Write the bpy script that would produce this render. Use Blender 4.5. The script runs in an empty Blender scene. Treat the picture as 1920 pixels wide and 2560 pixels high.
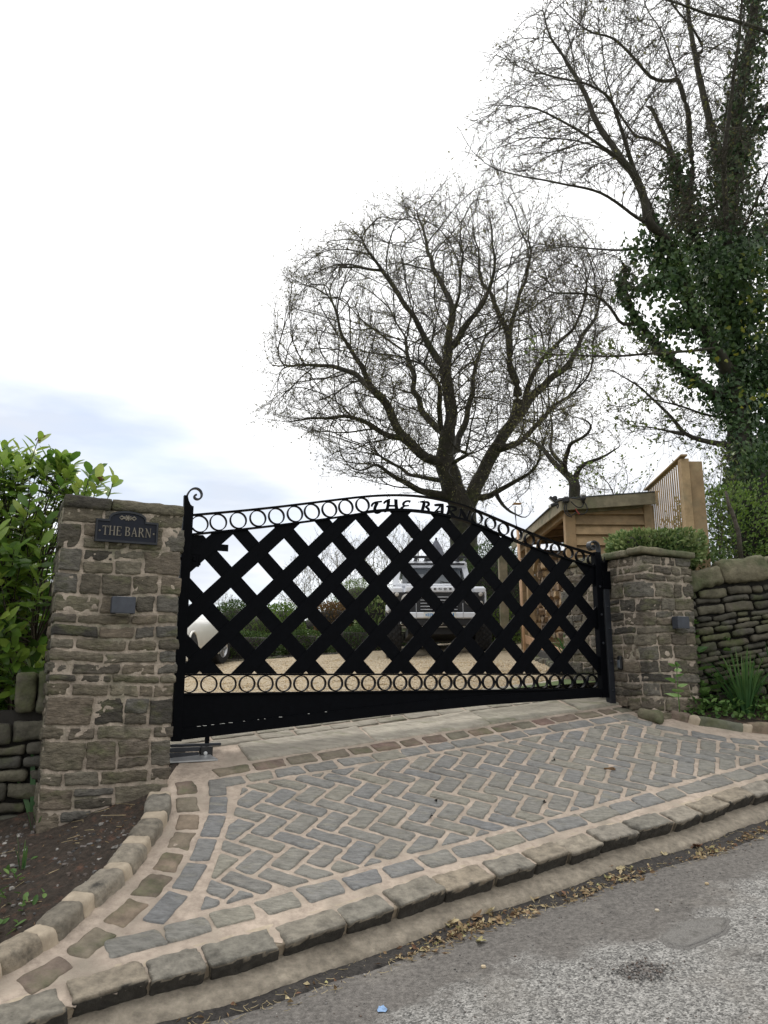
import bpy, math, random
import numpy as np
from mathutils import Vector, Matrix

# ============================================================ camera, world, sun
SC = bpy.context.scene
COL = SC.collection
CZ = 1.56                       # eye height above the lane
PITCH = math.radians(11.74)
FPX = 1924.0

cam_d = bpy.data.cameras.new("camera")
cam_d.sensor_fit = 'VERTICAL'; cam_d.sensor_height = 36.0
cam_d.lens = FPX / 2560 * 36.0
cam_d.clip_start = 0.05; cam_d.clip_end = 2000
cam = bpy.data.objects.new("camera", cam_d); COL.objects.link(cam)
cam.location = (0, 0, CZ); cam.rotation_euler = (math.pi/2 + PITCH, 0, 0)
SC.camera = cam

SUN_EL, SUN_AZ = math.radians(52), math.radians(-22)      # azimuth from +Y towards +X
sun_dir = Vector((math.sin(SUN_AZ)*math.cos(SUN_EL), math.cos(SUN_AZ)*math.cos(SUN_EL), math.sin(SUN_EL)))
sl = bpy.data.lights.new("sun", 'SUN'); sl.energy = 1.5; sl.angle = math.radians(14); sl.color = (1, .95, .87)
so = bpy.data.objects.new("sun", sl); COL.objects.link(so)
so.rotation_euler = sun_dir.to_track_quat('Z', 'Y').to_euler()

W = bpy.data.worlds.new("World"); SC.world = W; W.use_nodes = True
nt = W.node_tree; N = nt.nodes; LK = nt.links; N.clear()
wo = N.new('ShaderNodeOutputWorld')
sky = N.new('ShaderNodeTexSky'); sky.sky_type = 'NISHITA'; sky.sun_disc = False
sky.sun_elevation = SUN_EL; sky.sun_rotation = SUN_AZ
bg1 = N.new('ShaderNodeBackground'); bg1.inputs[1].default_value = 0.10
LK.new(sky.outputs[0], bg1.inputs[0])
tc = N.new('ShaderNodeTexCoord')
mp = N.new('ShaderNodeMapping'); mp.inputs['Scale'].default_value = (1.0, 1.0, 3.6)
mp.inputs['Location'].default_value = (.35, .1, .25)
LK.new(tc.outputs['Generated'], mp.inputs[0])
n1 = N.new('ShaderNodeTexNoise'); n1.inputs['Scale'].default_value = 1.7; n1.inputs['Detail'].default_value = 6; n1.inputs['Roughness'].default_value = .5
LK.new(mp.outputs[0], n1.inputs[0])
r1 = N.new('ShaderNodeValToRGB')
r1.color_ramp.elements[0].position = .34; r1.color_ramp.elements[0].color = (.48, .51, .57, 1)
r1.color_ramp.elements[1].position = .58; r1.color_ramp.elements[1].color = (1.0, 1.0, 1.0, 1)
sx_ = N.new('ShaderNodeSeparateXYZ'); LK.new(tc.outputs['Generated'], sx_.inputs[0])
el_ = N.new('ShaderNodeMapRange'); el_.inputs[1].default_value = .22; el_.inputs[2].default_value = .46; el_.inputs[3].default_value = -.10; el_.inputs[4].default_value = .24
LK.new(sx_.outputs[2], el_.inputs[0])
az_ = N.new('ShaderNodeMapRange'); az_.inputs[1].default_value = -.35; az_.inputs[2].default_value = .25; az_.inputs[3].default_value = -.07; az_.inputs[4].default_value = .14
LK.new(sx_.outputs[0], az_.inputs[0])
ad1 = N.new('ShaderNodeMath'); ad1.operation = 'ADD'; LK.new(el_.outputs[0], ad1.inputs[0]); LK.new(az_.outputs[0], ad1.inputs[1])
ad2 = N.new('ShaderNodeMath'); ad2.operation = 'ADD'; LK.new(ad1.outputs[0], ad2.inputs[0]); LK.new(n1.outputs[0], ad2.inputs[1])
LK.new(ad2.outputs[0], r1.inputs[0])
# thin overcast is brighter towards the hidden sun and overhead, dimmer opposite
dt = N.new('ShaderNodeVectorMath'); dt.operation = 'DOT_PRODUCT'
dt.inputs[1].default_value = (sun_dir.x, sun_dir.y, sun_dir.z)
LK.new(tc.outputs['Generated'], dt.inputs[0])
mr = N.new('ShaderNodeMapRange'); mr.inputs[1].default_value = -.3; mr.inputs[2].default_value = .95
mr.inputs[3].default_value = .80; mr.inputs[4].default_value = 1.36
LK.new(dt.outputs['Value'], mr.inputs[0])
bg2 = N.new('ShaderNodeBackground')
LK.new(r1.outputs[0], bg2.inputs[0]); LK.new(mr.outputs[0], bg2.inputs[1])
n2 = N.new('ShaderNodeTexNoise'); n2.inputs['Scale'].default_value = 2.3; n2.inputs['Detail'].default_value = 4
LK.new(mp.outputs[0], n2.inputs[0])
r2 = N.new('ShaderNodeValToRGB')
r2.color_ramp.elements[0].position = .28; r2.color_ramp.elements[0].color = (.45,)*3 + (1,)
r2.color_ramp.elements[1].position = .44; r2.color_ramp.elements[1].color = (.96,)*3 + (1,)
ad3 = N.new('ShaderNodeMath'); ad3.operation = 'ADD'; LK.new(ad1.outputs[0], ad3.inputs[0]); LK.new(n2.outputs[0], ad3.inputs[1]); LK.new(ad3.outputs[0], r2.inputs[0])
mx = N.new('ShaderNodeMixShader')
LK.new(r2.outputs[0], mx.inputs[0]); LK.new(bg1.outputs[0], mx.inputs[1]); LK.new(bg2.outputs[0], mx.inputs[2])
LK.new(mx.outputs[0], wo.inputs[0])

SC.view_settings.view_transform = 'Standard'; SC.view_settings.look = 'None'
SC.view_settings.exposure = 0.38; SC.view_settings.gamma = 1.0
SC.cycles.max_bounces = 6; SC.cycles.transparent_max_bounces = 6
SC.cycles.diffuse_bounces = 3; SC.cycles.glossy_bounces = 3; SC.cycles.transmission_bounces = 4

# ============================================================ helpers
random.seed(5); RNG = np.random.default_rng(11)

def ray(u, v):
    x = (u-960)/FPX; y = (1280-v)/FPX
    Y = math.cos(PITCH)-math.sin(PITCH)*y; Z = math.sin(PITCH)+math.cos(PITCH)*y
    return x/Y, Z/Y
def at(u, v, Y):
    rx, rz = ray(u, v); return np.array([rx*Y, Y, CZ+rz*Y])

DB, DC = -.066, .295
def zdrive(x, y): return CZ - .48 + DB*x + DC*(y-6.712)
def dp(u, v, off=0.0):
    rx, rz = ray(u, v); k = (-.48+off-DC*6.712)/(rz-DB*rx-DC)
    return np.array([rx*k, k])
def zgravel(x, y): return CZ - .18 + .0756*x + .0714*(np.minimum(y, 19)-7.75)
def zyard(x, y):
    a = zdrive(x, y); b = zgravel(x, y)
    return -np.logaddexp(-a*14, -b*14)/14
RGX, RGY = .073, .068
def zroad(x, y): return 0.0 + RGX*x + RGY*y
GL = np.array([-.2545*5.98, 5.98]); GR = np.array([.348*5.98, 1.29*5.98])
GT = (GR-GL)/np.linalg.norm(GR-GL); GN = np.array([-GT[1], GT[0]])       # GN points into the yard
def gp(s, z, d=0.0):           # gate coordinates: along, height relative to eye, depth into yard
    p = GL+GT*s+GN*d; return np.array([p[0], p[1], CZ+z])
def ong(u, v):
    rx, rz = ray(u, v); k = (GL@GN)/(rx*GN[0]+GN[1]); P = np.array([rx*k, k])
    return (P-GL)@GT, rz*k

def _h(i, j, k, s):
    n = (i*374761393 + j*668265263 + k*2147483647 + s*974634757) & 0xffffffff
    n = ((n ^ (n >> 13))*1274126177) & 0xffffffff
    n = (n ^ (n >> 16)) & 0xffff
    return n/65535.0*2-1
def vnoise(P, seed=0):
    P = np.asarray(P, float); I = np.floor(P).astype(np.int64); f = P-I; f = f*f*(3-2*f)
    out = 0
    for a in (0, 1):
        for b in (0, 1):
            for c in (0, 1):
                w = (f[..., 0] if a else 1-f[..., 0])*(f[..., 1] if b else 1-f[..., 1])*(f[..., 2] if c else 1-f[..., 2])
                out = out+w*_h(I[..., 0]+a, I[..., 1]+b, I[..., 2]+c, seed)
    return out
def fbm(P, seed=0, oct=3):
    P = np.asarray(P, float); o = 0; a = 1; t = 0
    for q in range(oct):
        o = o+a*vnoise(P*(2**q)+q*17.3, seed+q); t += a; a *= .5
    return o/t

class MB:
    """collects geometry; build() links it as ONE mesh object"""
    def __init__(s): s.V = []; s.F = []; s.T = []; s.n = 0
    def add(s, V, F, tint=0.5):
        V = np.asarray(V, float).reshape(-1, 3)
        if isinstance(F, np.ndarray): s.F.append(F+s.n)
        else:
            by = {}
            for f in F: by.setdefault(len(f), []).append(f)
            for k, l in by.items(): s.F.append(np.asarray(l)+s.n)
        t = np.full(len(V), tint, float) if np.isscalar(tint) else np.asarray(tint, float)
        s.V.append(V); s.T.append(t); s.n += len(V)
    def build(s, name, mat, parent=None, smooth=False, loc=None):
        if not s.F: return None
        me = bpy.data.meshes.new(name)
        V = np.concatenate(s.V) if s.V else np.zeros((0, 3)); T = np.concatenate(s.T) if s.T else np.zeros(0)
        o = bpy.data.objects.new(name, me)
        off = None
        if parent is not None: off = np.array(parent.matrix_basis.translation)
        elif loc is not None: off = np.array(loc)
        if parent is not None and parent.parent is not None: off = off+np.array(parent.parent.matrix_basis.translation)
        if off is not None: V = V-off
        me.vertices.add(len(V)); me.vertices.foreach_set('co', V.astype(np.float32).ravel())
        nl = sum(f.size for f in s.F); npoly = sum(len(f) for f in s.F)
        me.loops.add(nl); me.polygons.add(npoly)
        me.loops.foreach_set('vertex_index', np.concatenate([f.ravel() for f in s.F]).astype(np.int32))
        tot = np.concatenate([np.full(len(f), f.shape[1]) for f in s.F])
        st = np.concatenate([[0], np.cumsum(tot)[:-1]])
        me.polygons.foreach_set('loop_start', st.astype(np.int32)); me.polygons.foreach_set('loop_total', tot.astype(np.int32))
        me.polygons.foreach_set('use_smooth', np.full(npoly, smooth, bool))
        a = me.attributes.new('tint', 'FLOAT', 'POINT'); a.data.foreach_set('value', T.astype(np.float32))
        me.update(calc_edges=True); me.validate()
        me.materials.append(mat)
        COL.objects.link(o)
        if parent is not None: o.parent = parent
        elif loc is not None: o.location = loc
        return o
    # ---- shapes
    def box(s, c, size, M=None, tint=.5, bev=0.0):
        sx, sy, sz = [q/2 for q in size]
        if bev <= 0:
            V = np.array([[x, y, z] for z in (-sz, sz) for y in (-sy, sy) for x in (-sx, sx)])
            F = [(0, 2, 3, 1), (4, 5, 7, 6), (0, 1, 5, 4), (2, 6, 7, 3), (0, 4, 6, 2), (1, 3, 7, 5)]
        else:
            b = min(bev, sx*.9, sy*.9, sz*.9); pts = []; ix = {}
            def P(x, y, z):
                k = (round(x, 6), round(y, 6), round(z, 6))
                if k not in ix: ix[k] = len(pts); pts.append(k)
                return ix[k]
            F = []
            S = [sx, sy, sz]
            for ax in range(3):
                o1, o2 = (ax+1) % 3, (ax+2) % 3
                for sg in (-1, 1):
                    q = []
                    for (a, c2) in ((-1, -1), (1, -1), (1, 1), (-1, 1)):
                        p = [0, 0, 0]; p[ax] = sg*S[ax]; p[o1] = a*(S[o1]-b); p[o2] = c2*(S[o2]-b); q.append(P(*p))
                    F.append(tuple(q if sg > 0 else q[::-1]))
            for ax in range(3):     # edge strips along ax
                o1, o2 = (ax+1) % 3, (ax+2) % 3
                for a in (-1, 1):
                    for c2 in (-1, 1):
                        q = []
                        for (e, fA) in ((-1, 0), (1, 0), (1, 1), (-1, 1)):
                            p = [0, 0, 0]; p[ax] = e*(S[ax]-b)
                            if fA == 0: p[o1] = a*S[o1]; p[o2] = c2*(S[o2]-b)
                            else: p[o1] = a*(S[o1]-b); p[o2] = c2*S[o2]
                            q.append(P(*p))
                        F.append(tuple(q if a*c2 > 0 else q[::-1]))
            for x in (-1, 1):
                for y in (-1, 1):
                    for z in (-1, 1):
                        q = [P(x*sx, y*(sy-b), z*(sz-b)), P(x*(sx-b), y*sy, z*(sz-b)), P(x*(sx-b), y*(sy-b), z*sz)]
                        F.append(tuple(q if x*y*z > 0 else q[::-1]))
            V = np.array(pts)
        if M is not None: V = V@np.asarray(M)[:3, :3].T
        s.add(V+np.asarray(c), F, tint)
    def tube(s, P, R, sides=6, tint=.5, cap=True):
        P = np.asarray(P, float); n = len(P); R = np.full(n, R) if np.isscalar(R) else np.asarray(R, float)
        T = np.gradient(P, axis=0); T /= np.linalg.norm(T, axis=1)[:, None]+1e-9
        ref = np.array([0, 0, 1.]) if abs(T[0][2]) < .9 else np.array([1., 0, 0])
        A = np.cross(T, ref); bad = np.linalg.norm(A, axis=1) < .15
        A[bad] = np.cross(T[bad], [.3, .9, .1]); A /= np.linalg.norm(A, axis=1)[:, None]+1e-9; B = np.cross(T, A)
        th = np.arange(sides)/sides*2*np.pi
        V = P[:, None]+R[:, None, None]*(np.cos(th)[None, :, None]*A[:, None]+np.sin(th)[None, :, None]*B[:, None])
        i = np.arange(n-1)[:, None]*sides; j = np.arange(sides)[None]; k = (j+1) % sides
        F = np.stack([i+j, i+k, i+sides+k, i+sides+j], -1).reshape(-1, 4)
        m0 = s.n
        s.add(V.reshape(-1, 3), F, tint)
        if cap and sides > 2:
            s.F.append(np.array([np.arange(sides)[::-1]+m0])); s.F.append(np.array([np.arange(sides)+m0+(n-1)*sides]))
    def prism(s, poly, fn, d0, d1, tint=.5):
        """poly: list of (a,b); fn(a,b,d)->xyz"""
        n = len(poly)
        V = [fn(a, b, d0) for a, b in poly]+[fn(a, b, d1) for a, b in poly]
        F = [tuple(range(n)), tuple(range(2*n-1, n-1, -1))]+[((i+1) % n, i, n+i, n+(i+1) % n) for i in range(n)]
        s.add(V, F, tint)
    def lathe(s, prof, c, M=None, seg=16, tint=.5):
        """prof: list of (r, h) along local z"""
        th = np.arange(seg)/seg*2*np.pi
        V = np.array([[r*math.cos(t), r*math.sin(t), h] for r, h in prof for t in th])
        if M is not None: V = V@np.asarray(M)[:3, :3].T
        n = len(prof); F = []
        for i in range(n-1):
            for j in range(seg):
                k = (j+1) % seg; F.append((i*seg+j, i*seg+k, (i+1)*seg+k, (i+1)*seg+j))
        s.add(V+np.asarray(c), F, tint)

def empty(name, loc, label=None, cat=None, group=None):
    o = bpy.data.objects.new(name, None); COL.objects.link(o); o.location = tuple(float(q) for q in loc); o.empty_display_size = .1
    tag(o, label, cat, group); return o
def tag(o, label=None, cat=None, group=None, kind=None):
    if label: o['label'] = label
    if cat: o['category'] = cat
    if group: o['group'] = group
    if kind: o['kind'] = kind
    return o
def sph(c, r, n=6):
    pr = [(r*math.sin(i/n*math.pi)+1e-5, -r*math.cos(i/n*math.pi)) for i in range(n+1)]
    return pr
def rotz(a): return np.array([[math.cos(a), -math.sin(a), 0], [math.sin(a), math.cos(a), 0], [0, 0, 1]])
def frame(x, y=None, z=None):
    """matrix whose columns are the given axes"""
    return np.stack([x, y, z], 1)
def unit(v): v = np.asarray(v, float); return v/(np.linalg.norm(v)+1e-12)

# ============================================================ materials
def mat(name, stops, rough=.85, nscale=12, nlo=.75, nhi=1.2, bump=.25, bscale=60, metal=0.0, use_tint=True, transl=0.0,
        second=None, sscale=3, slo=.52, shi=.66, spec=.4, stretch=None, bdist=.01):
    m = bpy.data.materials.new(name); m.use_nodes = True
    t = m.node_tree; n = t.nodes; l = t.links; n.clear()
    out = n.new('ShaderNodeOutputMaterial'); b = n.new('ShaderNodeBsdfPrincipled')
    b.inputs['Roughness'].default_value = rough; b.inputs['Metallic'].default_value = metal
    b.inputs['Specular IOR Level'].default_value = spec
    tcn = n.new('ShaderNodeTexCoord'); vec = tcn.outputs['Object']
    if stretch:
        mpn = n.new('ShaderNodeMapping'); mpn.inputs['Scale'].default_value = stretch; l.new(vec, mpn.inputs[0]); vec = mpn.outputs[0]
    rp = n.new('ShaderNodeValToRGB')
    while len(rp.color_ramp.elements) < len(stops): rp.color_ramp.elements.new(.5)
    for i, c in enumerate(stops):
        e = rp.color_ramp.elements[i]; e.position = i/max(1, len(stops)-1); e.color = (*c, 1)
    nz = n.new('ShaderNodeTexNoise'); nz.inputs['Scale'].default_value = nscale; nz.inputs['Detail'].default_value = 7; nz.inputs['Roughness'].default_value = .65
    l.new(vec, nz.inputs[0])
    if use_tint:
        a = n.new('ShaderNodeAttribute'); a.attribute_name = 'tint'; l.new(a.outputs['Fac'], rp.inputs[0])
    else: l.new(nz.outputs[0], rp.inputs[0])
    col = rp.outputs[0]
    if second:
        n2_ = n.new('ShaderNodeTexNoise'); n2_.inputs['Scale'].default_value = sscale; n2_.inputs['Detail'].default_value = 6; n2_.inputs['Roughness'].default_value = .6
        l.new(vec, n2_.inputs[0])
        q = n.new('ShaderNodeMapRange'); q.inputs[1].default_value = slo; q.inputs[2].default_value = shi; l.new(n2_.outputs[0], q.inputs[0])
        mm = n.new('ShaderNodeMix'); mm.data_type = 'RGBA'; l.new(q.outputs[0], mm.inputs[0]); l.new(col, mm.inputs[6]); mm.inputs[7].default_value = (*second, 1)
        col = mm.outputs[2]
    mr_ = n.new('ShaderNodeMapRange'); mr_.inputs[1].default_value = .3; mr_.inputs[2].default_value = .7
    mr_.inputs[3].default_value = nlo; mr_.inputs[4].default_value = nhi; l.new(nz.outputs[0], mr_.inputs[0])
    mu = n.new('ShaderNodeVectorMath'); mu.operation = 'SCALE'; l.new(col, mu.inputs[0]); l.new(mr_.outputs[0], mu.inputs['Scale'])
    l.new(mu.outputs[0], b.inputs['Base Color'])
    if bump > 0:
        bn = n.new('ShaderNodeTexNoise'); bn.inputs['Scale'].default_value = bscale; bn.inputs['Detail'].default_value = 6; bn.inputs['Roughness'].default_value = .65
        l.new(vec, bn.inputs[0])
        bu = n.new('ShaderNodeBump'); bu.inputs['Strength'].default_value = bump; bu.inputs['Distance'].default_value = bdist
        l.new(bn.outputs[0], bu.inputs['Height']); l.new(bu.outputs[0], b.inputs['Normal'])
    sh = b.outputs[0]
    if transl > 0:
        tr = n.new('ShaderNodeBsdfTranslucent'); l.new(mu.outputs[0], tr.inputs[0])
        ms = n.new('ShaderNodeMixShader'); ms.inputs[0].default_value = transl; l.new(sh, ms.inputs[1]); l.new(tr.outputs[0], ms.inputs[2]); sh = ms.outputs[0]
    l.new(sh, out.inputs[0]); return m

M_STONE = mat('pillar stone', [(.055, .05, .043), (.18, .152, .108), (.13, .122, .107), (.225, .195, .14), (.085, .076, .062), (.20, .162, .12), (.155, .137, .097)],
              nscale=18, nlo=.5, nhi=1.45, bump=1.0, bscale=30, second=(.115, .115, .06), sscale=5, slo=.52, shi=.72, bdist=.025, stretch=(1, 1, 2.2))
M_MORTAR = mat('lime mortar', [(.40, .335, .27), (.49, .405, .325)], nscale=12, nlo=.68, nhi=1.18, bump=.9, bscale=55, use_tint=False,
               second=(.24, .225, .16), sscale=5, slo=.5, shi=.7, bdist=.015)
M_DSTONE = mat('dry stone', [(.05, .048, .038), (.12, .105, .075), (.085, .08, .068), (.15, .135, .09)], nscale=11, nlo=.55, nhi=1.3, bump=.7, bscale=32,
               second=(.085, .10, .035), sscale=3, slo=.5, shi=.68, bdist=.02)
M_COPE = mat('coping stone', [(.20, .175, .115), (.16, .15, .10), (.25, .22, .15)], nscale=10, nlo=.6, nhi=1.25, bump=.7, bscale=26,
             second=(.10, .11, .055), sscale=3, slo=.45, shi=.62, bdist=.02)
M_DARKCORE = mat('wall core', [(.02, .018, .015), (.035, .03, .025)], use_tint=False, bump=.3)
M_SETT = mat('grey sett', [(.205, .198, .182), (.26, .248, .215), (.225, .222, .212), (.28, .262, .212), (.208, .208, .205), (.25, .243, .222)],
             rough=.75, nscale=16, nlo=.66, nhi=1.28, bump=1.0, bscale=24, second=(.27, .25, .19), sscale=6, slo=.55, shi=.8, stretch=(1, 2.6, 1), bdist=.022)
M_BSETT = mat('brown sett', [(.15, .13, .095), (.21, .14, .115), (.17, .155, .115), (.24, .18, .13), (.14, .145, .105)],
              nscale=12, nlo=.6, nhi=1.25, bump=.8, bscale=30, second=(.11, .115, .06), sscale=5, slo=.5, shi=.72, bdist=.015)
M_JOINT = mat('pink joint mortar', [(.40, .325, .26), (.48, .395, .32)], nscale=18, nlo=.70, nhi=1.18, bump=.8, bscale=70, use_tint=False,
              second=(.27, .235, .185), sscale=4.5, slo=.50, shi=.72)
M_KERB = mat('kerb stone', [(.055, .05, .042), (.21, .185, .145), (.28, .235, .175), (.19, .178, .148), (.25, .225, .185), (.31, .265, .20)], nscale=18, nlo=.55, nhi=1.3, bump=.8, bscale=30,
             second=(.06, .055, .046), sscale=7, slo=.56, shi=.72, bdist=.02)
M_KJOINT = mat('kerb joint mortar', [(.40, .33, .245), (.48, .40, .30)], nscale=14, nlo=.75, nhi=1.12, bump=.5, bscale=50, use_tint=False)
M_CONC = mat('gutter concrete', [(.27, .235, .18), (.35, .30, .235)], nscale=22, nlo=.62, nhi=1.2, bump=1.0, bscale=70, use_tint=False, second=(.17, .145, .11), sscale=3, slo=.5, shi=.72)
M_SLAB = mat('threshold slab', [(.32, .29, .24), (.40, .365, .30), (.28, .26, .21)], nscale=8, nlo=.7, nhi=1.2, bump=.8, bscale=20, second=(.17, .175, .10), sscale=3, slo=.55, shi=.75, stretch=(1, 3, 1), bdist=.015)
M_BLACK = mat('black gate paint', [(.002, .0024, .0036), (.003, .0034, .005)], rough=.5, nscale=20, bump=.05, bscale=120, use_tint=False, spec=.05)
M_DKMETAL = mat('dark grey metal', [(.014, .016, .022), (.022, .025, .032)], rough=.5, nscale=16, bump=.1, bscale=90, use_tint=False)
M_LIGHTBOX = mat('anthracite box', [(.045, .05, .065), (.06, .066, .08)], rough=.55, nscale=14, bump=.06, use_tint=False)
M_STEEL = mat('galvanised plate', [(.42, .43, .44), (.6, .6, .6)], rough=.38, nscale=6, bump=.1, metal=.7, use_tint=False)
M_BRONZE = mat('aged bronze', [(.16, .142, .115), (.23, .205, .165)], rough=.5, nscale=30, bump=.15, metal=.6, use_tint=False)
M_TIMBER = mat('treated timber', [(.32, .215, .115), (.40, .28, .155), (.27, .185, .10), (.36, .26, .15)], nscale=7, nlo=.7, nhi=1.2, bump=.35, bscale=20, stretch=(1, 1, 1), second=(.26, .21, .125), sscale=5, slo=.52, shi=.75)
M_GTIMBER = mat('greyed timber', [(.20, .175, .115), (.26, .22, .15)], nscale=9, nlo=.65, nhi=1.2, bump=.4, bscale=25, second=(.13, .135, .075), sscale=4, slo=.48, shi=.7)
M_SOFFIT = mat('ply soffit', [(.27, .15, .075), (.34, .20, .10)], nscale=8, bump=.2, use_tint=False, stretch=(1, .2, 1))
M_BARK = mat('oak bark', [(.028, .025, .019), (.05, .043, .032)], nscale=9, nlo=.55, nhi=1.25, bump=.8, bscale=24, use_tint=False, second=(.055, .06, .022), sscale=2, slo=.5, shi=.7, bdist=.03)
M_BARK2 = mat('sycamore bark', [(.036, .032, .025), (.06, .052, .04)], nscale=7, nlo=.6, nhi=1.25, bump=.6, bscale=24, use_tint=False, second=(.05, .055, .025), sscale=3, slo=.5, shi=.7)
M_TWIG = mat('twig bark', [(.05, .042, .032), (.08, .066, .05)], nscale=5, bump=0, use_tint=False)
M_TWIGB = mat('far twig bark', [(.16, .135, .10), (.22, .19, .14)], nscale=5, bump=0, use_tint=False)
M_BUD = mat('bud leaves', [(.11, .10, .035), (.18, .17, .06), (.14, .14, .06), (.22, .20, .08)], rough=.6, nscale=2, bump=0, transl=.35)
M_SPRING = mat('spring leaves', [(.10, .15, .03), (.17, .22, .05), (.13, .17, .05)], rough=.55, nscale=2, bump=0, transl=.4)
M_YELLOW = mat('yellow green leaves', [(.17, .20, .03), (.26, .25, .035), (.12, .18, .035)], rough=.55, nscale=2, bump=0, transl=.45)
M_IVY = mat('ivy leaves', [(.03, .065, .024), (.055, .105, .036), (.08, .14, .048), (.15, .21, .065)], rough=.36, nscale=3, bump=0, transl=.18)
M_LAUREL = mat('laurel leaves', [(.045, .10, .02), (.09, .18, .03), (.17, .28, .042), (.22, .33, .05), (.32, .40, .08)], rough=.30, nscale=6, bump=.05, transl=.38)
M_HEDGE = mat('hedge leaves', [(.025, .055, .015), (.06, .105, .026), (.10, .155, .036)], rough=.5, nscale=4, bump=0, transl=.2)
M_HEDGEL = mat('light hedge leaves', [(.07, .13, .025), (.13, .21, .035), (.18, .26, .05)], rough=.5, nscale=4, bump=0, transl=.3)
M_SKIM = mat('skimmia leaves', [(.05, .095, .03), (.12, .185, .06), (.26, .32, .12), (.33, .37, .17)], rough=.4, nscale=4, bump=0, transl=.2)
M_BEECH = mat('copper hedge leaves', [(.13, .075, .03), (.18, .10, .04), (.08, .075, .03)], rough=.6, nscale=4, bump=0, transl=.25)
M_BLADE = mat('green blades', [(.035, .10, .036), (.06, .15, .046), (.11, .20, .055), (.15, .24, .065)], rough=.4, nscale=5, bump=0, transl=.25)
M_HERB = mat('herb leaves', [(.07, .15, .04), (.12, .22, .055), (.16, .26, .07)], rough=.5, nscale=8, bump=.05, transl=.3)
M_FLOWER = mat('white petals', [(.7, .72, .62), (.8, .8, .74)], bump=0, use_tint=False)
M_SOIL = mat('garden soil', [(.028, .022, .017), (.075, .055, .04)], nscale=30, nlo=.6, nhi=1.4, bump=1.0, bscale=70, use_tint=False, second=(.11, .06, .04), sscale=14, slo=.54, shi=.68, bdist=.02)
M_CHIP = mat('stone chippings', [(.05, .05, .05), (.11, .105, .10), (.20, .19, .18), (.09, .06, .045), (.14, .13, .12), (.34, .32, .29)], nscale=20, bump=.3, bscale=80)
M_GRAVEL = mat('gravel bed', [(.29, .22, .135), (.46, .38, .255)], nscale=70, nlo=.5, nhi=1.45, bump=1.0, bscale=60, use_tint=False, second=(.46, .40, .30), sscale=55, slo=.52, shi=.62, bdist=.03)
M_PEB = mat('gravel pebbles', [(.40, .30, .17), (.50, .40, .26), (.58, .51, .39), (.33, .25, .165), (.54, .42, .24)], nscale=30, bump=.1)
M_WHITE = mat('white car paint', [(.74, .73, .68), (.78, .77, .72)], rough=.22, nscale=2, nlo=.95, nhi=1.03, bump=0, use_tint=False, spec=.5)
M_SILVER = mat('pale silver paint', [(.68, .70, .75), (.74, .76, .80)], rough=.25, nscale=2, nlo=.95, nhi=1.03, bump=0, use_tint=False, spec=.6)
M_TYRE = mat('tyre rubber', [(.012, .012, .013), (.025, .025, .026)], rough=.85, nscale=25, bump=.5, bscale=60, use_tint=False)
M_PLASTIC = mat('black plastic', [(.010, .010, .011), (.018, .018, .02)], rough=.5, nscale=20, bump=.1, use_tint=False)
M_ALLOY = mat('alloy wheel', [(.45, .45, .46), (.55, .55, .56)], rough=.35, metal=.8, nscale=10, bump=0, use_tint=False)
M_LENS = mat('lamp lens', [(.42, .40, .36), (.55, .52, .48)], rough=.15, nscale=60, bump=.2, use_tint=False)
M_GLASS = mat('dark car glass', [(.10, .115, .13), (.13, .145, .16)], rough=.06, nscale=2, bump=0, use_tint=False, spec=.8)
M_PLATE = mat('plate white', [(.66, .66, .62), (.72, .72, .68)], rough=.4, bump=0, use_tint=False)
M_BLUE = mat('plate blue print', [(.02, .16, .42), (.03, .22, .5)], rough=.4, bump=0, use_tint=False)
M_OCHRE = mat('plate yellow print', [(.45, .36, .06), (.5, .4, .08)], rough=.4, bump=0, use_tint=False)
M_AMBER = mat('rusty ochre plate', [(.42, .25, .09), (.50, .31, .12)], rough=.6, nscale=20, bump=.1, use_tint=False)
M_POLE = mat('varnished pole', [(.42, .26, .15), (.5, .32, .19)], rough=.5, nscale=10, bump=.1, use_tint=False)
M_BARKLOG = mat('log bark', [(.10, .075, .05), (.18, .13, .09), (.26, .20, .14)], nscale=18, nlo=.5, nhi=1.3, bump=.8, bscale=40)
M_LOGEND = mat('split log wood', [(.30, .20, .115), (.40, .28, .165), (.24, .16, .10), (.44, .31, .17)], nscale=16, nlo=.6, nhi=1.2, bump=.4, bscale=50)
M_CLOTH = mat('grey parasol cloth', [(.17, .175, .21), (.22, .225, .26)], nscale=8, bump=.1, use_tint=False)
M_BULB = mat('opal lamp cover', [(.62, .62, .62), (.7, .7, .7)], rough=.35, bump=0, use_tint=False)
M_REDC = mat('red cable', [(.25, .03, .03), (.32, .04, .04)], rough=.5, bump=0, use_tint=False)
M_LITTER = mat('dead leaves', [(.12, .075, .045), (.26, .17, .09), (.40, .31, .17), (.50, .42, .25), (.19, .10, .06), (.42, .40, .18)], nscale=20, nlo=.7, nhi=1.2, bump=.2, bscale=80, transl=.15)
M_DIRT = mat('gutter dirt', [(.022, .02, .019), (.055, .048, .042)], nscale=45, nlo=.5, nhi=1.4, bump=1.0, bscale=90, use_tint=False, bdist=.015)
M_FIELD = mat('field grass', [(.05, .085, .02), (.09, .13, .035)], nscale=3, bump=.5, bscale=20, use_tint=False)
M_ROOT = mat('tree trunk bark', [(.075, .065, .05), (.12, .10, .08)], nscale=9, nlo=.5, nhi=1.3, bump=1.0, bscale=18, use_tint=False, second=(.05, .06, .025), sscale=3, slo=.5, shi=.7, bdist=.03)
M_TRACK = mat('roof felt', [(.05, .055, .06), (.075, .08, .085)], nscale=20, bump=.4, use_tint=False)

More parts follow.
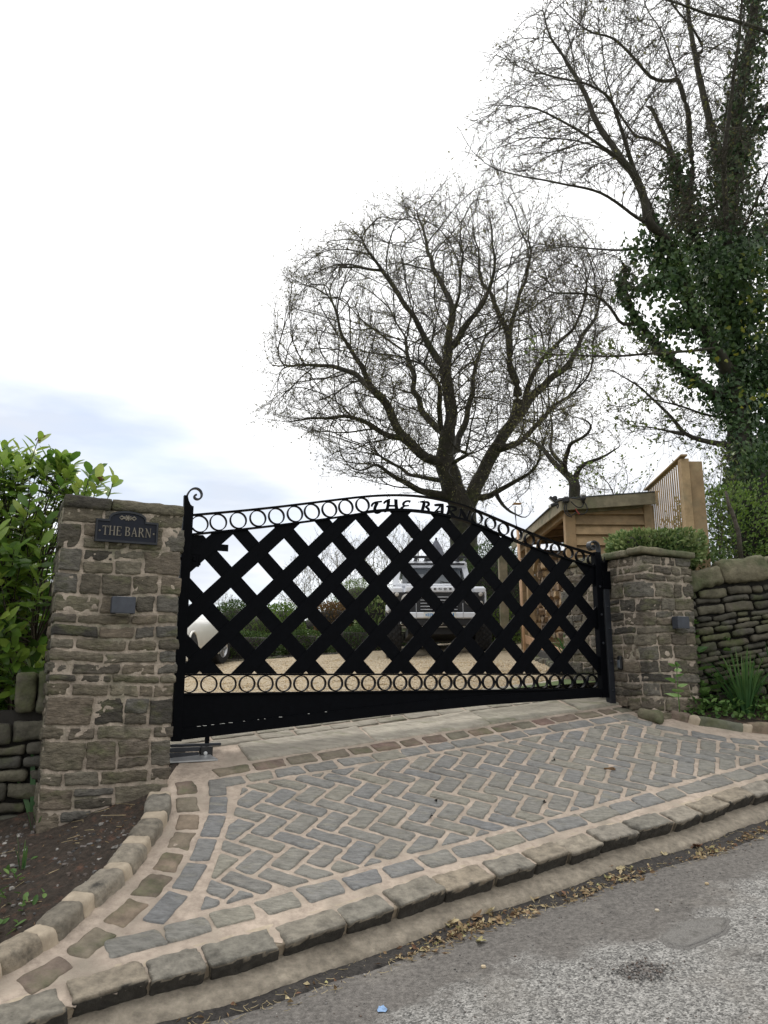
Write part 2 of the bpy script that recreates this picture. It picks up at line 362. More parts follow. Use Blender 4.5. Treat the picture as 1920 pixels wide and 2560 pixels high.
def road_material():
    m = bpy.data.materials.new('worn tarmac'); m.use_nodes = True; t = m.node_tree; n = t.nodes; l = t.links
    b = n['Principled BSDF']; b.inputs['Roughness'].default_value = .88; b.inputs['Specular IOR Level'].default_value = .3
    tcn = n.new('ShaderNodeTexCoord'); v = tcn.outputs['Object']
    def noise(s, d=6, r=.6):
        q = n.new('ShaderNodeTexNoise'); q.inputs['Scale'].default_value = s; q.inputs['Detail'].default_value = d; q.inputs['Roughness'].default_value = r; l.new(v, q.inputs[0]); return q.outputs[0]
    def rng(x, a, b_, c=0, d=1):
        q = n.new('ShaderNodeMapRange'); q.inputs[1].default_value = a; q.inputs[2].default_value = b_; q.inputs[3].default_value = c; q.inputs[4].default_value = d; l.new(x, q.inputs[0]); return q.outputs[0]
    def mixc(f, a, b_):
        q = n.new('ShaderNodeMix'); q.data_type = 'RGBA'; l.new(f, q.inputs[0])
        for i, c in ((6, a), (7, b_)):
            if isinstance(c, tuple): q.inputs[i].default_value = (*c, 1)
            else: l.new(c, q.inputs[i])
        return q.outputs[2]
    vo = n.new('ShaderNodeTexVoronoi'); vo.inputs['Scale'].default_value = 125; l.new(v, vo.inputs[0])
    vo2 = n.new('ShaderNodeTexVoronoi'); vo2.inputs['Scale'].default_value = 150; l.new(v, vo2.inputs[0])
    # aggregate stones: per-cell grey
    sep = n.new('ShaderNodeSeparateColor'); l.new(vo.outputs['Color'], sep.inputs[0])
    agg = mixc(rng(sep.outputs[0], .1, 1.0), (.095, .093, .088), (.36, .35, .33))
    fine = mixc(noise(60, 8, .7), (.065, .061, .056), (.20, .185, .17))
    # outer worn zone (older, pale exposed stone) vs newer strip by the gutter: real change of surfacing along the lane
    a = n.new('ShaderNodeAttribute'); a.attribute_name = 'tint'
    ad = n.new('ShaderNodeMath'); ad.operation = 'ADD'; l.new(a.outputs['Fac'], ad.inputs[0]); l.new(rng(noise(4.0, 7), .3, .7, -.16, .16), ad.inputs[1])
    zone = rng(ad.outputs[0], .42, .60)
    col = mixc(zone, fine, agg)
    patch = rng(noise(1.5, 5), .55, .68, 0, .55)
    col = mixc(patch, col, (.20, .185, .165))
    dk = rng(noise(3.5, 6), .60, .72, 0, .75)
    col = mixc(dk, col, (.07, .065, .06))
    md = n.new('ShaderNodeVectorMath'); md.operation = 'SCALE'; l.new(col, md.inputs[0]); l.new(rng(noise(34, 8, .8), .35, .65, .52, 1.42), md.inputs['Scale']); col = md.outputs[0]
    l.new(col, b.inputs['Base Color'])
    bu = n.new('ShaderNodeBump'); bu.inputs['Strength'].default_value = .75; bu.inputs['Distance'].default_value = .006
    ma = n.new('ShaderNodeMath'); ma.operation = 'ADD'
    l.new(rng(vo.outputs['Distance'], 0, .6, 1, 0), ma.inputs[0]); l.new(noise(80, 8, .7), ma.inputs[1]); l.new(ma.outputs[0], bu.inputs['Height'])
    l.new(bu.outputs[0], b.inputs['Normal'])
    return m
M_ROAD = road_material()

# ============================================================ shape builders
_RB = {}
def rbox_template(nx, ny, nz):
    k = (nx, ny, nz)
    if k in _RB: return _RB[k]
    ix = {}; P = []; F = []
    def vid(i, j, q):
        t = (i, j, q)
        if t not in ix: ix[t] = len(P); P.append((2*i/nx-1, 2*j/ny-1, 2*q/nz-1))
        return ix[t]
    for i in range(nx):
        for j in range(ny):
            F.append((vid(i, j, 0), vid(i, j+1, 0), vid(i+1, j+1, 0), vid(i+1, j, 0)))
            F.append((vid(i, j, nz), vid(i+1, j, nz), vid(i+1, j+1, nz), vid(i, j+1, nz)))
    for i in range(nx):
        for q in range(nz):
            F.append((vid(i, 0, q), vid(i+1, 0, q), vid(i+1, 0, q+1), vid(i, 0, q+1)))
            F.append((vid(i, ny, q), vid(i, ny, q+1), vid(i+1, ny, q+1), vid(i+1, ny, q)))
    for j in range(ny):
        for q in range(nz):
            F.append((vid(0, j, q), vid(0, j, q+1), vid(0, j+1, q+1), vid(0, j+1, q)))
            F.append((vid(nx, j, q), vid(nx, j+1, q), vid(nx, j+1, q+1), vid(nx, j, q+1)))
    _RB[k] = (np.array(P), np.array(F)); return _RB[k]

def stone(mb, c, size, M, r=.02, cell=.028, rough=.006, big=.012, tint=None, seed=None, shear=0.0, dark_front=False):
    """irregular rounded block; M columns = its axes"""
    size = np.asarray(size, float); h = size/2
    n = [int(np.clip(round(s/cell), 2, 14)) for s in size]
    P, F = rbox_template(*n); P = P*h
    r = min(r, h.min()*.8)
    inner = np.clip(P, -(h-r), h-r); d = P-inner; L = np.linalg.norm(d, axis=1, keepdims=True)
    P = np.where(L > 1e-9, inner+d/np.maximum(L, 1e-9)*r, P)
    sd = int(RNG.integers(1, 10**6)) if seed is None else seed
    W_ = P@np.asarray(M).T+np.asarray(c)
    nd = P/h; nd = nd/np.linalg.norm(nd, axis=1, keepdims=True)
    q = P+np.array([sd % 97, sd % 89, sd % 83])
    disp = big*fbm(q*7.0, sd, 2)+rough*fbm(q*34.0, sd+5, 2)+rough*.9*np.round(2.2*fbm(q*np.array([7., 7., 26.]), sd+9, 2))/2.2
    # skew the outline a little
    sk = RNG.uniform(-.10, .10, 3)
    P2 = P+nd*disp[:, None]
    P2[:, 0] += sk[0]*P[:, 2]; P2[:, 2] += sk[1]*P[:, 0]*.35; P2[:, 1] += sk[2]*P[:, 2]*.25-shear*P[:, 2]
    t_ = float(RNG.random()) if tint is None else tint
    if dark_front:        # near-black tint on the road-side face, ragged upper edge
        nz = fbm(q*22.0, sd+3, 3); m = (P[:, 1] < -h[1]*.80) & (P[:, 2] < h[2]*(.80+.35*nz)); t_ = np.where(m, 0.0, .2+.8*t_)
    mb.add(P2@np.asarray(M).T+np.asarray(c), F, t_)

def clip_half(poly, p, nrm):
    out = []; n = len(poly)
    for i in range(n):
        a, b = poly[i], poly[(i+1) % n]; da = (a-p)@nrm; db = (b-p)@nrm
        if da >= 0: out.append(a)
        if (da >= 0) != (db >= 0): out.append(a+(b-a)*(da/(da-db)))
    return out
def area(p):
    p = np.array(p); x, y = p[:, 0], p[:, 1]; return .5*float(np.sum(x*np.roll(y, -1)-y*np.roll(x, -1)))
def inset(poly, d):
    poly = [np.asarray(q, float) for q in poly]
    if area(poly) < 0: poly = poly[::-1]
    out = list(poly); n = len(poly)
    for i in range(n):
        a, b = poly[i], poly[(i+1) % n]; e = b-a; L = np.linalg.norm(e)
        if L < 1e-6: continue
        nrm = np.array([-e[1], e[0]])/L
        out = clip_half(out, a+nrm*d, nrm)
        if len(out) < 3: return []
    return out
def sett(mb, poly, zf, h=.009, bev=.007, tint=None, wob=.008, rough=.006):
    """a paving sett with an uneven worn outline; poly in plan, zf(x,y) the bed"""
    if len(poly) < 3 or abs(area(poly)) < .0012: return
    if area(poly) < 0: poly = poly[::-1]
    poly = [np.asarray(q, float) for q in poly]; n = len(poly); pts = []
    for i in range(n):
        a, b, c = poly[i-1], poly[i], poly[(i+1) % n]
        la, lc = np.linalg.norm(a-b), np.linalg.norm(c-b); rc = min(.014, la*.3, lc*.3)*RNG.uniform(.5, 1.3)
        p0 = b+(a-b)/max(la, 1e-6)*rc; p1 = b+(c-b)/max(lc, 1e-6)*rc
        pts += [p0, (p0+p1)/2*.6+b*.4, p1]
        q = np.linalg.norm(c-b); m = int(q/.03)
        p2 = c+(b-c)/max(q, 1e-6)*min(.014, q*.3)
        for k in range(1, m): pts.append(p1+(p2-p1)*k/m)
    P = np.array(pts); cen = P.mean(0); sd = int(RNG.integers(1, 10**6))
    dirs = P-cen; dn = dirs/(np.linalg.norm(dirs, axis=1, keepdims=True)+1e-9)
    nz = fbm(np.c_[P*26, np.full(len(P), sd % 50)], sd, 2)
    P = P+dn*(nz*wob)[:, None]
    rings = []; tilt = RNG.normal(0, .010, 2); h = h*RNG.uniform(.75, 1.3)
    R = np.linalg.norm(P-cen, axis=1, keepdims=True)
    for k, (ins, hh) in enumerate(((0, -.012), (0, h*.45), (bev, h), (None, h), (None, h))):
        if ins is not None: Q = P-dn*ins
        else: Q = cen+(P-dn*bev-cen)*(.66 if k == 3 else .33)
        z = zf(Q[:, 0], Q[:, 1])+hh
        if k >= 1: z = z+((Q-cen)@tilt)
        if k >= 2: z = z+rough*fbm(np.c_[Q*13, np.full(len(Q), 3.3+sd % 31)], sd, 3)
        rings.append(np.c_[Q, z])
    m = len(P); V = np.concatenate(rings+[np.array([[*cen, zf(cen[0], cen[1])+h]])]); i = np.arange(m); j = (i+1) % m
    F = np.concatenate([np.stack([k*m+i, k*m+j, (k+1)*m+j, (k+1)*m+i], 1) for k in range(len(rings)-1)])
    t = float(RNG.random()) if tint is None else tint
    mb.add(V, F, t)
    mb.F.append(np.stack([(len(rings)-1)*m+i, (len(rings)-1)*m+j, np.full(m, len(rings)*m)], 1)+mb.n-len(V))

def resample(P, step):
    P = np.asarray(P, float); d = np.r_[0, np.cumsum(np.linalg.norm(np.diff(P, axis=0), axis=1))]
    n = max(2, int(round(d[-1]/step))+1); s = np.linspace(0, d[-1], n)
    return np.stack([np.interp(s, d, P[:, k]) for k in range(P.shape[1])], 1)
def smooth_path(P, it=3):
    P = np.asarray(P, float)
    for _ in range(it):
        Q = [P[0]]
        for a, b in zip(P[:-1], P[1:]): Q += [a*.75+b*.25, a*.25+b*.75]
        P = np.array(Q+[P[-1]])
    return P
def grid(mb, xs, ys, zf, mask=None, tint=None):
    X, Y = np.meshgrid(xs, ys); Z = zf(X, Y); V = np.stack([X, Y, Z], -1).reshape(-1, 3)
    nx, ny = len(xs), len(ys); i, j = np.meshgrid(np.arange(nx-1), np.arange(ny-1)); a = (j*nx+i).ravel()
    F = np.stack([a, a+1, a+nx+1, a+nx], 1)
    if mask is not None:
        c = (V[F].mean(1)); F = F[mask(c[:, 0], c[:, 1])]
    mb.add(V, F, .5 if tint is None else tint(V[:, 0], V[:, 1]))
def inpoly(px, py, poly):
    px = np.asarray(px); r = np.zeros(px.shape, bool); n = len(poly)
    for i in range(n):
        x1, y1 = poly[i]; x2, y2 = poly[(i+1) % n]
        c = ((y1 > py) != (y2 > py)); xx = (x2-x1)*(py-y1)/(y2-y1+1e-12)+x1
        r ^= c & (px < xx)
    return r

# ============================================================ ground, driveway, kerbs, lane
z5 = lambda x, y: (x/1.728, 1850+y/1.728)
z6 = lambda x, y: (960+x/1.728, 1700+y/1.728)
z4 = lambda x, y: (1400+x/2.765, 1100+y/2.765)
kin = [dp(*z5(*q)) for q in [(130, 1120), (400, 1010), (700, 940), (930, 880), (1180, 810), (1400, 745), (1659, 665)]]+\
      [dp(*z6(*q)) for q in [(220, 840), (440, 790), (640, 735), (860, 660), (1000, 625), (1200, 575), (1420, 500), (1659, 430)]]
kin = np.array(kin)
e = unit(kin[-1]-kin[-4]); kin = np.vstack([kin, kin[-1]+e*1.2, kin[-1]+e*3.5])          # runs on beyond the picture to the right
e0 = unit(kin[0]-kin[2])
kin_full = np.vstack([kin[0]+e0*1.6+np.array([0, -.1]), kin[0]+e0*.5, kin])
kin_s = smooth_path(kin_full, 2)
def offset_path(P, d):
    T = np.gradient(P, axis=0); T /= np.linalg.norm(T, axis=1)[:, None]; Nn = np.stack([T[:, 1], -T[:, 0]], 1)   # to the lane side
    return P+Nn*d
KW = .17                                                             # kerb stone width

slp = -.235
# --- front kerb : stones along the inner line, mortar between
mbs, mbm = MB(), MB()
P = resample(kin_s, .01); L_ = np.r_[0, np.cumsum(np.linalg.norm(np.diff(P, axis=0), axis=1))]
s = .0
def on(P, L_, s): return np.array([np.interp(s, L_, P[:, k]) for k in range(2)])
while s < L_[-1]-.4:
    ln = RNG.uniform(.23, .34); gap = RNG.uniform(.016, .034)
    a, b = on(P, L_, s), on(P, L_, s+ln); mid = (a+b)/2; t2 = unit(b-a); n2 = np.array([t2[1], -t2[0]])
    w = KW*RNG.uniform(.92, 1.06); c2 = mid+n2*(w/2)
    za, zb = zdrive(*a), zdrive(*b); T3 = unit([t2[0], t2[1], (zb-za)/ln])
    s1 = mid+n2*.1; N3 = unit([n2[0], n2[1], (zdrive(*s1)-zdrive(*mid))/.1*.75]); U3 = np.cross(N3, T3); U3 = -U3 if U3[2] < 0 else U3
    hgt = .18; top = zdrive(*mid)+slp*w/2+RNG.uniform(.016, .030)
    cc = np.array([c2[0], c2[1], top])-U3*hgt/2-np.r_[n2, 0]*.034
    stone(mbs, cc, (ln, w, hgt), frame(T3, np.cross(U3, T3), U3), r=.013, cell=.013, rough=.008, big=.008, shear=.38, dark_front=True)
    s += ln+gap
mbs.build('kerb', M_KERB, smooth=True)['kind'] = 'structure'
def sweep(mb, P, prof, zf, tint=.5, noise=0.0):
    """prof: (offset to the lane side, dz below the bed line)"""
    T = np.gradient(P, axis=0); T /= np.linalg.norm(T, axis=1)[:, None]; Nn = np.stack([T[:, 1], -T[:, 0]], 1); V = []
    base = zf(P[:, 0], P[:, 1])
    for k, (o_, dz, sl_) in enumerate(prof):
        nz = noise*fbm(np.c_[P*9, np.full(len(P), k*3.1)], 40+k, 3) if noise else 0
        Q = P+Nn*(o_+nz)[..., None] if noise else P+Nn*o_
        z = base+dz+sl_*o_+(nz*.6 if noise else 0); V.append(np.c_[Q, z])
    m = len(P); V = np.concatenate(V); i = np.arange(m-1); F = np.concatenate([np.stack([k*m+i, (k+1)*m+i, (k+1)*m+i+1, k*m+i+1], 1) for k in range(len(prof)-1)])
    mb.add(V, F, tint)
Pk = resample(kin_s, .03)
slp = -.235
sweep(mbm, Pk, [(-.03, .0, slp), (.01, -.004, slp), (.05, -.006, slp), (.10, -.008, slp), (KW-.045, -.012, slp), (KW-.058, -.03, slp), (KW-.105, -.13, slp)], zdrive, noise=.005)
mbm.build('kerb_mortar', M_KJOINT, smooth=True)['kind'] = 'structure'
# --- concrete haunch in front of the kerb
mbc = MB()
sweep(mbc, Pk, [(KW-.10, -.076, slp), (KW+.02, -.084, slp), (KW+.05, -.090, slp), (KW+.072, -.104, slp), (KW+.080, -.13, slp), (KW+.083, -.25, slp)], zdrive, noise=.012)
mbc.build('concrete_gutter', M_CONC, smooth=True)['kind'] = 'structure'
edge = offset_path(Pk, KW+.076)
edge_z = zdrive(Pk[:, 0], Pk[:, 1])-.108+slp*(KW+.076)
# --- lane: follows the kerb foot, then its own fall
kdir = unit(kin[8]-kin[3]); pdir = np.array([kdir[1], -kdir[0]])
ek = (edge-edge[0])@kdir; o_ = np.argsort(ek)
def lane_uv(X, Y): return (X-edge[0][0])*kdir[0]+(Y-edge[0][1])*kdir[1], (X-edge[0][0])*pdir[0]+(Y-edge[0][1])*pdir[1]
ev = (edge-edge[0])@pdir
def zlane(X, Y, rough=True):
    u, v = lane_uv(X, Y); z0 = np.interp(u, ek[o_], edge_z[o_]); v0 = np.interp(u, ek[o_], ev[o_])
    z0 = np.where(u < ek[o_][0], edge_z[o_][0]+(u-ek[o_][0])*.05, np.where(u > ek[o_][-1], edge_z[o_][-1]+(u-ek[o_][-1])*.085, z0))
    d = v-v0; z = z0-.010-.030*np.maximum(d, 0)+.012*np.exp(-np.maximum(d, 0)/.12)*0
    z = z-.014*np.exp(-((d-.10)/.10)**2)                                                  # the gutter dip
    if rough:
        q = np.stack([X*3.2, Y*3.2, X*0], -1); z = z+.010*fbm(q, 71, 3)
        q2 = np.stack([X*14, Y*14, X*0+2], -1); z = z+.004*fbm(q2, 75, 2)
        # pot hole and dished patches seen at the right
        for (u0, v0_, rr, dd) in ((1.55, .98, .17, .030), (1.95, .70, .30, .012), (.85, 1.05, .20, .012)):
            z = z-dd*np.exp(-(((u-ek[o_][0]-2.0-u0+1.0)/rr)**2+((d-v0_)/(rr*.7))**2))
    return z
def lane_hit(u, v):
    rx, rz = ray(u, v); lo = 1.8
    ks = np.linspace(1.8, 9, 1500); hit = np.nonzero(CZ+rz*ks < zlane(rx*ks, ks))[0]; k = ks[hit[0]] if len(hit) else 4.0
    return rx*k, k, CZ+rz*k
def lane_ud(u, v):
    p = lane_hit(u, v); uu, vv = lane_uv(np.array(p[0]), np.array(p[1])); return float(uu), float(vv-np.interp(uu, ek[o_], ev[o_]))
zb_ = np.array(sorted([lane_ud(1000+x/1.803, 2200+y/1.803) for x, y in ((-120, 640), (100, 560), (380, 440), (650, 350), (1000, 280), (1250, 190), (1380, 100), (1480, 40), (1640, -30))]))
def lane_mask(x, y):
    u, v = lane_uv(x, y); return v-np.interp(u, ek[o_], ev[o_]) > -.13
def lane_tint(x, y):
    u, v = lane_uv(x, y); d = v-np.interp(u, ek[o_], ev[o_]); return np.clip(.5+(d-np.interp(u, zb_[:, 0], zb_[:, 1]))/.9, 0, 1)
mr0 = MB(); grid(mr0, np.arange(-2.2, 5.2, .03), np.arange(1.6, 7.6, .03), zlane, lane_mask, lane_tint)
mr0.build('road', M_ROAD, smooth=True)['kind'] = 'structure'
mr1 = MB()
grid(mr1, np.arange(-40, 60, .7), np.arange(-40, 45, .7), lambda X, Y: np.clip(zlane(X, Y, False), -6, 9)-.05,
     lambda x, y: (lane_mask(x, y)) & (lane_uv(x, y)[1]-np.interp(lane_uv(x, y)[0], ek[o_], ev[o_]) < 5.2) & ~((x > -1.9) & (x < 4.9) & (y > 1.9) & (y < 7.3)), lane_tint)
mr1.build('road', M_ROAD)['kind'] = 'structure'

# --- borders of the paved apron (plan outlines, on the ramp plane)
bl_out = smooth_path([dp(*z5(*q)) for q in [(410, 970), (600, 780), (720, 660), (810, 520), (850, 420), (890, 340), (900, 260), (890, 180)]], 2)
bl_in = smooth_path([dp(*z5(*q)) for q in [(760, 770), (880, 700), (895, 560), (950, 440), (985, 330), (1000, 205)]], 2)
gb_out = np.array([dp(*z5(*q)) for q in [(890, 175), (1190, 125), (1490, 80)]]+[dp(*z6(*q)) for q in [(0, 315), (220, 280), (450, 240), (700, 200), (870, 170), (1000, 155)]])
fb_in = np.array([dp(*z5(*q)) for q in [(760, 775), (1000, 715), (1280, 650), (1500, 580)]]+[dp(*z6(*q)) for q in [(0, 815), (250, 735), (440, 670), (700, 590), (1000, 520), (1180, 480), (1390, 430), (1659, 350)]])
rk_pts = np.array([dp(*z4(*q)) for q in [(640, 1895), (850, 1950), (1100, 2005), (1438, 2035)]])
def fit_line(P): c = P.mean(0); u, s_, vt = np.linalg.svd(P-c); d = vt[0]; d = d if d[0] > 0 else -d; return c, d
cF, dF = fit_line(fb_in); cG, dG = fit_line(gb_out); cK, dK = fit_line(kin[:13]); cL, dL = fit_line(bl_in); dL = dL if dL[1] > 0 else -dL
nF = np.array([-dF[1], dF[0]]); nG = np.array([dG[1], -dG[0]]); nL = np.array([dL[1], -dL[0]])
SW = .125                                                             # border sett width
ms = MB()
# front border row
def row(mb, P0, P1, wid, side, ln=(.20, .26), gap=.028, start=0.0, stop=None, **kw):
    d = unit(P1-P0); n_ = np.array([-d[1], d[0]])*side; Lr = np.linalg.norm(P1-P0); s = start
    while s < (stop or Lr):
        l_ = RNG.uniform(*ln); a = P0+d*s; b = P0+d*(s+l_); j = RNG.normal(0, .006, 4)
        sett(mb, [a+n_*j[0], b+n_*j[1], b+n_*(wid+j[2])+d*RNG.normal(0, .012), a+n_*(wid+j[3])+d*RNG.normal(0, .012)], zdrive, **kw)
        s += l_+gap
f0 = dp(*z5(420, 960)); off = -.022
frontA = cF-nF*.022; 
tF = lambda p: (p-cF)@dF
row(ms, cF+dF*(tF(f0)+.05)-nF*.022, cF+dF*(tF(f0)+6.5)-nF*.022, SW, -1)
# left border row between the two curves
bo = resample(bl_out, .01); sL = np.r_[0, np.cumsum(np.linalg.norm(np.diff(bo, axis=0), axis=1))]; s = .34
while s < sL[-1]-.1:
    ln = RNG.uniform(.19, .25); a, b = on(bo, sL, s), on(bo, sL, min(s+ln, sL[-1])); ta = unit(b-a); na = np.array([ta[1], -ta[0]])
    sett(ms, [a+na*.012, a+na*SW, b+na*SW, b+na*.012], zdrive, tint=RNG.choice([.0, .4, .42, .78, .8]))
    s += ln+.028
# gate-side row
g0 = gb_out[0]; tG = lambda p: (p-cG)@dG
PG0 = cG+dG*tG(g0)
row(ms, PG0+nG*.015+dG*.02, PG0+nG*.015+dG*(tG(gb_out[-1])-tG(g0)), SW*.9, -1, ln=(.19, .27))
# right side row following the right kerb
rk = smooth_path(np.vstack([gb_out[-1]+np.array([.10, .02]), rk_pts[0]+np.array([-.06, -.30]), rk_pts[1]+np.array([-.06, -.22]), rk_pts[2]+np.array([-.02, -.2]), rk_pts[3]+np.array([0, -.2]), rk_pts[3]+np.array([1.2, .1])]), 2)
ro = resample(rk, .01); sR = np.r_[0, np.cumsum(np.linalg.norm(np.diff(ro, axis=0), axis=1))]; s = .05
while s < sR[-1]-.3:
    ln = RNG.uniform(.20, .28); a, b = on(ro, sR, s), on(ro, sR, s+ln); ta = unit(b-a); na = np.array([ta[1], -ta[0]])
    sett(ms, [a, a+na*.11, b+na*.11, b], zdrive); s += ln+.028
# herringbone field
ang = math.radians(-28); U = np.array([math.cos(ang), math.sin(ang)]); V_ = np.array([-U[1], U[0]]); PITCHS = .134
sc_ = math.sqrt(1+DC*DC)
fieldP = [cF+dF*tF(fb_in[0])+nF*.015]
reg = [(cF+nF*.012, nF), (cG+nG*(SW*.9+.045), nG), (np.asarray(bl_in[len(bl_in)//2])+nL*.012, nL)]
# right side: half planes tangent to the inner side of the right row
rT = np.gradient(ro, axis=0); rT /= np.linalg.norm(rT, axis=1)[:, None]
# seat the pattern on stones measured in the photograph
qp = lambda x, y: dp(540+x/2.9625, 1900+y/2.9625); qq = lambda x, y: dp(1100+x/2.9625, 1750+y/2.9625)
Hc = [qp(827, 572), qp(371, 591), qp(1156, 268), qq(740, 714), qq(1076, 373), qq(1203, 449)]
Vc = [qp(581, 517), qp(1024, 489), qp(1325, 196), qq(870, 635), qq(875, 350), qq(1418, 475), qq(1220, 577)]
O = np.array(Hc[0]); lat = np.array([0.0, 0.0])
Bm = np.stack([U*PITCHS, V_*PITCHS], 1); Bm[1] /= sc_; off_l = np.array([-1.0, -.5])
for it in range(12):
    src_, dst_ = [], []
    for kind, cs in (('H', Hc), ('V', Vc)):
        for c in cs:
            g_ = np.linalg.solve(Bm, c-O)-off_l; best = None
            c0_ = np.array([1.0, .5]) if kind == 'H' else np.array([.5, 1.0])
            for gx in range(int(g_[0])-4, int(g_[0])+5):
                for gy in range(int(g_[1])-4, int(g_[1])+5):
                    if (gx-gy) % 4 == (0 if kind == 'H' else 3):
                        d_ = np.linalg.norm(np.array([gx, gy])+c0_-g_)
                        if best is None or d_ < best[0]: best = (d_, gx, gy)
            src_.append(np.array([best[1], best[2]])+c0_); dst_.append(c)
    S_ = np.c_[np.array(src_), np.ones(len(src_))]; sol, *_r = np.linalg.lstsq(S_, np.array(dst_), rcond=None)
    Bm = sol[:2].T; O = sol[2]; off_l = np.zeros(2)
print('herringbone', np.round(Bm, 4).tolist(), np.round(O, 2), 'err', np.round(np.abs(S_@sol-np.array(dst_)).max(), 3))
for gx in range(-40, 41):
    for gy in range(-40, 41):
        m4 = (gx-gy) % 4
        if m4 == 0: rc = [(gx, gy), (gx+2, gy), (gx+2, gy+1), (gx, gy+1)]
        elif m4 == 3: rc = [(gx, gy), (gx+1, gy), (gx+1, gy+2), (gx, gy+2)]
        else: continue
        poly = []
        for (a, b) in rc:
            poly.append(O+Bm@np.array([a, b]))
        full = abs(area(poly))
        cen_ = np.mean(poly, 0); jn = int(np.argmin(np.linalg.norm(ro-cen_, axis=1))); nr_ = np.array([rT[jn][1], -rT[jn][0]])
        for p_, n_ in reg+[(ro[jn]+nr_*.128, nr_)]:
            poly = clip_half(poly, p_, n_)
            if len(poly) < 3: break
        if len(poly) < 3 or poly[0][0] > 5.5: continue
        if abs(area(poly)) < full*.10: continue
        poly = inset(poly, .0150)
        if len(poly) >= 3: sett(ms, poly, zdrive)
setts = ms.build('driveway_paving', M_SETT, smooth=True); setts['kind'] = 'structure'

# brown embedded stones: gutter channel on the left and row below the threshold
mb = MB()
lk_out = smooth_path([dp(*z5(*q)) for q in [(-160, 1150), (0, 1040), (110, 960), (250, 890), (400, 740), (550, 630), (650, 480), (710, 400), (740, 320), (745, 235)]], 2)
lk_out = np.vstack([lk_out[0]+unit(lk_out[0]-lk_out[3])*.9, lk_out])
chan = smooth_path([dp(*z5(*q)) for q in [(100, 1070), (240, 1000), (400, 870), (560, 740), (680, 610), (760, 480), (815, 370), (815, 270), (800, 170)]], 2)
ch = resample(chan, .01); sC = np.r_[0, np.cumsum(np.linalg.norm(np.diff(ch, axis=0), axis=1))]; s = 0.0
while s < sC[-1]-.05:
    ln = RNG.uniform(.17, .22); a, b = on(ch, sC, s), on(ch, sC, min(s+ln, sC[-1])); ta = unit(b-a); na = np.array([ta[1], -ta[0]])*.066
    sett(mb, [a-na, a+na, b+na*RNG.uniform(.8, 1.1), b-na*RNG.uniform(.8, 1.1)], lambda x, y: zdrive(x, y)-.006, h=.013, bev=.014, wob=.016, rough=.009); s += ln+.045
row(mb, PG0-nG*.03+dG*.10, PG0-nG*.03+dG*(tG(gb_out[-1])-tG(g0)+.2), .12, 1, ln=(.16, .26), gap=.04, bev=.012, wob=.010, rough=.007)
mb.build('driveway_edging', M_BSETT, smooth=True)['kind'] = 'structure'

# threshold slabs under the gate, then flat paving to the gravel
mb = MB()
T0 = PG0-nG*.20-dG*.0; s = .42
row(mb, T0, T0+dG*4.6, .30, 1, ln=(.7, 1.25), gap=.025, h=.014, bev=.016, wob=.010, rough=.010, start=.38)
for k in range(4):
    row(mb, T0-nG*(.33+.125*k)+dG*(-.2+.09*k), T0-nG*(.33+.125*k)+dG*5.0, .105, 1, ln=(.2, .42), gap=.02, h=.008, bev=.01, wob=.006, rough=.006)
mb.build('threshold_paving', M_SLAB, smooth=True)['kind'] = 'structure'

# mortar bed under everything paved
mb = MB()
def bed_mask(x, y):
    v = np.stack([x, y], -1); d0 = (v-cK)@np.array([-dK[1], dK[0]])
    u = (v-GL)@GT; dd = (v-GL)@GN
    kx = np.interp(y, lk_out[:, 1], lk_out[:, 0])
    return (d0 > -.12) & (dd < .95) & (x > kx-.10) & (x < 5.4) & ~((dd > -.1) & (u < -.6))
grid(mb, np.arange(-2.3, 5.4, .028), np.arange(2.8, 9.4, .028),
     lambda X, Y: zyard(X, Y)*(((np.stack([X, Y], -1)-GL)@GN) > .3)+zdrive(X, Y)*(((np.stack([X, Y], -1)-GL)@GN) <= .3)+.004*fbm(np.stack([X*16, Y*16, X*0], -1), 9, 2)-.001, bed_mask)
mb.build('driveway', M_JOINT, smooth=True)['kind'] = 'structure'

# left kerb (stands proud of the channel), right kerb round the flower bed
def kerb_row(Pth, zf, wid, hgt, rise, side, name, ln=(.20, .27), gap=(.04, .06), m1=M_KERB, r=.035):
    a_, m_ = MB(), MB(); Q = resample(Pth, .01); sq = np.r_[0, np.cumsum(np.linalg.norm(np.diff(Q, axis=0), axis=1))]; s = .0
    while s < sq[-1]-.12:
        l_ = RNG.uniform(*ln); a, b = on(Q, sq, s), on(Q, sq, min(s+l_, sq[-1])); mid = (a+b)/2; t2 = unit(b-a); n2 = np.array([-t2[1], t2[0]])*side
        c2 = mid+n2*wid/2; T3 = unit([t2[0], t2[1], (zf(*b)-zf(*a))/max(1e-3, np.linalg.norm(b-a))]); U3 = unit(np.array([0, 0, 1.])-T3*T3[2]); N3 = np.cross(U3, T3)
        top = zf(*mid)+rise+RNG.uniform(-.012, .012)
        stone(a_, np.array([c2[0], c2[1], top-hgt/2]), (np.linalg.norm(b-a), wid*RNG.uniform(.92, 1.05), hgt), frame(T3, N3, U3), r=r, cell=.018, rough=.006, big=.017)
        g_ = RNG.uniform(*gap); c3 = on(Q, sq, min(s+l_+g_/2, sq[-1])); cc = c3+n2*wid*.5
        stone(m_, np.array([cc[0], cc[1], zf(*c3)+rise-.008-hgt/2]), (g_+.05, wid*.93, hgt), frame(T3, N3, U3), r=.025, cell=.02, rough=.004, big=.006)
        s += l_+g_
    a_.build(name, m1, smooth=True)['kind'] = 'structure'; m_.build('kerb_mortar', M_KJOINT, smooth=True)['kind'] = 'structure'
kerb_row(lk_out, zdrive, .155, .26, .085, 1, 'kerb')
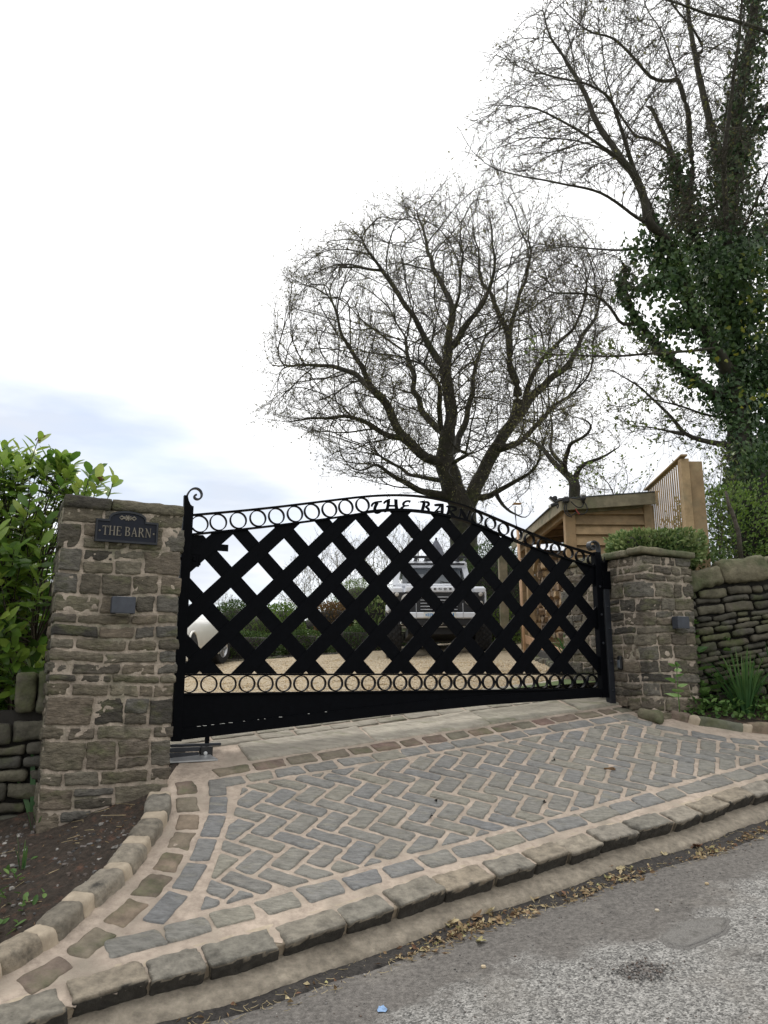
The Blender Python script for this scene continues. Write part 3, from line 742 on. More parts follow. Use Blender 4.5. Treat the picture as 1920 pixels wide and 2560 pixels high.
rkp = smooth_path(np.vstack([rk_pts[0]+np.array([.02, .02]), rk_pts[1:], rk_pts[-1]+np.array([.5, .02]), rk_pts[-1]+np.array([1.4, .25])]), 2)
kerb_row(rkp, zdrive, .10, .20, .085, 1, 'kerb', ln=(.26, .42), gap=(.035, .06), r=.03, m1=M_BSETT)

# soil beds
def zsoilL(X, Y): return CZ-.86+.17*(X+1.45)*(X < -1.45)+.295*(np.minimum(Y, 5.9)-5.1)+.025*fbm(np.stack([X*5, Y*5, X*0], -1), 5, 3)+.016*fbm(np.stack([X*22, Y*22, X*0], -1), 6, 2)-.03*np.clip(4.2-Y, 0, 2)
mb = MB(); grid(mb, np.arange(-7, -1.2, .04), np.arange(1.8, 8.5, .04), zsoilL, lambda x, y: ((y < 5.9) | ((np.stack([x, y], -1)-GL)@GT < -.55)) & (x < np.interp(y, lk_out[:, 1], lk_out[:, 0])-.07))
mb.build('soil', M_SOIL, smooth=True)['kind'] = 'structure'
_ok = np.argsort(rkp[:, 0])
def zsoilR(X, Y):
    yk = np.interp(X, rkp[_ok, 0], rkp[_ok, 1]); w = np.clip((Y-yk)/.55, 0, 1.6)
    return (zdrive(X, yk)+.055)*(1-w)+(CZ-.355+.06*(X-3.0))*w+.02*fbm(np.stack([X*6, Y*6, X*0], -1), 15, 3)+.006*fbm(np.stack([X*24, Y*24, X*0], -1), 16, 2)
mb = MB(); grid(mb, np.arange(2.3, 9, .04), np.arange(5.6, 8.6, .04), zsoilR, lambda x, y: (y > np.interp(x, rkp[:, 0][np.argsort(rkp[:, 0])], rkp[:, 1][np.argsort(rkp[:, 0])])+.05))
mb.build('soil', M_SOIL, smooth=True)['kind'] = 'structure'

# gravel yard and the land beyond
mb = MB()
yard_mask = lambda x, y: ((np.stack([x, y], -1)-GL)@GN > .72)
grid(mb, np.arange(-9, 8, .06), np.arange(5.2, 17.6, .06), lambda X, Y: zyard(X, Y)+.012*fbm(np.stack([X*5, Y*5, X*0], -1), 21, 2)+.006, yard_mask)
mb.build('gravel', M_GRAVEL, smooth=True)['kind'] = 'structure'
def pebbles(n, gen, size, zf, name, m, mult=(.6, 1.3)):
    XY = gen(n); k = len(XY); Z = zf(XY[:, 0], XY[:, 1]); P, F = rbox_template(2, 2, 2)
    P = P/np.linalg.norm(P, axis=1, keepdims=True)
    sz = size*RNG.uniform(*mult, (k, 1, 1))*RNG.uniform(.6, 1.25, (k, 1, 3)); sz[..., 2] *= .7
    Q = P[None]*(1+.22*RNG.normal(size=(k, len(P), 1)))*sz
    th = RNG.uniform(0, 6.28, k); c, s_ = np.cos(th), np.sin(th); X = Q[..., 0]*c[:, None]-Q[..., 1]*s_[:, None]; Y = Q[..., 0]*s_[:, None]+Q[..., 1]*c[:, None]
    V = np.stack([X+XY[:, :1], Y+XY[:, 1:2], Q[..., 2]+Z[:, None]+size*.25], -1)
    Fa = (F[None]+np.arange(k)[:, None, None]*len(P)).reshape(-1, 4); m_ = MB(); m_.add(V.reshape(-1, 3), Fa, np.repeat(RNG.random(k), len(P)))
    o = m_.build(name, m); o['kind'] = 'stuff'; return o
def gen_yard(n):
    s = RNG.uniform(-.3, 4.6, n); d = .8+RNG.random(n)**1.6*9; P = GL[None]+GT[None]*s[:, None]+GN[None]*d[:, None]
    P[:, 0] += RNG.uniform(-1, 1, n)*d*.12; return P
pebbles(26000, gen_yard, .013, zyard, 'gravel_pebbles', M_PEB)
def gen_soil(n):
    P = np.c_[RNG.uniform(-3.2, -1.25, n), RNG.uniform(2.6, 5.3, n)]; return P[(P[:, 0] < np.interp(P[:, 1], lk_out[:, 1], lk_out[:, 0])-.14) & (fbm(np.c_[P*3, P[:, 0]*0], 87, 2) > RNG.uniform(-.5, .35, n))]
pebbles(3000, gen_soil, .0075, lambda x, y: zsoilL(x, y)-.003, 'stone_chippings', M_CHIP, (.3, 2.2))
mb = MB()
grid(mb, np.r_[np.arange(-260, -20, 12), np.arange(-20, 20, 1.0), np.arange(20, 260, 12)], np.r_[np.arange(8, 30, 1.0), np.arange(30, 420, 15)],
     lambda X, Y: np.clip(zgravel(X, Y), -8, 4.0)-.10-.02*np.maximum(Y-19, 0)*(Y < 60)-.8*(Y >= 60))
mb.build('ground', M_FIELD)['kind'] = 'structure'
mb = MB()
grid(mb, np.arange(-60, 70, 2.0), np.arange(-60, 9.1, 2.0), lambda X, Y: np.clip(zlane(X, Y, False), -6, 9)-.55-.6*((X>-2)&(Y>0)))
mb.build('ground', M_FIELD)['kind'] = 'structure'

# ============================================================ stone pillars and walls
def masonry(name, FL, du, w, dv, dpt, z0, z1, hs, label, group=None, coretop=0.0, lens=(.13, .30), mortar=M_MORTAR, stonem=M_STONE, seed=1, split=.5, cat='pillar', dd=.13, proud=.006):
    """pillar of coursed rubble: front face starts at FL and runs along du; dv runs into the block"""
    FL = np.asarray(FL, float); du = unit(du); dv = unit(dv)
    t = empty(name, (*(FL+du*w/2+dv*dpt/2), z0), label, cat, group)
    ms_, mc_ = MB(), MB()
    C = [FL, FL+du*w, FL+du*w+dv*dpt, FL+dv*dpt]
    z = z0; k = 0; rs = random.Random(seed)
    while z < z1-.02:
        h = rs.choice(hs)*rs.uniform(.85, 1.15)
        if z+h > z1-.04: h = z1-z
        joint = rs.uniform(.010, .023)
        for f in range(4):
            a, b = C[f], C[(f+1) % 4]; d = unit(b-a); L = np.linalg.norm(b-a); inn = np.array([-d[1], d[0]])
            own = (k+f) % 2 == 0
            s = -.008 if own else dd+.004; e_ = L+.008 if own else L-dd-.004
            while s < e_-.02:
                l_ = rs.uniform(*lens)*(1.25 if h < .09 else 1.0)
                if e_-s-l_ < .10: l_ = e_-s
                rows_ = [(z+joint/2, h-joint)]
                if h > .125 and s > .1 and s+l_ < e_-.05 and rs.random() < split:
                    c_ = rs.uniform(.38, .62); rows_ = [(z+joint/2, (h-joint)*c_-.008), (z+joint/2+(h-joint)*c_+.008, (h-joint)*(1-c_)-.008)]
                for zz, hh in rows_:
                    g_ = rs.uniform(.010, .024); cc = a+d*(s+l_/2)+inn*(dd/2-proud+rs.uniform(-.010, .010))
                    stone(ms_, np.array([cc[0], cc[1], zz+hh/2]), (max(.05, l_-g_), dd, hh), frame(np.array([d[0], d[1], 0]), np.array([inn[0], inn[1], 0]), np.array([0, 0, 1.])),
                          r=min(.006, hh*.2), cell=.014, rough=.009, big=.011)
                s += l_
        z += h; k += 1
    # mortar body, pointed unevenly
    for f in range(4):
        a, b = C[f], C[(f+1) % 4]; L = np.linalg.norm(b-a); d = unit(b-a); inn = np.array([-d[1], d[0]])
        nu, nz_ = int(L/.012), int((z1-z0)/.012); uu, zz = np.meshgrid(np.linspace(0, L, nu+1), np.linspace(z0, z1-.012, nz_+1))
        P3 = np.stack([a[0]+d[0]*uu, a[1]+d[1]*uu, zz], -1).reshape(-1, 3)
        nn = fbm(P3*26, 33+f, 3)*.013+fbm(P3*np.array([6, 6, 9]), 53+f, 2)*.0075+fbm(P3*80, 73+f, 2)*.004
        edge_ = np.minimum(np.minimum(uu, L-uu).ravel()/.03, 1)
        rec = .0062-nn*.95*edge_+(1-edge_)*.006
        P3[:, 0] += inn[0]*rec; P3[:, 1] += inn[1]*rec
        P3[:, :2] += np.outer(np.where(uu.ravel() < L/2, 1, -1)*(1-edge_)*.006, d)
        i, j = np.meshgrid(np.arange(nu), np.arange(nz_)); q = (j*(nu+1)+i).ravel(); mc_.add(P3, np.stack([q, q+1, q+nu+2, q+nu+1], 1))
    mc_.add([[*C[i], z1-.012] for i in range(4)], [(0, 1, 2, 3)])
    for m_ in (ms_, mc_):                      # courses wander a little
        for q, v in enumerate(m_.V):
            w3 = v*np.array([3.2, 3.2, 2.4])
            m_.V[q] = v+np.c_[.010*fbm(w3+9, 61, 2), .010*fbm(w3+5, 63, 2), .026*fbm(w3, 62, 2)*np.clip((z1-v[:, 2])/.15, 0, 1)]
    ms_.build('stonework', stonem, t, smooth=True); mc_.build('mortar', mortar, t, smooth=True)
    return t, C

GTd = GT; GPn = GN
PL_FL = np.array([-2.17, 5.1]); PLw = .80
pl, PLC = masonry('gate_pillar', PL_FL, GTd, PLw, GPn, .72, CZ-1.12, CZ+1.11, [.06, .075, .085, .10, .14, .16, .17],
                  'tall square rubble stone gate pillar carrying the house name plaque', 'stone gate pillars', seed=12)
mb = MB(); cx = PL_FL+GTd*PLw/2+GPn*.36
for k, (u0, u1) in enumerate(((0, .30), (.31, .80))):
    cc = PL_FL+GTd*(u0+u1)/2+GPn*.36
    stone(mb, np.array([cc[0], cc[1], CZ+1.14]), (u1-u0+.012, .75, .085), frame(np.r_[GTd, 0], np.r_[GPn, 0], np.array([0, 0, 1.])), r=.02, cell=.024, rough=.008, big=.014)
mb.build('capstone', M_STONE, pl, smooth=True)

PR_C0 = np.array([2.5, 7.4]); dR = np.array([.902, .432]); dLs = unit([-.43, .9])
pr, PRC = masonry('gate_pillar', PR_C0, dR, .63, dLs, 1.24, CZ-.62, CZ+1.12, [.075, .09, .11, .12, .14, .15],
                  'shorter wide stone gate pillar with overhanging flat cap and clipped shrub on top', 'stone gate pillars', seed=5, lens=(.14, .30))
mb = MB()
for (u0, u1, v0, v1) in ((-.045, .675, -.045, .16), (-.045, .14, .17, .66), (-.045, .14, .67, 1.27), (.49, .675, .17, 1.27)):
    cc = PR_C0+dR*(u0+u1)/2+dLs*(v0+v1)/2
    stone(mb, np.array([cc[0], cc[1], CZ+1.155]), (u1-u0, v1-v0, .068), frame(np.r_[dR, 0], np.r_[dLs, 0], np.array([0, 0, 1.])), r=.014, cell=.024, rough=.007, big=.010)
mb.build('capstone', M_COPE, pr, smooth=True)
mb = MB(); cc = PR_C0+dR*-.02+dLs*.05
stone(mb, np.array([cc[0]+.03, cc[1]-.03, zdrive(*cc)+.03]), (.22, .13, .12), frame(unit(np.array([-.6, .8, .1])), unit(np.array([.8, .6, 0])), np.array([0, 0, 1.])), r=.05, cell=.024, rough=.008, big=.03)
mb.build('footing_stone', M_COPE, pr, smooth=True)

def face(FL, d):
    """pixel -> (along, height) on a vertical face"""
    n = np.array([-d[1], d[0]])
    def f(u, v):
        rx, rz = ray(u, v); k = (FL@n)/(rx*n[0]+n[1]); P = np.array([rx*k, k]); return (P-FL)@d, rz*k
    return f
def fpt(FL, d, a, z, out=0.0):
    n = np.array([-d[1], d[0]]); p = FL+d*a-n*out; return np.array([p[0], p[1], CZ+z])
z1p = lambda x, y: (x/2.592, 1060+y/2.592)

# ------------------------------------------------------------ lettering by strokes
GL_SERIF = {'T': (.86, [[(.02, .93, .10), (.84, .93, .10)], [(.43, .93, .17), (.43, .03, .17)], [(.25, .03, .06), (.61, .03, .06)], [(.05, .98, .06), (.03, .76, .05)], [(.81, .98, .06), (.83, .76, .05)]]),
 'H': (.96, [[(.18, .97, .17), (.18, .03, .17)], [(.78, .97, .17), (.78, .03, .17)], [(.18, .5, .09), (.78, .5, .09)]]+[[(x-.16, y, .06), (x+.16, y, .06)] for x in (.18, .78) for y in (.03, .97)]),
 'E': (.80, [[(.18, .97, .17), (.18, .03, .17)], [(.04, .96, .08), (.70, .96, .08)], [(.04, .04, .08), (.72, .04, .08)], [(.18, .51, .08), (.55, .51, .08)], [(.70, .98, .06), (.71, .76, .05)], [(.73, .02, .06), (.75, .26, .05)], [(.55, .62, .05), (.55, .40, .05)]]),
 'B': (.84, [[(.18, .97, .17), (.18, .03, .17)], [(.04, .96, .08), (.45, .96, .09), (.62, .88, .15), (.64, .74, .17), (.58, .60, .14), (.42, .52, .08), (.18, .52, .08)], [(.42, .52, .08), (.64, .45, .14), (.72, .28, .17), (.65, .11, .14), (.45, .04, .09), (.04, .04, .08)]]),
 'A': (.96, [[(.46, .98, .08), (.14, .05, .08)], [(.46, .98, .12), (.80, .05, .17)], [(.26, .36, .08), (.68, .36, .08)], [(.02, .03, .06), (.28, .03, .06)], [(.64, .03, .06), (.95, .03, .06)]]),
 'R': (.92, [[(.18, .97, .17), (.18, .03, .17)], [(.04, .96, .08), (.45, .96, .09), (.64, .87, .15), (.66, .73, .17), (.58, .58, .13), (.42, .50, .08), (.18, .50, .08)], [(.44, .50, .12), (.80, .06, .16)], [(.04, .03, .06), (.34, .03, .06)], [(.70, .03, .06), (.95, .03, .06)]]),
 'N': (.98, [[(.18, .97, .08), (.18, .03, .08)], [(.18, .96, .16), (.80, .05, .16)], [(.80, .97, .08), (.80, .03, .08)], [(.04, .03, .06), (.32, .03, .06)], [(.66, .97, .06), (.94, .97, .06)], [(.03, .97, .06), (.2, .97, .06)]])}
_w = .17
GL_SANS = {'D': (.8, [[(.1, .92, _w), (.42, .92, _w), (.68, .74, _w), (.72, .5, _w), (.68, .26, _w), (.42, .08, _w), (.1, .08, _w)], [(.12, 1, _w), (.12, 0, _w)]]),
 'E': (.72, [[(.12, 1, _w), (.12, 0, _w)], [(.05, .92, _w), (.66, .92, _w)], [(.05, .5, _w), (.58, .5, _w)], [(.05, .08, _w), (.68, .08, _w)]]),
 'F': (.68, [[(.12, 1, _w), (.12, 0, _w)], [(.05, .92, _w), (.66, .92, _w)], [(.05, .48, _w), (.56, .48, _w)]]),
 'N': (.84, [[(.12, 1, _w), (.12, 0, _w)], [(.12, .97, _w), (.72, .03, _w)], [(.72, 1, _w), (.72, 0, _w)]]),
 'R': (.8, [[(.12, 1, _w), (.12, 0, _w)], [(.1, .92, _w), (.5, .92, _w), (.68, .76, _w), (.66, .62, _w), (.5, .48, _w), (.1, .48, _w)], [(.42, .48, _w), (.7, .02, _w)]])}
def ribbon(mb, pts, fn, d0, d1, tint=.5):
    """flat stroke with varying width; pts (x,y,w)"""
    P = np.array(pts, float); T = np.gradient(P[:, :2], axis=0); T /= np.linalg.norm(T, axis=1)[:, None]+1e-9; Nn = np.stack([-T[:, 1], T[:, 0]], 1)
    A = P[:, :2]+Nn*P[:, 2:]/2; B = P[:, :2]-Nn*P[:, 2:]/2; n = len(P); V = []
    for d in (d0, d1):
        V += [fn(*q, d) for q in A]+[fn(*q, d) for q in B]
    F = []
    for i in range(n-1):
        F += [(i, i+1, n+i+1, n+i), (2*n+i, 3*n+i, 3*n+i+1, 2*n+i+1), (i, 2*n+i, 2*n+i+1, i+1), (n+i, n+i+1, 3*n+i+1, 3*n+i)]
    F += [(0, n, 3*n, 2*n), (n-1, 3*n-1, 4*n-1, 2*n-1)]
    mb.add(V, F, tint)
def write(mb, txt, glyphs, x0, y0, h, fn, d0, d1, sp=.12, space=.6, width=None, each=None):
    tot = sum((glyphs[c][0]+sp if c != ' ' else space) for c in txt)-sp; k = h if width is None else width/tot; x = x0; q = 0
    for c in txt:
        if c == ' ': x += space*k; continue
        if each: mb = MB()
        for st in glyphs[c][1]:
            S = np.array(st, float)
            if len(S) > 2:
                W3 = smooth_path(S, 2)
            else: W3 = S
            q += 1; ribbon(mb, [(x+a*k, y0+b*h, w*min(h, k)) for a, b, w in W3], fn, d0, d1+.00004*q)
        if each: each(mb)
        x += (glyphs[c][0]+sp)*k

# ------------------------------------------------------------ name plaque on the tall pillar
fL = face(PL_FL, GTd); fLp = lambda a, z, o: fpt(PL_FL, GTd, a, z, o)
a0, zb = fL(*z1p(607, 768)); a1, zb2 = fL(*z1p(1015, 783)); _, zs = fL(*z1p(1018, 648)); am, zt = fL(*z1p(825, 572)); zs = (zs+fL(*z1p(612, 615))[1])/2; zb = (zb+zb2)/2
am = (a0+a1)/2; hw = (a1-a0)/2; ar = hw*.60
def plaque_outline(ins):
    P = [(a0+ins, zb+ins), (a1-ins, zb+ins), (a1-ins, zs-ins)]
    r_ = ar-ins*.6
    for k in range(0, 17):
        th = math.pi*k/16; P.append((am+r_*math.cos(th), zs-ins+.012+(zt-zs-.012)*math.sin(th)**.8 if 0 < k < 16 else zs-ins))
    P.append((a0+ins, zs-ins)); return P
plq = empty('house_sign', fLp(am, zb, .02), 'black arched name plaque reading THE BARN fixed to the tall stone pillar', 'sign')
M_NAVY = mat('navy enamel', [(.004, .006, .014), (.006, .009, .02)], rough=.4, bump=.04, use_tint=False, spec=.25)
mb = MB(); mb.prism(plaque_outline(.0), fLp, .012, .030); mb.build('backing_plate', M_NAVY, plq)
mb = MB(); o1, o2 = plaque_outline(.0), plaque_outline(.014); n = len(o1)
V = [fLp(*q, .0295) for q in o1]+[fLp(*q, .041) for q in [(am+(a-am)*.985, b) for a, b in o1]]+[fLp(*q, .041) for q in o2]+[fLp(*q, .0295) for q in o2]
F = [(k*n+i, k*n+(i+1) % n, (k+1)*n+(i+1) % n, (k+1)*n+i) for k in range(3) for i in range(n)]
mb.add(V, F); mb.build('raised_border', M_DKMETAL, plq)
mb = MB(); lh = (zs-zb)*.42; write(mb, 'THE BARN', GL_SERIF, a0+hw*.22, zb+(zs-zb)*.30, lh, fLp, .0302, .036, sp=.10, space=.38, width=hw*1.56, each=lambda q: q.build('letter', M_BRONZE, plq))
mb = MB(); ec = (am, zs+(zt-zs)*.28)
for k in range(9):
    th = math.pi*2*k/9; R2 = hw*.14
    mb.prism([(ec[0]+R2*.25*math.cos(th), ec[1]+R2*.18*math.sin(th)), (ec[0]+R2*.8*math.cos(th-.25), ec[1]+R2*.55*math.sin(th-.25)), (ec[0]+R2*1.05*math.cos(th), ec[1]+R2*.7*math.sin(th)), (ec[0]+R2*.8*math.cos(th+.25), ec[1]+R2*.55*math.sin(th+.25))], fLp, .0302, .0355+.0003*k)
for sg in (-1, 1):
    ribbon(mb, [(ec[0]+sg*hw*.10, ec[1]-.002, .006), (ec[0]+sg*hw*.2, ec[1]+.012, .009), (ec[0]+sg*hw*.27, ec[1], .004)], fLp, .0302, .0348)
    ribbon(mb, [(ec[0]+sg*hw*.10, ec[1]+.002, .006), (ec[0]+sg*hw*.2, ec[1]-.012, .009), (ec[0]+sg*hw*.27, ec[1], .004)], fLp, .0302, .0345)
mb.prism([(ec[0]+hw*.05*math.cos(t), ec[1]+hw*.05*math.sin(t)) for t in np.linspace(0, 6.28, 12, endpoint=False)], fLp, .0302, .038)
mb.build('flower_emblem', M_BRONZE, plq)
for sg in (-1, 1):
    mb = MB(); c_ = fLp(am+sg*hw*.86, zb+(zs-zb)*.48, .0302); mb.lathe([(.0075, 0), (.0075, .002), (.004, .005), (1e-4, .0055)], c_, frame(np.r_[GT, 0], np.array([0, 0, 1.]), np.r_[-GN, 0]), 12); mb.build('screw', M_BRONZE, plq)

def wall_light(fpx, FL, d, cs, label):
    fa = face(FL, d); A = [fa(*fpx(*q)) for q in cs]; aa0, aa1 = min(q[0] for q in A), max(q[0] for q in A); zz0, zz1 = min(q[1] for q in A), max(q[1] for q in A)
    c = fpt(FL, d, (aa0+aa1)/2, (zz0+zz1)/2, .05); t = empty('wall_light', c, label, 'wall light', 'square wall lights on the pillars')
    M = frame(np.r_[d, 0], np.array([-d[1], d[0], 0]), np.array([0, 0, 1.]))
    mb = MB(); mb.box(fpt(FL, d, (aa0+aa1)/2, (zz0+zz1)/2, .055), ((aa1-aa0), .078, (zz1-zz0)), M, bev=.004); mb.build('housing', M_LIGHTBOX, t)
    mb = MB(); mb.box(fpt(FL, d, (aa0+aa1)/2, (zz0+zz1)/2, .008), ((aa1-aa0)*.8, .016, (zz1-zz0)*.8), M); mb.build('mounting_plate', M_PLASTIC, t)
    for sg in (-1, 1):
        mb = MB(); mb.box(fpt(FL, d, (aa0+aa1)/2, (zz0+zz1)/2+sg*((zz1-zz0)/2+.001), .055), ((aa1-aa0)*.6, .045, .004), M); mb.build('lens', M_LENS, t)
wall_light(z1p, PL_FL, GTd, [(718, 1123), (862, 1235)], 'small square dark grey wall light below the plaque on the tall pillar')
wall_light(z4, PR_C0, dR, [(762, 1222), (848, 1308)], 'small square dark grey wall light on the shorter pillar above the green weeds')
# photocell on the inner face of the short pillar (its face runs from the back corner to C0)
FB = PR_C0+dLs*1.24; dB = -dLs; fB = face(FB, dB); A = [fB(*z4(*q)) for q in [(412, 1492), (450, 1590)]]
pc = empty('gate_sensor', fpt(FB, dB, (A[0][0]+A[1][0])/2, (A[0][1]+A[1][1])/2, .02), 'little black upright safety sensor low on the short pillar beside the gate post', 'sensor')
M = frame(np.r_[dB, 0], np.array([-dB[1], dB[0], 0]), np.array([0, 0, 1.]))
hz = abs(A[1][1]-A[0][1]); mb = MB(); mb.box(fpt(FB, dB, (A[0][0]+A[1][0])/2, (A[0][1]+A[1][1])/2, .028), (.055, .04, hz), M, bev=.012); mb.build('housing', M_PLASTIC, pc)
mb = MB(); mb.box(fpt(FB, dB, (A[0][0]+A[1][0])/2, (A[0][1]+A[1][1])/2-.01, .049), (.034, .006, hz*.55), M, bev=.002); mb.build('lens', M_GLASS, pc)

# ------------------------------------------------------------ dry stone walls
def drywall(name, P0, P1, zb0, zb1, zt0, zt1, label, thick=.34, cope=.22, cope_flat=True, seed=3, hs=(.04, .055, .07, .09), lens=(.10, .32), backs=True):
    P0 = np.asarray(P0, float); P1 = np.asarray(P1, float); d = unit(P1-P0); L = np.linalg.norm(P1-P0); inn = np.array([-d[1], d[0]]); rs = random.Random(seed)
    t = empty(name, (*(P0+P1)/2, (zb0+zb1)/2), label, 'wall'); m_ = MB(); slope = (zt1-zt0)/L
    U3 = unit([d[0], d[1], slope]); I3 = np.r_[inn, 0]; Z3 = np.cross(U3, I3); Z3 = Z3 if Z3[2] > 0 else -Z3
    for side in ((0, 1) if backs else (0,)):
        z = min(zb0, zb1)-.05
        H = max(zt0-zb0, zt1-zb1)-cope+.12; hh0 = 0
        while hh0 < H:
            h = rs.choice(hs)*rs.uniform(.8, 1.25); s = -rs.uniform(0, .2)
            while s < L:
                l_ = rs.uniform(*lens); 
                sm = min(max(s+l_/2, 0), L); zc = zt0-cope+slope*sm-(H-hh0)+h/2
                if zc+h/2 < zt0-cope+slope*sm+.02:
                    l2 = min(s+l_, L)-max(s, 0)
                    if l2 > .05:
                        hh = h*rs.uniform(.72, .97); off_ = (rs.uniform(-.018, .022)+.075) if side == 0 else thick-.075
                        c = P0+d*(max(s, 0)+l2/2)+inn*off_
                        a = rs.uniform(-.03, .03); Ur = unit(U3+Z3*a); Zr = np.cross(Ur, I3); Zr = Zr if Zr[2] > 0 else -Zr
                        stone(m_, np.array([c[0], c[1], zc+rs.uniform(-.006, .006)]), (l2-rs.uniform(.004, .02), .16, hh), frame(Ur, I3, Zr), r=min(.02, hh*.35), cell=.024, rough=.008, big=.016)
                s += l_
            hh0 += h
    for q, v in enumerate(m_.V):
        w3 = v*np.array([2.6, 2.6, 2.6]); m_.V[q] = v+np.c_[.014*fbm(w3+9, 61, 2), .014*fbm(w3+5, 63, 2), .032*fbm(w3, 62, 2)]
    m_.build('stonework', M_DSTONE, t, smooth=True)
    mc_ = MB(); q = []
    for (P, zb_, zt_) in ((P0, zb0, zt0), (P1, zb1, zt1)):
        for o_ in (.07, thick-.07): q += [[*(P+inn*o_), zb_-.2], [*(P+inn*o_), zt_-cope+.01]]
    mc_.add(q, [(0, 1, 5, 4), (2, 6, 7, 3), (1, 3, 7, 5), (0, 2, 3, 1), (4, 5, 7, 6)]); mc_.build('core', M_DARKCORE, t)
    return t, d, L, inn, slope, U3, I3, Z3
wr = drywall('dry_stone_wall', (3.05, 7.82), (7.6, 7.25), CZ-.50, CZ-.42, CZ+1.03, CZ+1.78, 'mossy dry stone wall with big rounded coping stones right of the short pillar', seed=8)
t, d, L, inn, slope, U3, I3, Z3 = wr; mb = MB(); s = -.02; P0 = np.array([3.05, 7.82])
while s < L:
    l_ = RNG.uniform(.22, .46); c = P0+d*(s+l_/2)+inn*.17; h = RNG.uniform(.18, .25)
    stone(mb, np.array([c[0], c[1], CZ+1.03-.23+slope*(s+l_/2)+h/2]), (l_+.01, .42, h), frame(U3, I3, unit(Z3+U3*RNG.uniform(-.12, .12))), r=.05, cell=.022, rough=.016, big=.034); s += l_
mb.build('coping', M_COPE, t, smooth=True)
wl = drywall('dry_stone_wall', (-4.9, 4.55), (-2.22, 5.47), CZ-1.5, CZ-1.05, CZ-.29, CZ-.27, 'low dark dry stone wall with upright coping stones left of the tall pillar', seed=4, cope=.0, hs=(.07, .10, .13, .16))
t, d, L, inn, slope, U3, I3, Z3 = wl; mb = MB(); P0 = np.array([-4.9, 4.55]); s = L-.02
for k in range(20):
    w_ = RNG.uniform(.11, .17) if k != 2 else .25; h = RNG.uniform(.24, .30); c = P0+d*(s-w_/2)+inn*.14; s -= w_+.006
    if s < 0: break
    if k in (2,): continue
    a = RNG.uniform(-.05, .05); Ur = unit(np.r_[d, 0]+np.array([0, 0, a])); Zr = unit(np.cross(Ur, I3)); Zr = Zr if Zr[2] > 0 else -Zr
    stone(mb, np.array([c[0], c[1], CZ-.28+h/2]), (w_, .30, h), frame(Ur, I3, Zr), r=.028, cell=.024, rough=.008, big=.018)
mb.build('coping', M_DSTONE, t, smooth=True)

# ============================================================ the gate
gate = empty('driveway_gate', gp(2.0, -.40), 'wide black iron lattice driveway gate with THE BARN lettering along its arched top', 'gate')
z2 = lambda x, y: (420+x/2.592, 1180+y/2.592); z3 = lambda x, y: (900+x/2.592, 1180+y/2.592)
TOP = np.array([(0, 1.217), (.546, 1.315), (1.117, 1.437), (1.465, 1.512), (1.70, 1.550), (1.925, 1.571), (2.12, 1.575), (2.312, 1.560), (2.52, 1.530), (2.716, 1.483), (3.19, 1.348), (3.575, 1.252), (4.04, 1.172)])
LOW = np.array([(0, 1.061), (.551, 1.160), (1.119, 1.279), (1.40, 1.345), (1.555, 1.383), (1.74, 1.414), (1.924, 1.429), (2.15, 1.430), (2.409, 1.408), (2.64, 1.363), (2.867, 1.300), (3.184, 1.210), (3.568, 1.122), (4.04, 1.043)])
def curve_fn(C):
    S = smooth_path(C, 3); return lambda s: np.interp(s, S[:, 0], S[:, 1]), S
topf, TS = curve_fn(TOP); lowf, LS = curve_fn(LOW)
gpf = lambda a, b, d: gp(a, b, d)
def strip(C, h, d0, d1, name, mat_=M_BLACK):
    S = resample(C, .05); m_ = MB(); n = len(S); T = np.gradient(S, axis=0); T /= np.linalg.norm(T, axis=1)[:, None]; Nn = np.stack([-T[:, 1], T[:, 0]], 1)
    V = []
    for (k, dd_) in ((-1, d0), (1, d0), (1, d1), (-1, d1)): V += [gp(*(q+n_*k*h/2), dd_) for q, n_ in zip(S, Nn)]
    F = [(k*n+i, k*n+i+1, ((k+1) % 4)*n+i+1, ((k+1) % 4)*n+i) for k in range(4) for i in range(n-1)]+[(0, n, 2*n, 3*n), (n-1, 4*n-1, 3*n-1, 2*n-1)]
    m_.add(V, F); return m_.build(name, mat_, gate)
strip(TS, .014, -.022, .022, 'top_rail'); strip(LS, .014, -.022, .022, 'rail')
MG = frame(np.r_[GT, 0], np.r_[GN, 0], np.array([0, 0, 1.]))
def gbox(name, s0, s1, za, zb_, d0=-.03, d1=.03, parent=gate, m=M_BLACK, bev=.003):
    mb = MB(); mb.box(gp((s0+s1)/2, (za+zb_)/2, (d0+d1)/2), (s1-s0, d1-d0, zb_-za), MG, bev=bev); return mb.build(name, m, parent)
gbox('rail', .003, 4.038, -.027, -.013, -.022, .022); gbox('rail', .003, 4.038, -.172, -.156, -.022, .022)
gbox('stile', -.072, .003, -.505, 1.285, -.035, .035); gbox('stile', 4.04, 4.115, -.245, 1.19, -.035, .035)
# kick panel and sloping bottom rail
botz = lambda s: np.interp(s, [-.02, 1.687, 2.712, 4.053], [-.500, -.360, -.292, -.240])
mb = MB(); ss = np.linspace(.003, 4.038, 30)
mb.prism([(s, botz(s)+.085) for s in ss]+[(4.038, -.1725), (.003, -.1725)], gpf, -.004, .004); mb.build('kick_panel', M_BLACK, gate)
S = np.stack([ss, botz(ss)+.043], 1); strip(S, .084, -.026, .026, 'bottom_rail')
for k in range(12):
    mb = MB(); s = RNG.uniform(.03, 1.3)*RNG.uniform(.3, 1); w_ = RNG.uniform(.006, .03)
    mb.box(gp(s, botz(s)+.0865, -.024), (w_, .006, .003), MG); mb.build('paint_chip', M_PLATE, gate)
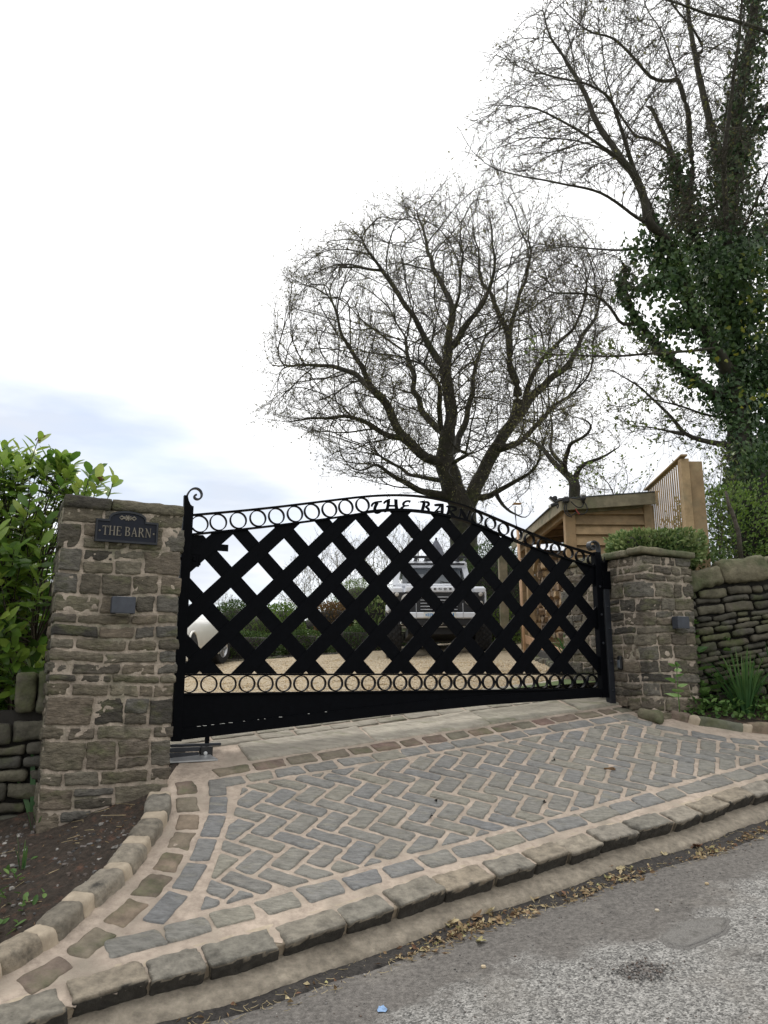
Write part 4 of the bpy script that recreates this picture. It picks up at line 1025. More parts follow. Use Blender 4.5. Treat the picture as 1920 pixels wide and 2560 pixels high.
# lattice slats
def slat(k, sign, d0, d1):
    # centre line z = sign*s + k
    w = .1185/math.sqrt(2)
    s_a, s_b = -.3, 4.4
    pts = [np.array([s_a, sign*s_a+k-w]), np.array([s_b, sign*s_b+k-w]), np.array([s_b, sign*s_b+k+w]), np.array([s_a, sign*s_a+k+w])]
    if sign < 0: pts = pts[::-1] if area(pts) < 0 else pts
    for p_, n_ in ((np.array([.004, 0]), np.array([1., 0])), (np.array([4.039, 0]), np.array([-1., 0])), (np.array([0, -.0128]), np.array([0, 1.]))):
        pts = clip_half(pts, p_, n_)
        if len(pts) < 3: return None
    s_ = np.linspace(0, 4.04, 400); f = sign*s_+k-(lowf(s_)-.007); ix = np.where(np.diff(np.sign(f)))[0]
    if len(ix):
        si = s_[ix[0]]; sl_ = (lowf(si+.12)-lowf(si-.12))/.24 if .12 < si < 3.9 else (lowf(min(si+.1, 4.04))-lowf(max(0, si-.1)))/.2; n_ = unit(np.array([sl_, -1.]))
        pts = clip_half(pts, np.array([si, lowf(si)-.0065]), n_)
    elif sign*2.02+k > 1.4 or (k > 1.0 if sign > 0 else -4.04+k > .9):
        e_s = 0.02 if sign > 0 else 4.02; sl_ = (lowf(e_s+.02)-lowf(e_s-.02))/.04; pts = clip_half(pts, np.array([e_s, lowf(e_s)-.0065]), unit(np.array([sl_, -1.])))
    if len(pts) < 3 or abs(area(pts)) < .0015: return None
    mb = MB(); mb.prism([tuple(q) for q in pts], gpf, d0, d1); return mb.build('lattice_slat', M_BLACK, gate)
for q in range(-10, 4): slat(.838+.432*q-.0, 1, -.008, -.001)
for q in range(-3, 12): slat(1.076+.432*q, -1, .0, .007)
# rings
def ring(s, z, R, cut=None, parent=gate, name='ring'):
    th = np.linspace(0, 2*math.pi, 36, endpoint=False)
    if cut: th = np.array([t for t in np.linspace(0, 2*math.pi, 60) if cut[0] <= s+R*math.cos(t) <= cut[1]])
    if cut and not (cut[0] <= s-R):
        th = np.linspace(-math.acos((cut[0]-s)/R), math.acos((cut[0]-s)/R), 28)
    elif cut and not (s+R <= cut[1]):
        a_ = math.acos((cut[1]-s)/R); th = np.linspace(a_, 2*math.pi-a_, 28)
    closed = not cut or (s-R >= cut[0] and s+R <= cut[1])
    if closed: th = np.linspace(0, 2*math.pi, 36, endpoint=False)
    n = len(th); V = []
    for (rr, dd_) in ((R, -.017), (R-.0075, -.017), (R-.0075, .017), (R, .017)): V += [gp(s+rr*math.cos(t), z+rr*math.sin(t), dd_) for t in th]
    F = [(k*n+i, k*n+(i+1) % n, ((k+1) % 4)*n+(i+1) % n, ((k+1) % 4)*n+i) for k in range(4) for i in range(n if closed else n-1)]
    mb = MB(); mb.add(V, F); return mb.build(name, M_BLACK, parent)
topc = [205, 326, 455, 582, 702, 822, 932, 1045, 1152, 1260]
tops = [ong(*z2(x, 330-(x-205)*.07))[0] for x in topc]; tops = [min(t_, 9) for t_ in tops]
tr = [ong(*z3(x, y))[0] for x, y in [(757, 305), (845, 340), (930, 372), (1015, 405), (1097, 437), (1182, 465), (1265, 493), (1350, 515), (1425, 540), (1502, 560)]]
for s in tops+tr:
    s = float(s); zc = (topf(s)+lowf(s))/2; R = (topf(s)-lowf(s))/2*math.cos(math.atan((topf(s+.05)-topf(s-.05))/.1))-.0075
    ring(s, zc, R, (.004, 4.039))
botc = [140, 265, 400, 530, 657, 780, 900, 1020, 1135, 1247, 1358, 1465, 1568]
bs = [float(ong(*z2(x, 1370))[0]) for x in botc]+[float(ong(*z3(x, 1360))[0]) for x in [428, 530-3, 627, 720, 813, 905, 997, 1086, 1172, 1258, 1343, 1425, 1502]]
bs2 = []
b0 = bs[1]; stp = (bs[-2]-bs[1])/24
for k in range(-1, 26): bs2.append(b0+stp*k)
for s in bs2:
    if -.05 < s < 4.09: ring(s, -.0915, .0645, (.004, 4.039))
# lettering on the arch
zl = lambda x, y: ong(880+x/4.608, 1220+y/4.608)
LET = {'T': [[(225, 215, 14), (232, 188, 20), (262, 165, 17), (345, 155, 15)], [(292, 168, 28), (262, 225, 26), (262, 275, 30), (300, 288, 22), (350, 265, 8)]],
 'H': [[(365, 180, 14), (380, 158, 20), (425, 140, 24), (440, 128, 6)], [(422, 145, 30), (415, 205, 28), (398, 262, 26), (372, 275, 12)], [(410, 205, 16), (505, 205, 16)], [(505, 130, 32), (508, 205, 30), (522, 280, 34)]],
 'E': [[(672, 160, 24), (655, 148, 16), (610, 155, 18), (585, 190, 24), (605, 208, 14), (655, 202, 12)], [(605, 208, 12), (568, 232, 24), (562, 262, 24), (600, 275, 16), (672, 258, 10)]],
 'B': [[(785, 160, 10), (835, 158, 28), (820, 225, 30), (800, 285, 26)], [(830, 158, 12), (880, 165, 24), (888, 195, 24), (845, 218, 12)], [(845, 218, 12), (885, 240, 26), (880, 275, 22), (800, 285, 12)]],
 'A': [[(950, 198, 18), (985, 195, 26), (1055, 192, 20)], [(1040, 195, 30), (1040, 255, 30), (1035, 320, 30)], [(1025, 200, 14), (970, 265, 16), (920, 300, 12)], [(975, 268, 12), (1040, 272, 14)]],
 'R': [[(1085, 215, 10), (1120, 208, 26), (1115, 275, 26), (1080, 330, 20)], [(1120, 210, 12), (1190, 225, 24), (1200, 250, 20), (1135, 268, 12)], [(1130, 268, 16), (1160, 310, 26), (1195, 345, 22)]],
 'N': [[(1225, 355, 16), (1250, 300, 16), (1255, 240, 18)], [(1250, 240, 22), (1285, 300, 30), (1325, 382, 30)], [(1325, 382, 14), (1335, 310, 15), (1360, 262, 18)]]}
q = 0
for Lx, sts in LET.items():
    mb = MB()
    for st in sts:
        P = []
        for x, y, w_ in st:
            s, z = zl(x, y); P.append((s, z, w_/4.608/1965*7.0*1.35))
        P = smooth_path(np.array(P), 2); q += 1; ribbon(mb, P, gpf, -.003-.00005*q, .003+.00005*q)
    mb.build('letter', M_BLACK, gate)
# backing strip the letters stand on
S = np.stack([np.linspace(1.50, 2.80, 24), lowf(np.linspace(1.50, 2.80, 24))+.0135], 1); strip(S, .008, -.014, .014, 'letter_base')
# scrolls: latch-side scroll curls at the top left, hinge-side scroll at the right
def scroll(base_s, base_z, path, wd, name='scroll'):
    S = smooth_path(np.array(path), 3); m_ = MB(); n = len(S); T = np.gradient(S, axis=0); T /= np.linalg.norm(T, axis=1)[:, None]; Nn = np.stack([-T[:, 1], T[:, 0]], 1)
    V = []; th = .0065
    for (k, dd_) in ((-1, -wd), (1, -wd), (1, wd), (-1, wd)): V += [gp(base_s+q[0]+n_[0]*k*th, base_z+q[1]+n_[1]*k*th, dd_) for q, n_ in zip(S, Nn)]
    F = [(k*n+i, k*n+i+1, ((k+1) % 4)*n+i+1, ((k+1) % 4)*n+i) for k in range(4) for i in range(n-1)]+[(0, n, 2*n, 3*n), (n-1, 4*n-1, 3*n-1, 2*n-1)]
    m_.add(V, F); m_.build(name, M_DKMETAL, gate)
scroll(-.035, 1.285, [(-.03, -.13), (-.028, -.02), (-.02, .07), (.005, .13), (.045, .155), (.085, .145), (.105, .11), (.098, .075), (.07, .06), (.045, .072), (.045, .095), (.062, .10)], .018)
scroll(4.078, 1.19, [(.035, -.10), (.037, -.02), (.035, .06), (.015, .10), (-.03, .115), (-.075, .10), (-.09, .065), (-.075, .03), (-.04, .02), (-.015, .04), (-.02, .065), (-.04, .068)], .030)
# curved gusset beneath left scroll, latch bolt and keeper
mb = MB(); mb.prism([(-.07, 1.285), (.003, 1.25), (.003, 1.28), (-.02, 1.30), (-.035, 1.33), (-.045, 1.37), (-.072, 1.37)], gpf, -.02, .02); mb.build('gusset', M_BLACK, gate)
mb = MB(); c = gp(-.02, .855, 0); mb.tube([gp(-.12, .868, -.0), gp(.05, .868, -.0)], .011, 10); mb.box(gp(.036, .868, 0), (.03, .034, .04), MG, bev=.004); mb.box(gp(-.09, .868, 0), (.018, .034, .04), MG, bev=.004)
mb.build('latch_bolt', M_BLACK, gate)
gbox('latch_bracket', .003, .085, .90, .945, -.01, .012); gbox('latch_bracket', .003, .075, .808, .826, -.01, .012); gbox('latch_bracket', .066, .085, .82, .90, -.01, .012)
gbox('infill_plate', .003, .30, .945, 1.0, -.0065, -.0005, bev=0)
for (s, z) in ((4.0385, .56), (4.0385, .28), (4.0385, .84)): 
    mb = MB(); mb.lathe([(.012, 0), (.012, .006), (1e-4, .009)], gp(4.078, z, -.035), frame(np.r_[GT, 0], np.array([0, 0, 1.]), np.r_[-GN, 0]), 8); mb.build('bolt', M_DKMETAL, gate)

# hinge post beside the short pillar with its crown of spikes
post = empty('gate_post', gp(4.17, -.33), 'square black steel gate post crowned with spikes beside the short stone pillar', 'post')
gbox('post', 4.135, 4.205, -.42, .86, -.03, .035, post, M_DKMETAL)
gbox('collar', 4.118, 4.222, .82, 1.0, -.04, .045, post, M_BLACK)
for k, (ds, h, ln) in enumerate(((-.044, .10, -.018), (-.024, .165, -.008), (-.002, .115, .0), (.018, .155, .008), (.04, .20, .03))):
    mb = MB(); s = 4.168+ds; mb.prism([(s-.013, .999), (s+.013, .999), (s+.016+ln*.4, .999+h*.5), (s+ln, .999+h), (s-.010+ln*.4, .999+h*.5)], gpf, .006*k-.02, .006*k-.008); mb.build('spike', M_BLACK, post)
for z in (.64, .42, .10, -.18):
    mb = MB(); mb.lathe([(.011, 0), (.011, .006), (.006, .012), (1e-4, .013)], gp(4.17, z, -.03), frame(np.r_[GT, 0], np.array([0, 0, 1.]), np.r_[-GN, 0]), 10); mb.build('bolt', M_DKMETAL, post)
gbox('hinge_strap', 4.113, 4.14, .84, .96, -.02, .02, post, M_BLACK)

# opener arm and its plate at the foot of the gate
op = empty('gate_opener', gp(.05, -.60), 'dark metal gate opener arm on a bright steel plate under the gate corner', 'gate opener')
gbox('arm', -.12, .155, -.575, -.545, -.10, -.065, op, M_DKMETAL); gbox('arm', -.12, .12, -.61, -.582, -.10, -.065, op, M_DKMETAL)
gbox('drag_bar', -.07, .305, -.548, -.528, -.02, .02, op, M_DKMETAL); gbox('mounting_tab', .185, .215, -.53, -.44, -.015, .015, op, M_BLACK)
gbox('pivot_block', .13, .22, -.612, -.545, -.115, -.05, op, M_PLASTIC)
mb = MB(); mb.lathe([(.014, 0), (.014, .006), (.008, .007), (.008, .012), (1e-4, .012)], gp(.165, -.59, -.115), frame(np.r_[GT, 0], np.array([0, 0, 1.]), np.r_[-GN, 0]), 12); mb.build('pivot_bolt', M_STEEL, op)
A4 = [dp(*(420+x/5.53, 1780+y/5.53), .014) for x, y in ((20, 690), (690, 655), (540, 565), (60, 600))]
A4[3] = A4[0]+(A4[2]-A4[1])*1.0
mb = MB(); mb.prism([tuple(q) for q in A4], lambda a, b, d: np.array([a, b, zdrive(a, b)+d]), .006, .016); mb.build('ground_plate', M_STEEL, op)

# ============================================================ vegetation tools
def leafset(mb, P, D, Nn, L, Wd, tint=None, fold=.25, shape='oval', curl=.0):
    """P base points, D direction, Nn normal hint, L length, Wd width -> folded leaves"""
    P = np.asarray(P, float); k = len(P)
    if k == 0: return
    D = D/(np.linalg.norm(D, axis=1, keepdims=True)+1e-9); S = np.cross(D, Nn); S /= np.linalg.norm(S, axis=1, keepdims=True)+1e-9; U = np.cross(S, D)
    L = np.broadcast_to(np.asarray(L, float), (k,)); Wd = np.broadcast_to(np.asarray(Wd, float), (k,))
    if shape == 'quad': T = [(0, 0, 0), (.45, .5, fold*.5), (1, 0, 0), (.45, -.5, fold*.5)]; F = [(0, 1, 2, 3)]
    elif shape == 'oval':
        T = [(0, 0, 0), (.25, .36, fold*.36), (.6, .5, fold*.5), (.88, .27, fold*.3), (1, 0, 0), (.88, -.27, fold*.3), (.6, -.5, fold*.5), (.25, -.36, fold*.36), (.25, 0, 0), (.6, 0, 0), (.88, 0, 0)]
        F = [(0, 8, 1, 1), (8, 9, 2, 1), (9, 10, 3, 2), (10, 4, 3, 3), (0, 7, 8, 8), (8, 7, 6, 9), (9, 6, 5, 10), (10, 5, 4, 4)]
    elif shape == 'ivy':
        T = [(0, 0, 0), (.05, .42, .0), (.35, .5, fold*.3), (.55, .28, 0), (1, 0, -.1), (.55, -.28, 0), (.35, -.5, fold*.3), (.05, -.42, 0)]; F = [(0, 1, 2, 3), (0, 3, 4, 5), (0, 5, 6, 7)]
    elif shape == 'heart':
        T = [(.06, 0, 0), (-.08, .3, .06), (.12, .5, .1), (.45, .44, .1), (.75, .22, .04), (1, 0, -.08), (.75, -.22, .04), (.45, -.44, .1), (.12, -.5, .1), (-.08, -.3, .06)]; F = [(0, 1, 2, 3), (0, 3, 4, 5), (0, 5, 6, 7), (0, 7, 8, 9)]
    T = np.array(T)
    X = T[:, 0]; Z = T[:, 2]-curl*X*X
    V = P[:, None]+D[:, None]*(X[None]*L[:, None])[..., None]+S[:, None]*(T[:, 1][None]*Wd[:, None])[..., None]+U[:, None]*(Z[None]*Wd[:, None]-0)[..., None]
    n = len(T); t = RNG.random(k) if tint is None else np.broadcast_to(tint, (k,))
    tr = [f[:3] for f in F if len(set(f)) == 3]; qd = [f for f in F if len(set(f)) == 4]
    base = mb.n; mb.V.append(V.reshape(-1, 3)); mb.T.append(np.repeat(t, n)); mb.n += k*n
    o = (np.arange(k)*n+base)[:, None, None]
    if tr: mb.F.append((np.array(tr)[None]+o).reshape(-1, 3))
    if qd: mb.F.append((np.array(qd)[None]+o).reshape(-1, 4))
def rdir(n):
    v = RNG.normal(size=(n, 3)); return v/np.linalg.norm(v, axis=1, keepdims=True)
def tri_tubes(mb, A, B, C, ra, rc):
    """many thin three-point twigs"""
    k = len(A)
    if k == 0: return
    D = C-A; D /= np.linalg.norm(D, axis=1, keepdims=True)+1e-9; S = np.cross(D, rdir(k)); S /= np.linalg.norm(S, axis=1, keepdims=True)+1e-9; U = np.cross(D, S); V = []
    for P, r in ((A, ra), (B, (ra+rc)/2), (C, rc)):
        r = np.broadcast_to(r, (k,))
        for q in range(3):
            a = q*2*np.pi/3; V.append(P+(S*math.cos(a)+U*math.sin(a))*r[:, None])
    V = np.stack(V, 1); F = np.array([(a*3+q, a*3+(q+1) % 3, (a+1)*3+(q+1) % 3, (a+1)*3+q) for a in (0, 1) for q in range(3)])
    mb.add(V.reshape(-1, 3), (F[None]+(np.arange(k)*9)[:, None, None]).reshape(-1, 4))

def colonize(paths, attr, step, di, dk, iters=200, jit=.25, up=.0, mom=.45, hub=None, rad=.0):
    """space colonisation from traced limbs; returns pos, parent, trunk radius hints"""
    pos, par = [], []
    for (P, attach) in paths:
        P = resample(np.asarray(P, float), step); P[1:-1] += RNG.normal(0, step*.05, (len(P)-2, 3)) if len(P) > 2 else 0
        prev = -1
        if attach:
            A = np.array(pos); prev = int(np.argmin(np.linalg.norm(A-P[0], axis=1))); P = P[1:]
        for p in P: pos.append(p); par.append(prev); prev = len(pos)-1
    pos = np.array(pos); par = list(par); attr = np.asarray(attr, float)
    near = np.zeros(len(attr), int); nd = np.full(len(attr), 1e9)
    def upd(i0):
        nonlocal near, nd
        for c0 in range(i0, len(pos), 400):
            Q = pos[c0:c0+400]; d = np.linalg.norm(attr[:, None]-Q[None], axis=2); m = d.argmin(1); dm = d[np.arange(len(attr)), m]; b = dm < nd; near[b] = m[b]+c0; nd[b] = dm[b]
    global NSEED
    NSEED = len(pos); upd(0); used = {}
    for it in range(iters):
        keep = nd > dk; attr, near, nd = attr[keep], near[keep], nd[keep]
        act = nd < di
        if not act.any(): break
        dr = attr[act]-pos[near[act]]; dr /= np.linalg.norm(dr, axis=1, keepdims=True)
        acc = np.zeros_like(pos); np.add.at(acc, near[act], dr); ids = np.unique(near[act])
        v = acc[ids]; v /= np.linalg.norm(v, axis=1, keepdims=True)+1e-9
        pa = np.array([par[i] for i in ids]); pd_ = np.where((pa >= 0)[:, None], pos[ids]-pos[np.maximum(pa, 0)], 0); v += mom*pd_/(np.linalg.norm(pd_, axis=1, keepdims=True)+1e-9)
        if hub is not None: rv = pos[ids]-hub; v += rad*rv/(np.linalg.norm(rv, axis=1, keepdims=True)+1e-9)
        v += RNG.normal(0, jit, v.shape); v[:, 2] += up; v /= np.linalg.norm(v, axis=1, keepdims=True)
        new, np_ = [], []
        for i, q in zip(ids, v):
            p = pos[i]+q*step; l_ = used.setdefault(int(i), [])
            if len(l_) >= 3 or any(np.linalg.norm(p-o) < step*.45 for o in l_): continue
            l_.append(p); new.append(p); np_.append(int(i))
        if not new:
            break
        i0 = len(pos); pos = np.vstack([pos, new]); par += np_; upd(i0)
    return pos, np.array(par)
def floor_radii(pos, R, paths, rr):
    """keep the traced limbs at least as thick as seen: rr[i] = (start, end)"""
    for (P, _), (ra, rb) in zip(paths, rr):
        Q = resample(np.asarray(P, float), .06); f = np.linspace(0, 1, len(Q)); r = ra+(rb-ra)*f**.8
        d = np.linalg.norm(pos[:NSEED, None]-Q[None], axis=2); j = d.argmin(1); near = np.nonzero(d[np.arange(NSEED), j] < .11)[0]
        R[near] = np.maximum(R[near], r[j[near]])
    return R
def wiggle(P, amp, n=3):
    P = smooth_path(np.asarray(P, float), 1); P = resample(P, .25)
    if len(P) < 4: return P
    q = fbm(np.c_[P*1.9], int(abs(P[0].sum()*100)) % 999, 2); q2 = fbm(np.c_[P*1.9+50], int(abs(P[-1].sum()*100)) % 999, 2); q3 = fbm(np.c_[P*1.9+90], 7, 2)
    m = np.minimum(1, np.minimum(np.arange(len(P)), 4)/3.0)
    return P+np.c_[q*m, q2*m*.6, q3*m]*amp
def radii(pos, par, r0, e, rmax=None):
    n = len(pos); a = np.zeros(n); kids = np.zeros(n, int)
    for i in range(n):
        if par[i] >= 0: kids[par[i]] += 1
    for i in range(n-1, -1, -1):
        if a[i] == 0: a[i] = r0**e
        if par[i] >= 0: a[par[i]] += a[i]
    return a**(1/e), kids
def wood(mb, pos, par, R, sides=(8, 6, 4, 3), rmin=0.0, thr=(.12, .04, .015), wig=0.0):
    n = len(pos); ch = [[] for _ in range(n)]
    for i in range(n):
        if par[i] >= 0: ch[par[i]].append(i)
    starts = [i for i in range(n) if par[i] < 0]; seen = set()
    stack = [(s, None) for s in starts]
    while stack:
        i, p0 = stack.pop(); chain = [i] if p0 is None else [p0, i]
        while ch[i]:
            c = sorted(ch[i], key=lambda q: -R[q]); 
            for q in c[1:]: stack.append((q, i))
            i = c[0]; chain.append(i)
        if len(chain) < 2: continue
        P = pos[chain].copy(); r = R[chain].copy()
        if p0 is not None: r[0] = min(r[0], r[1]*1.15)
        if len(P) > 3: P[1:-1] = P[1:-1]*.5+(P[:-2]+P[2:])*.25
        s = sides[0] if r.max() > thr[0] else sides[1] if r.max() > thr[1] else sides[2] if r.max() > thr[2] else sides[3]
        mb.tube(P, r, s, cap=False)
def twigs(mb, mleaf, pos, par, R, rlim, per, ln, r, leafn=2, leafL=.03, leafW=.016, ends=None, droop=.0, up=.2, spread=.9, leaf_shape='quad', leafp=1.0, sub=2):
    ids = np.where((R < rlim) & (par >= 0))[0]
    if ends is not None: ids = ids[ends(pos[ids])]
    ids = np.repeat(ids, per); k = len(ids); A = pos[ids]; D = A-pos[par[ids]]; D /= np.linalg.norm(D, axis=1, keepdims=True)+1e-9
    d = D+rdir(k)*spread; d[:, 2] += up-droop; d /= np.linalg.norm(d, axis=1, keepdims=True); L = ln*RNG.uniform(.5, 1.3, k)
    B = A+d*(L*.5)[:, None]+rdir(k)*(L*.08)[:, None]; C = B+(d+rdir(k)*.35)*(L*.5)[:, None]
    tri_tubes(mb, A, B, C, r, r*.5)
    tips = [C, B]; td = [d, d]
    for q in range(sub):
        f = RNG.uniform(.3, .95, k)[:, None]; A2 = np.where(f < .5, A+(B-A)*f*2, B+(C-B)*(f*2-1)); d2 = d+rdir(k)*.9; d2[:, 2] += up*.5; d2 /= np.linalg.norm(d2, axis=1, keepdims=True)
        L2 = L*RNG.uniform(.25, .55, k); B2 = A2+d2*(L2*.5)[:, None]; C2 = B2+(d2+rdir(k)*.3)*(L2*.5)[:, None]; tri_tubes(mb, A2, B2, C2, r*.7, r*.4); tips.append(C2); td.append(d2)
    if mleaf is not None:
        T = np.concatenate(tips); Dd = np.concatenate(td)
        m = RNG.random(len(T)) < leafp; T, Dd = T[m], Dd[m]
        T = np.repeat(T, leafn, 0); Dd = np.repeat(Dd, leafn, 0); k2 = len(T)
        leafset(mleaf, T-Dd*RNG.uniform(0, .05, (k2, 1)), Dd+rdir(k2)*.8, rdir(k2), leafL*RNG.uniform(.6, 1.4, k2), leafW*RNG.uniform(.6, 1.4, k2), shape=leaf_shape)
def in_env(n, poly_uv, Y, half, cen=None):
    """random points whose plan outline is the crown outline; real depth around distance Y"""
    poly = np.array(poly_uv, float); lo, hi = poly.min(0), poly.max(0); out = []
    c = poly.mean(0) if cen is None else np.array(cen); 
    while len(out) < n:
        q = RNG.uniform(lo, hi, (n, 2)); q = q[inpoly(q[:, 0], q[:, 1], poly_uv)]
        rr = np.linalg.norm((q-c)/(hi-lo)*2, axis=1); hd = half*np.sqrt(np.clip(1.08-rr**2, .06, 1)); y = Y+RNG.uniform(-1, 1, len(q))*hd
        for (u, v), yy in zip(q, y):
            out.append(at(u, v, yy))
    return np.array(out[:n])

# ============================================================ the big bare oak behind the yard
z7 = lambda x, y: (600+x/1.728, 400+y/1.728)
OY = 21.0
def P7(pts, dz=0.0, dz1=None, Y=OY):
    n = len(pts); return [at(*z7(x, y), Y+dz+(0 if dz1 is None else (dz1-dz)*i/(n-1))) for i, (x, y) in enumerate(pts)]
base = at(*z7(945, 1640), OY); base[2] = zgravel(base[0], 19.0)-.3
base = at(*z7(968, 1640), OY); base[2] = zgravel(base[0], 19.0)-.3
limbs = [
 ([base]+P7([(965, 1570), (958, 1500)]), False),
 (P7([(958, 1500), (915, 1390), (888, 1300), (905, 1200), (915, 1080), (890, 1000), (880, 900), (905, 780), (925, 660), (945, 560), (960, 470), (950, 380)], 0, -1.0), True),
 (P7([(962, 1525), (1000, 1470), (1035, 1380), (1090, 1260), (1180, 1140), (1260, 1030), (1350, 960), (1430, 860), (1480, 760), (1540, 650), (1590, 550)], 0, .8), True),
 (P7([(890, 1310), (800, 1270), (700, 1190), (640, 1080), (560, 990), (520, 880), (440, 760), (400, 650), (380, 540)], -.3, -2.0), True),
 (P7([(720, 1200), (600, 1170), (500, 1120), (400, 1100), (280, 1100), (200, 1130)], -.8, -2.6), True),
 (P7([(920, 1470), (830, 1430), (760, 1420), (700, 1390), (620, 1330), (560, 1320), (480, 1340)], 0, -2.2), True),
 (P7([(885, 1390), (800, 1370), (720, 1365), (640, 1290), (560, 1250)], 0, 2.2), True),
 (P7([(560, 990), (470, 900), (350, 880), (220, 890), (130, 900)], -1.0, .5), True),
 (P7([(905, 1190), (830, 1170), (770, 1050), (740, 900), (715, 790)], 0, 1.8), True),
 (P7([(880, 900), (820, 800), (760, 720), (700, 600), (640, 520), (560, 400), (480, 310)], -.4, -.4), True),
 (P7([(925, 660), (880, 540), (830, 450), (800, 330), (760, 200)], -.6, 1.2), True),
 (P7([(905, 830), (940, 800), (990, 680), (1080, 580), (1110, 480), (1100, 380), (1090, 250)], -.4, -1.6), True),
 (P7([(1185, 1140), (1190, 1100), (1185, 980), (1160, 850), (1150, 740), (1190, 640), (1230, 500), (1250, 380), (1240, 260)], .3, 1.4), True),
 (P7([(1155, 740), (1110, 640), (1050, 520), (1020, 400), (1000, 260)], .8, 2.6), True),
 (P7([(1110, 1250), (1200, 1240), (1260, 1170), (1330, 1080), (1420, 1010), (1500, 930)], .2, -1.8), True),
 (P7([(1230, 1070), (1240, 950), (1300, 850), (1370, 780), (1450, 720), (1500, 600), (1530, 480)], .4, -1.2), True),
 (P7([(1030, 1480), (1100, 1450), (1180, 1390), (1250, 1360), (1300, 1290), (1310, 1240)], .2, -1.2), True),
 (P7([(1110, 1455), (1150, 1510), (1240, 1540)], 0, -1.6), True),
 (P7([(900, 1290), (950, 1200), (990, 1080), (1010, 950), (1030, 820), (1060, 740)], 0, 2.4), True),
 (P7([(905, 1330), (930, 1290), (990, 1300), (1000, 1240)], 0, -1.6), True),
 (P7([(870, 1200), (865, 1050), (850, 930), (790, 880)], 0, -2.0), True)]
env = [z7(*q) for q in [(85, 900), (120, 640), (160, 500), (290, 400), (430, 290), (560, 210), (700, 150), (850, 60), (1000, 35), (1150, 60), (1300, 120), (1450, 200), (1560, 330), (1630, 480), (1640, 650), (1600, 850), (1570, 1000), (1500, 1120), (1350, 1210), (1300, 1380), (1100, 1460), (850, 1470), (640, 1450), (420, 1430), (330, 1250), (140, 1190)]]
ec_ = np.array(z7(900, 900)); A = in_env(6500, [tuple(ec_+(np.array(q)-ec_)*.915) for q in env], OY, 3.7, z7(900, 850))
limbs = [limbs[0]]+[(wiggle(P, .20), a) for P, a in limbs[1:]]
hub_ = at(*z7(950, 1330), OY)
A = A[(fbm(A*.8, 77, 2) > -.22) | (np.linalg.norm(A-hub_, axis=1) < 4.5)]
pos, par = colonize(limbs, A, .20, 2.6, .34, 160, jit=.18, up=.04, mom=.55, hub=hub_, rad=.85)
R, kids = radii(pos, par, .0085, 2.2)
k0 = R[2]; R = np.where(R > .06, .06+(R-.06)*(.38-.06)/max(k0-.06, .01), R)
R = floor_radii(pos, R, limbs, [(.40, .36), (.21, .018), (.25, .018), (.16, .018), (.10, .015), (.14, .015), (.09, .015), (.09, .015), (.12, .018), (.12, .016), (.085, .015), (.11, .016), (.16, .016), (.095, .015), (.12, .016), (.10, .015), (.11, .016), (.07, .014), (.095, .015), (.08, .02), (.095, .015)])
oak = empty('oak_tree', base, 'huge spreading bare oak with just opening buds standing behind the yard', 'tree')
mb = MB(); wood(mb, pos, par, R, thr=(.10, .035, .012)); mb.build('trunk', M_BARK, oak, smooth=True)
mb, ml = MB(), MB(); twigs(mb, ml, pos, par, R, .013, 2, .50, .0034, leafn=1, leafL=.055, leafW=.030, up=.30, leafp=.30, sub=3, spread=.50)
tipd = np.zeros(len(pos), bool); tipd[np.nonzero(kids == 0)[0]] = True
twigs(mb, ml, pos, par, np.where(tipd, 0, 9.0), .5, 2, .80, .0050, leafn=2, leafL=.05, leafW=.028, up=.25, leafp=.45, sub=4, spread=.32)
mb.build('twigs', M_TWIG, oak); ml.build('crown', M_BUD, oak)
print('oak', len(pos))

# ---- leaning bare tree rising behind the shed
def P8(pts, Y, dz=0.0, dz1=None):
    n = len(pts); return [at(1160+x/1.626, y/1.626, Y+dz+(0 if dz1 is None else (dz1-dz)*i/(n-1))) for i, (x, y) in enumerate(pts)]
LY = 15.0
b2 = at(1433, 1300, LY); b2[2] = zgravel(b2[0], LY)-.1
limbs = [([b2]+[at(1434, 1236, LY), at(1437, 1200, LY)], False),
 ([at(*z7(x, y), LY+.2*i) for i, (x, y) in enumerate([(1445, 1385), (1400, 1350), (1340, 1290), (1300, 1235), (1255, 1215), (1210, 1180)])], True),
 ([at(*z7(x, y), LY-.25*i) for i, (x, y) in enumerate([(1390, 1345), (1420, 1240), (1425, 1225), (1500, 1190), (1525, 1150), (1490, 1120)])], True),
 ([at(*z7(x, y), LY-.1*i) for i, (x, y) in enumerate([(1445, 1385), (1465, 1320), (1510, 1300), (1560, 1290), (1640, 1240)])], True),
 ([at(*z7(x, y), LY+.3*i) for i, (x, y) in enumerate([(1330, 1280), (1350, 1200), (1345, 1100), (1300, 1010)])], True)]
A = in_env(500, [z7(*q) for q in [(1180, 1250), (1180, 1050), (1300, 960), (1500, 1050), (1640, 1180), (1640, 1330), (1500, 1380), (1300, 1320)]], LY, 1.3)
pos, par = colonize(limbs, A, .14, 1.6, .30, 60, jit=.3)
R, kids = radii(pos, par, .005, 2.3); k0 = R[1]; R = floor_radii(pos, np.minimum(R, .05), limbs, [(.13, .115), (.085, .02), (.06, .015), (.07, .012), (.04, .012)])
tr = empty('bare_tree', b2, 'small crooked bare tree leaning up from behind the log store roof', 'tree')
mb = MB(); wood(mb, pos, par, R, thr=(.06, .03, .01)); mb.build('trunk', M_BARK, tr, smooth=True)
mb, ml = MB(), MB(); twigs(mb, ml, pos, par, R, .010, 2, .35, .004, leafn=2, leafL=.045, leafW=.025, leafp=.5); mb.build('twigs', M_TWIG, tr); ml.build('crown', M_BUD, tr)

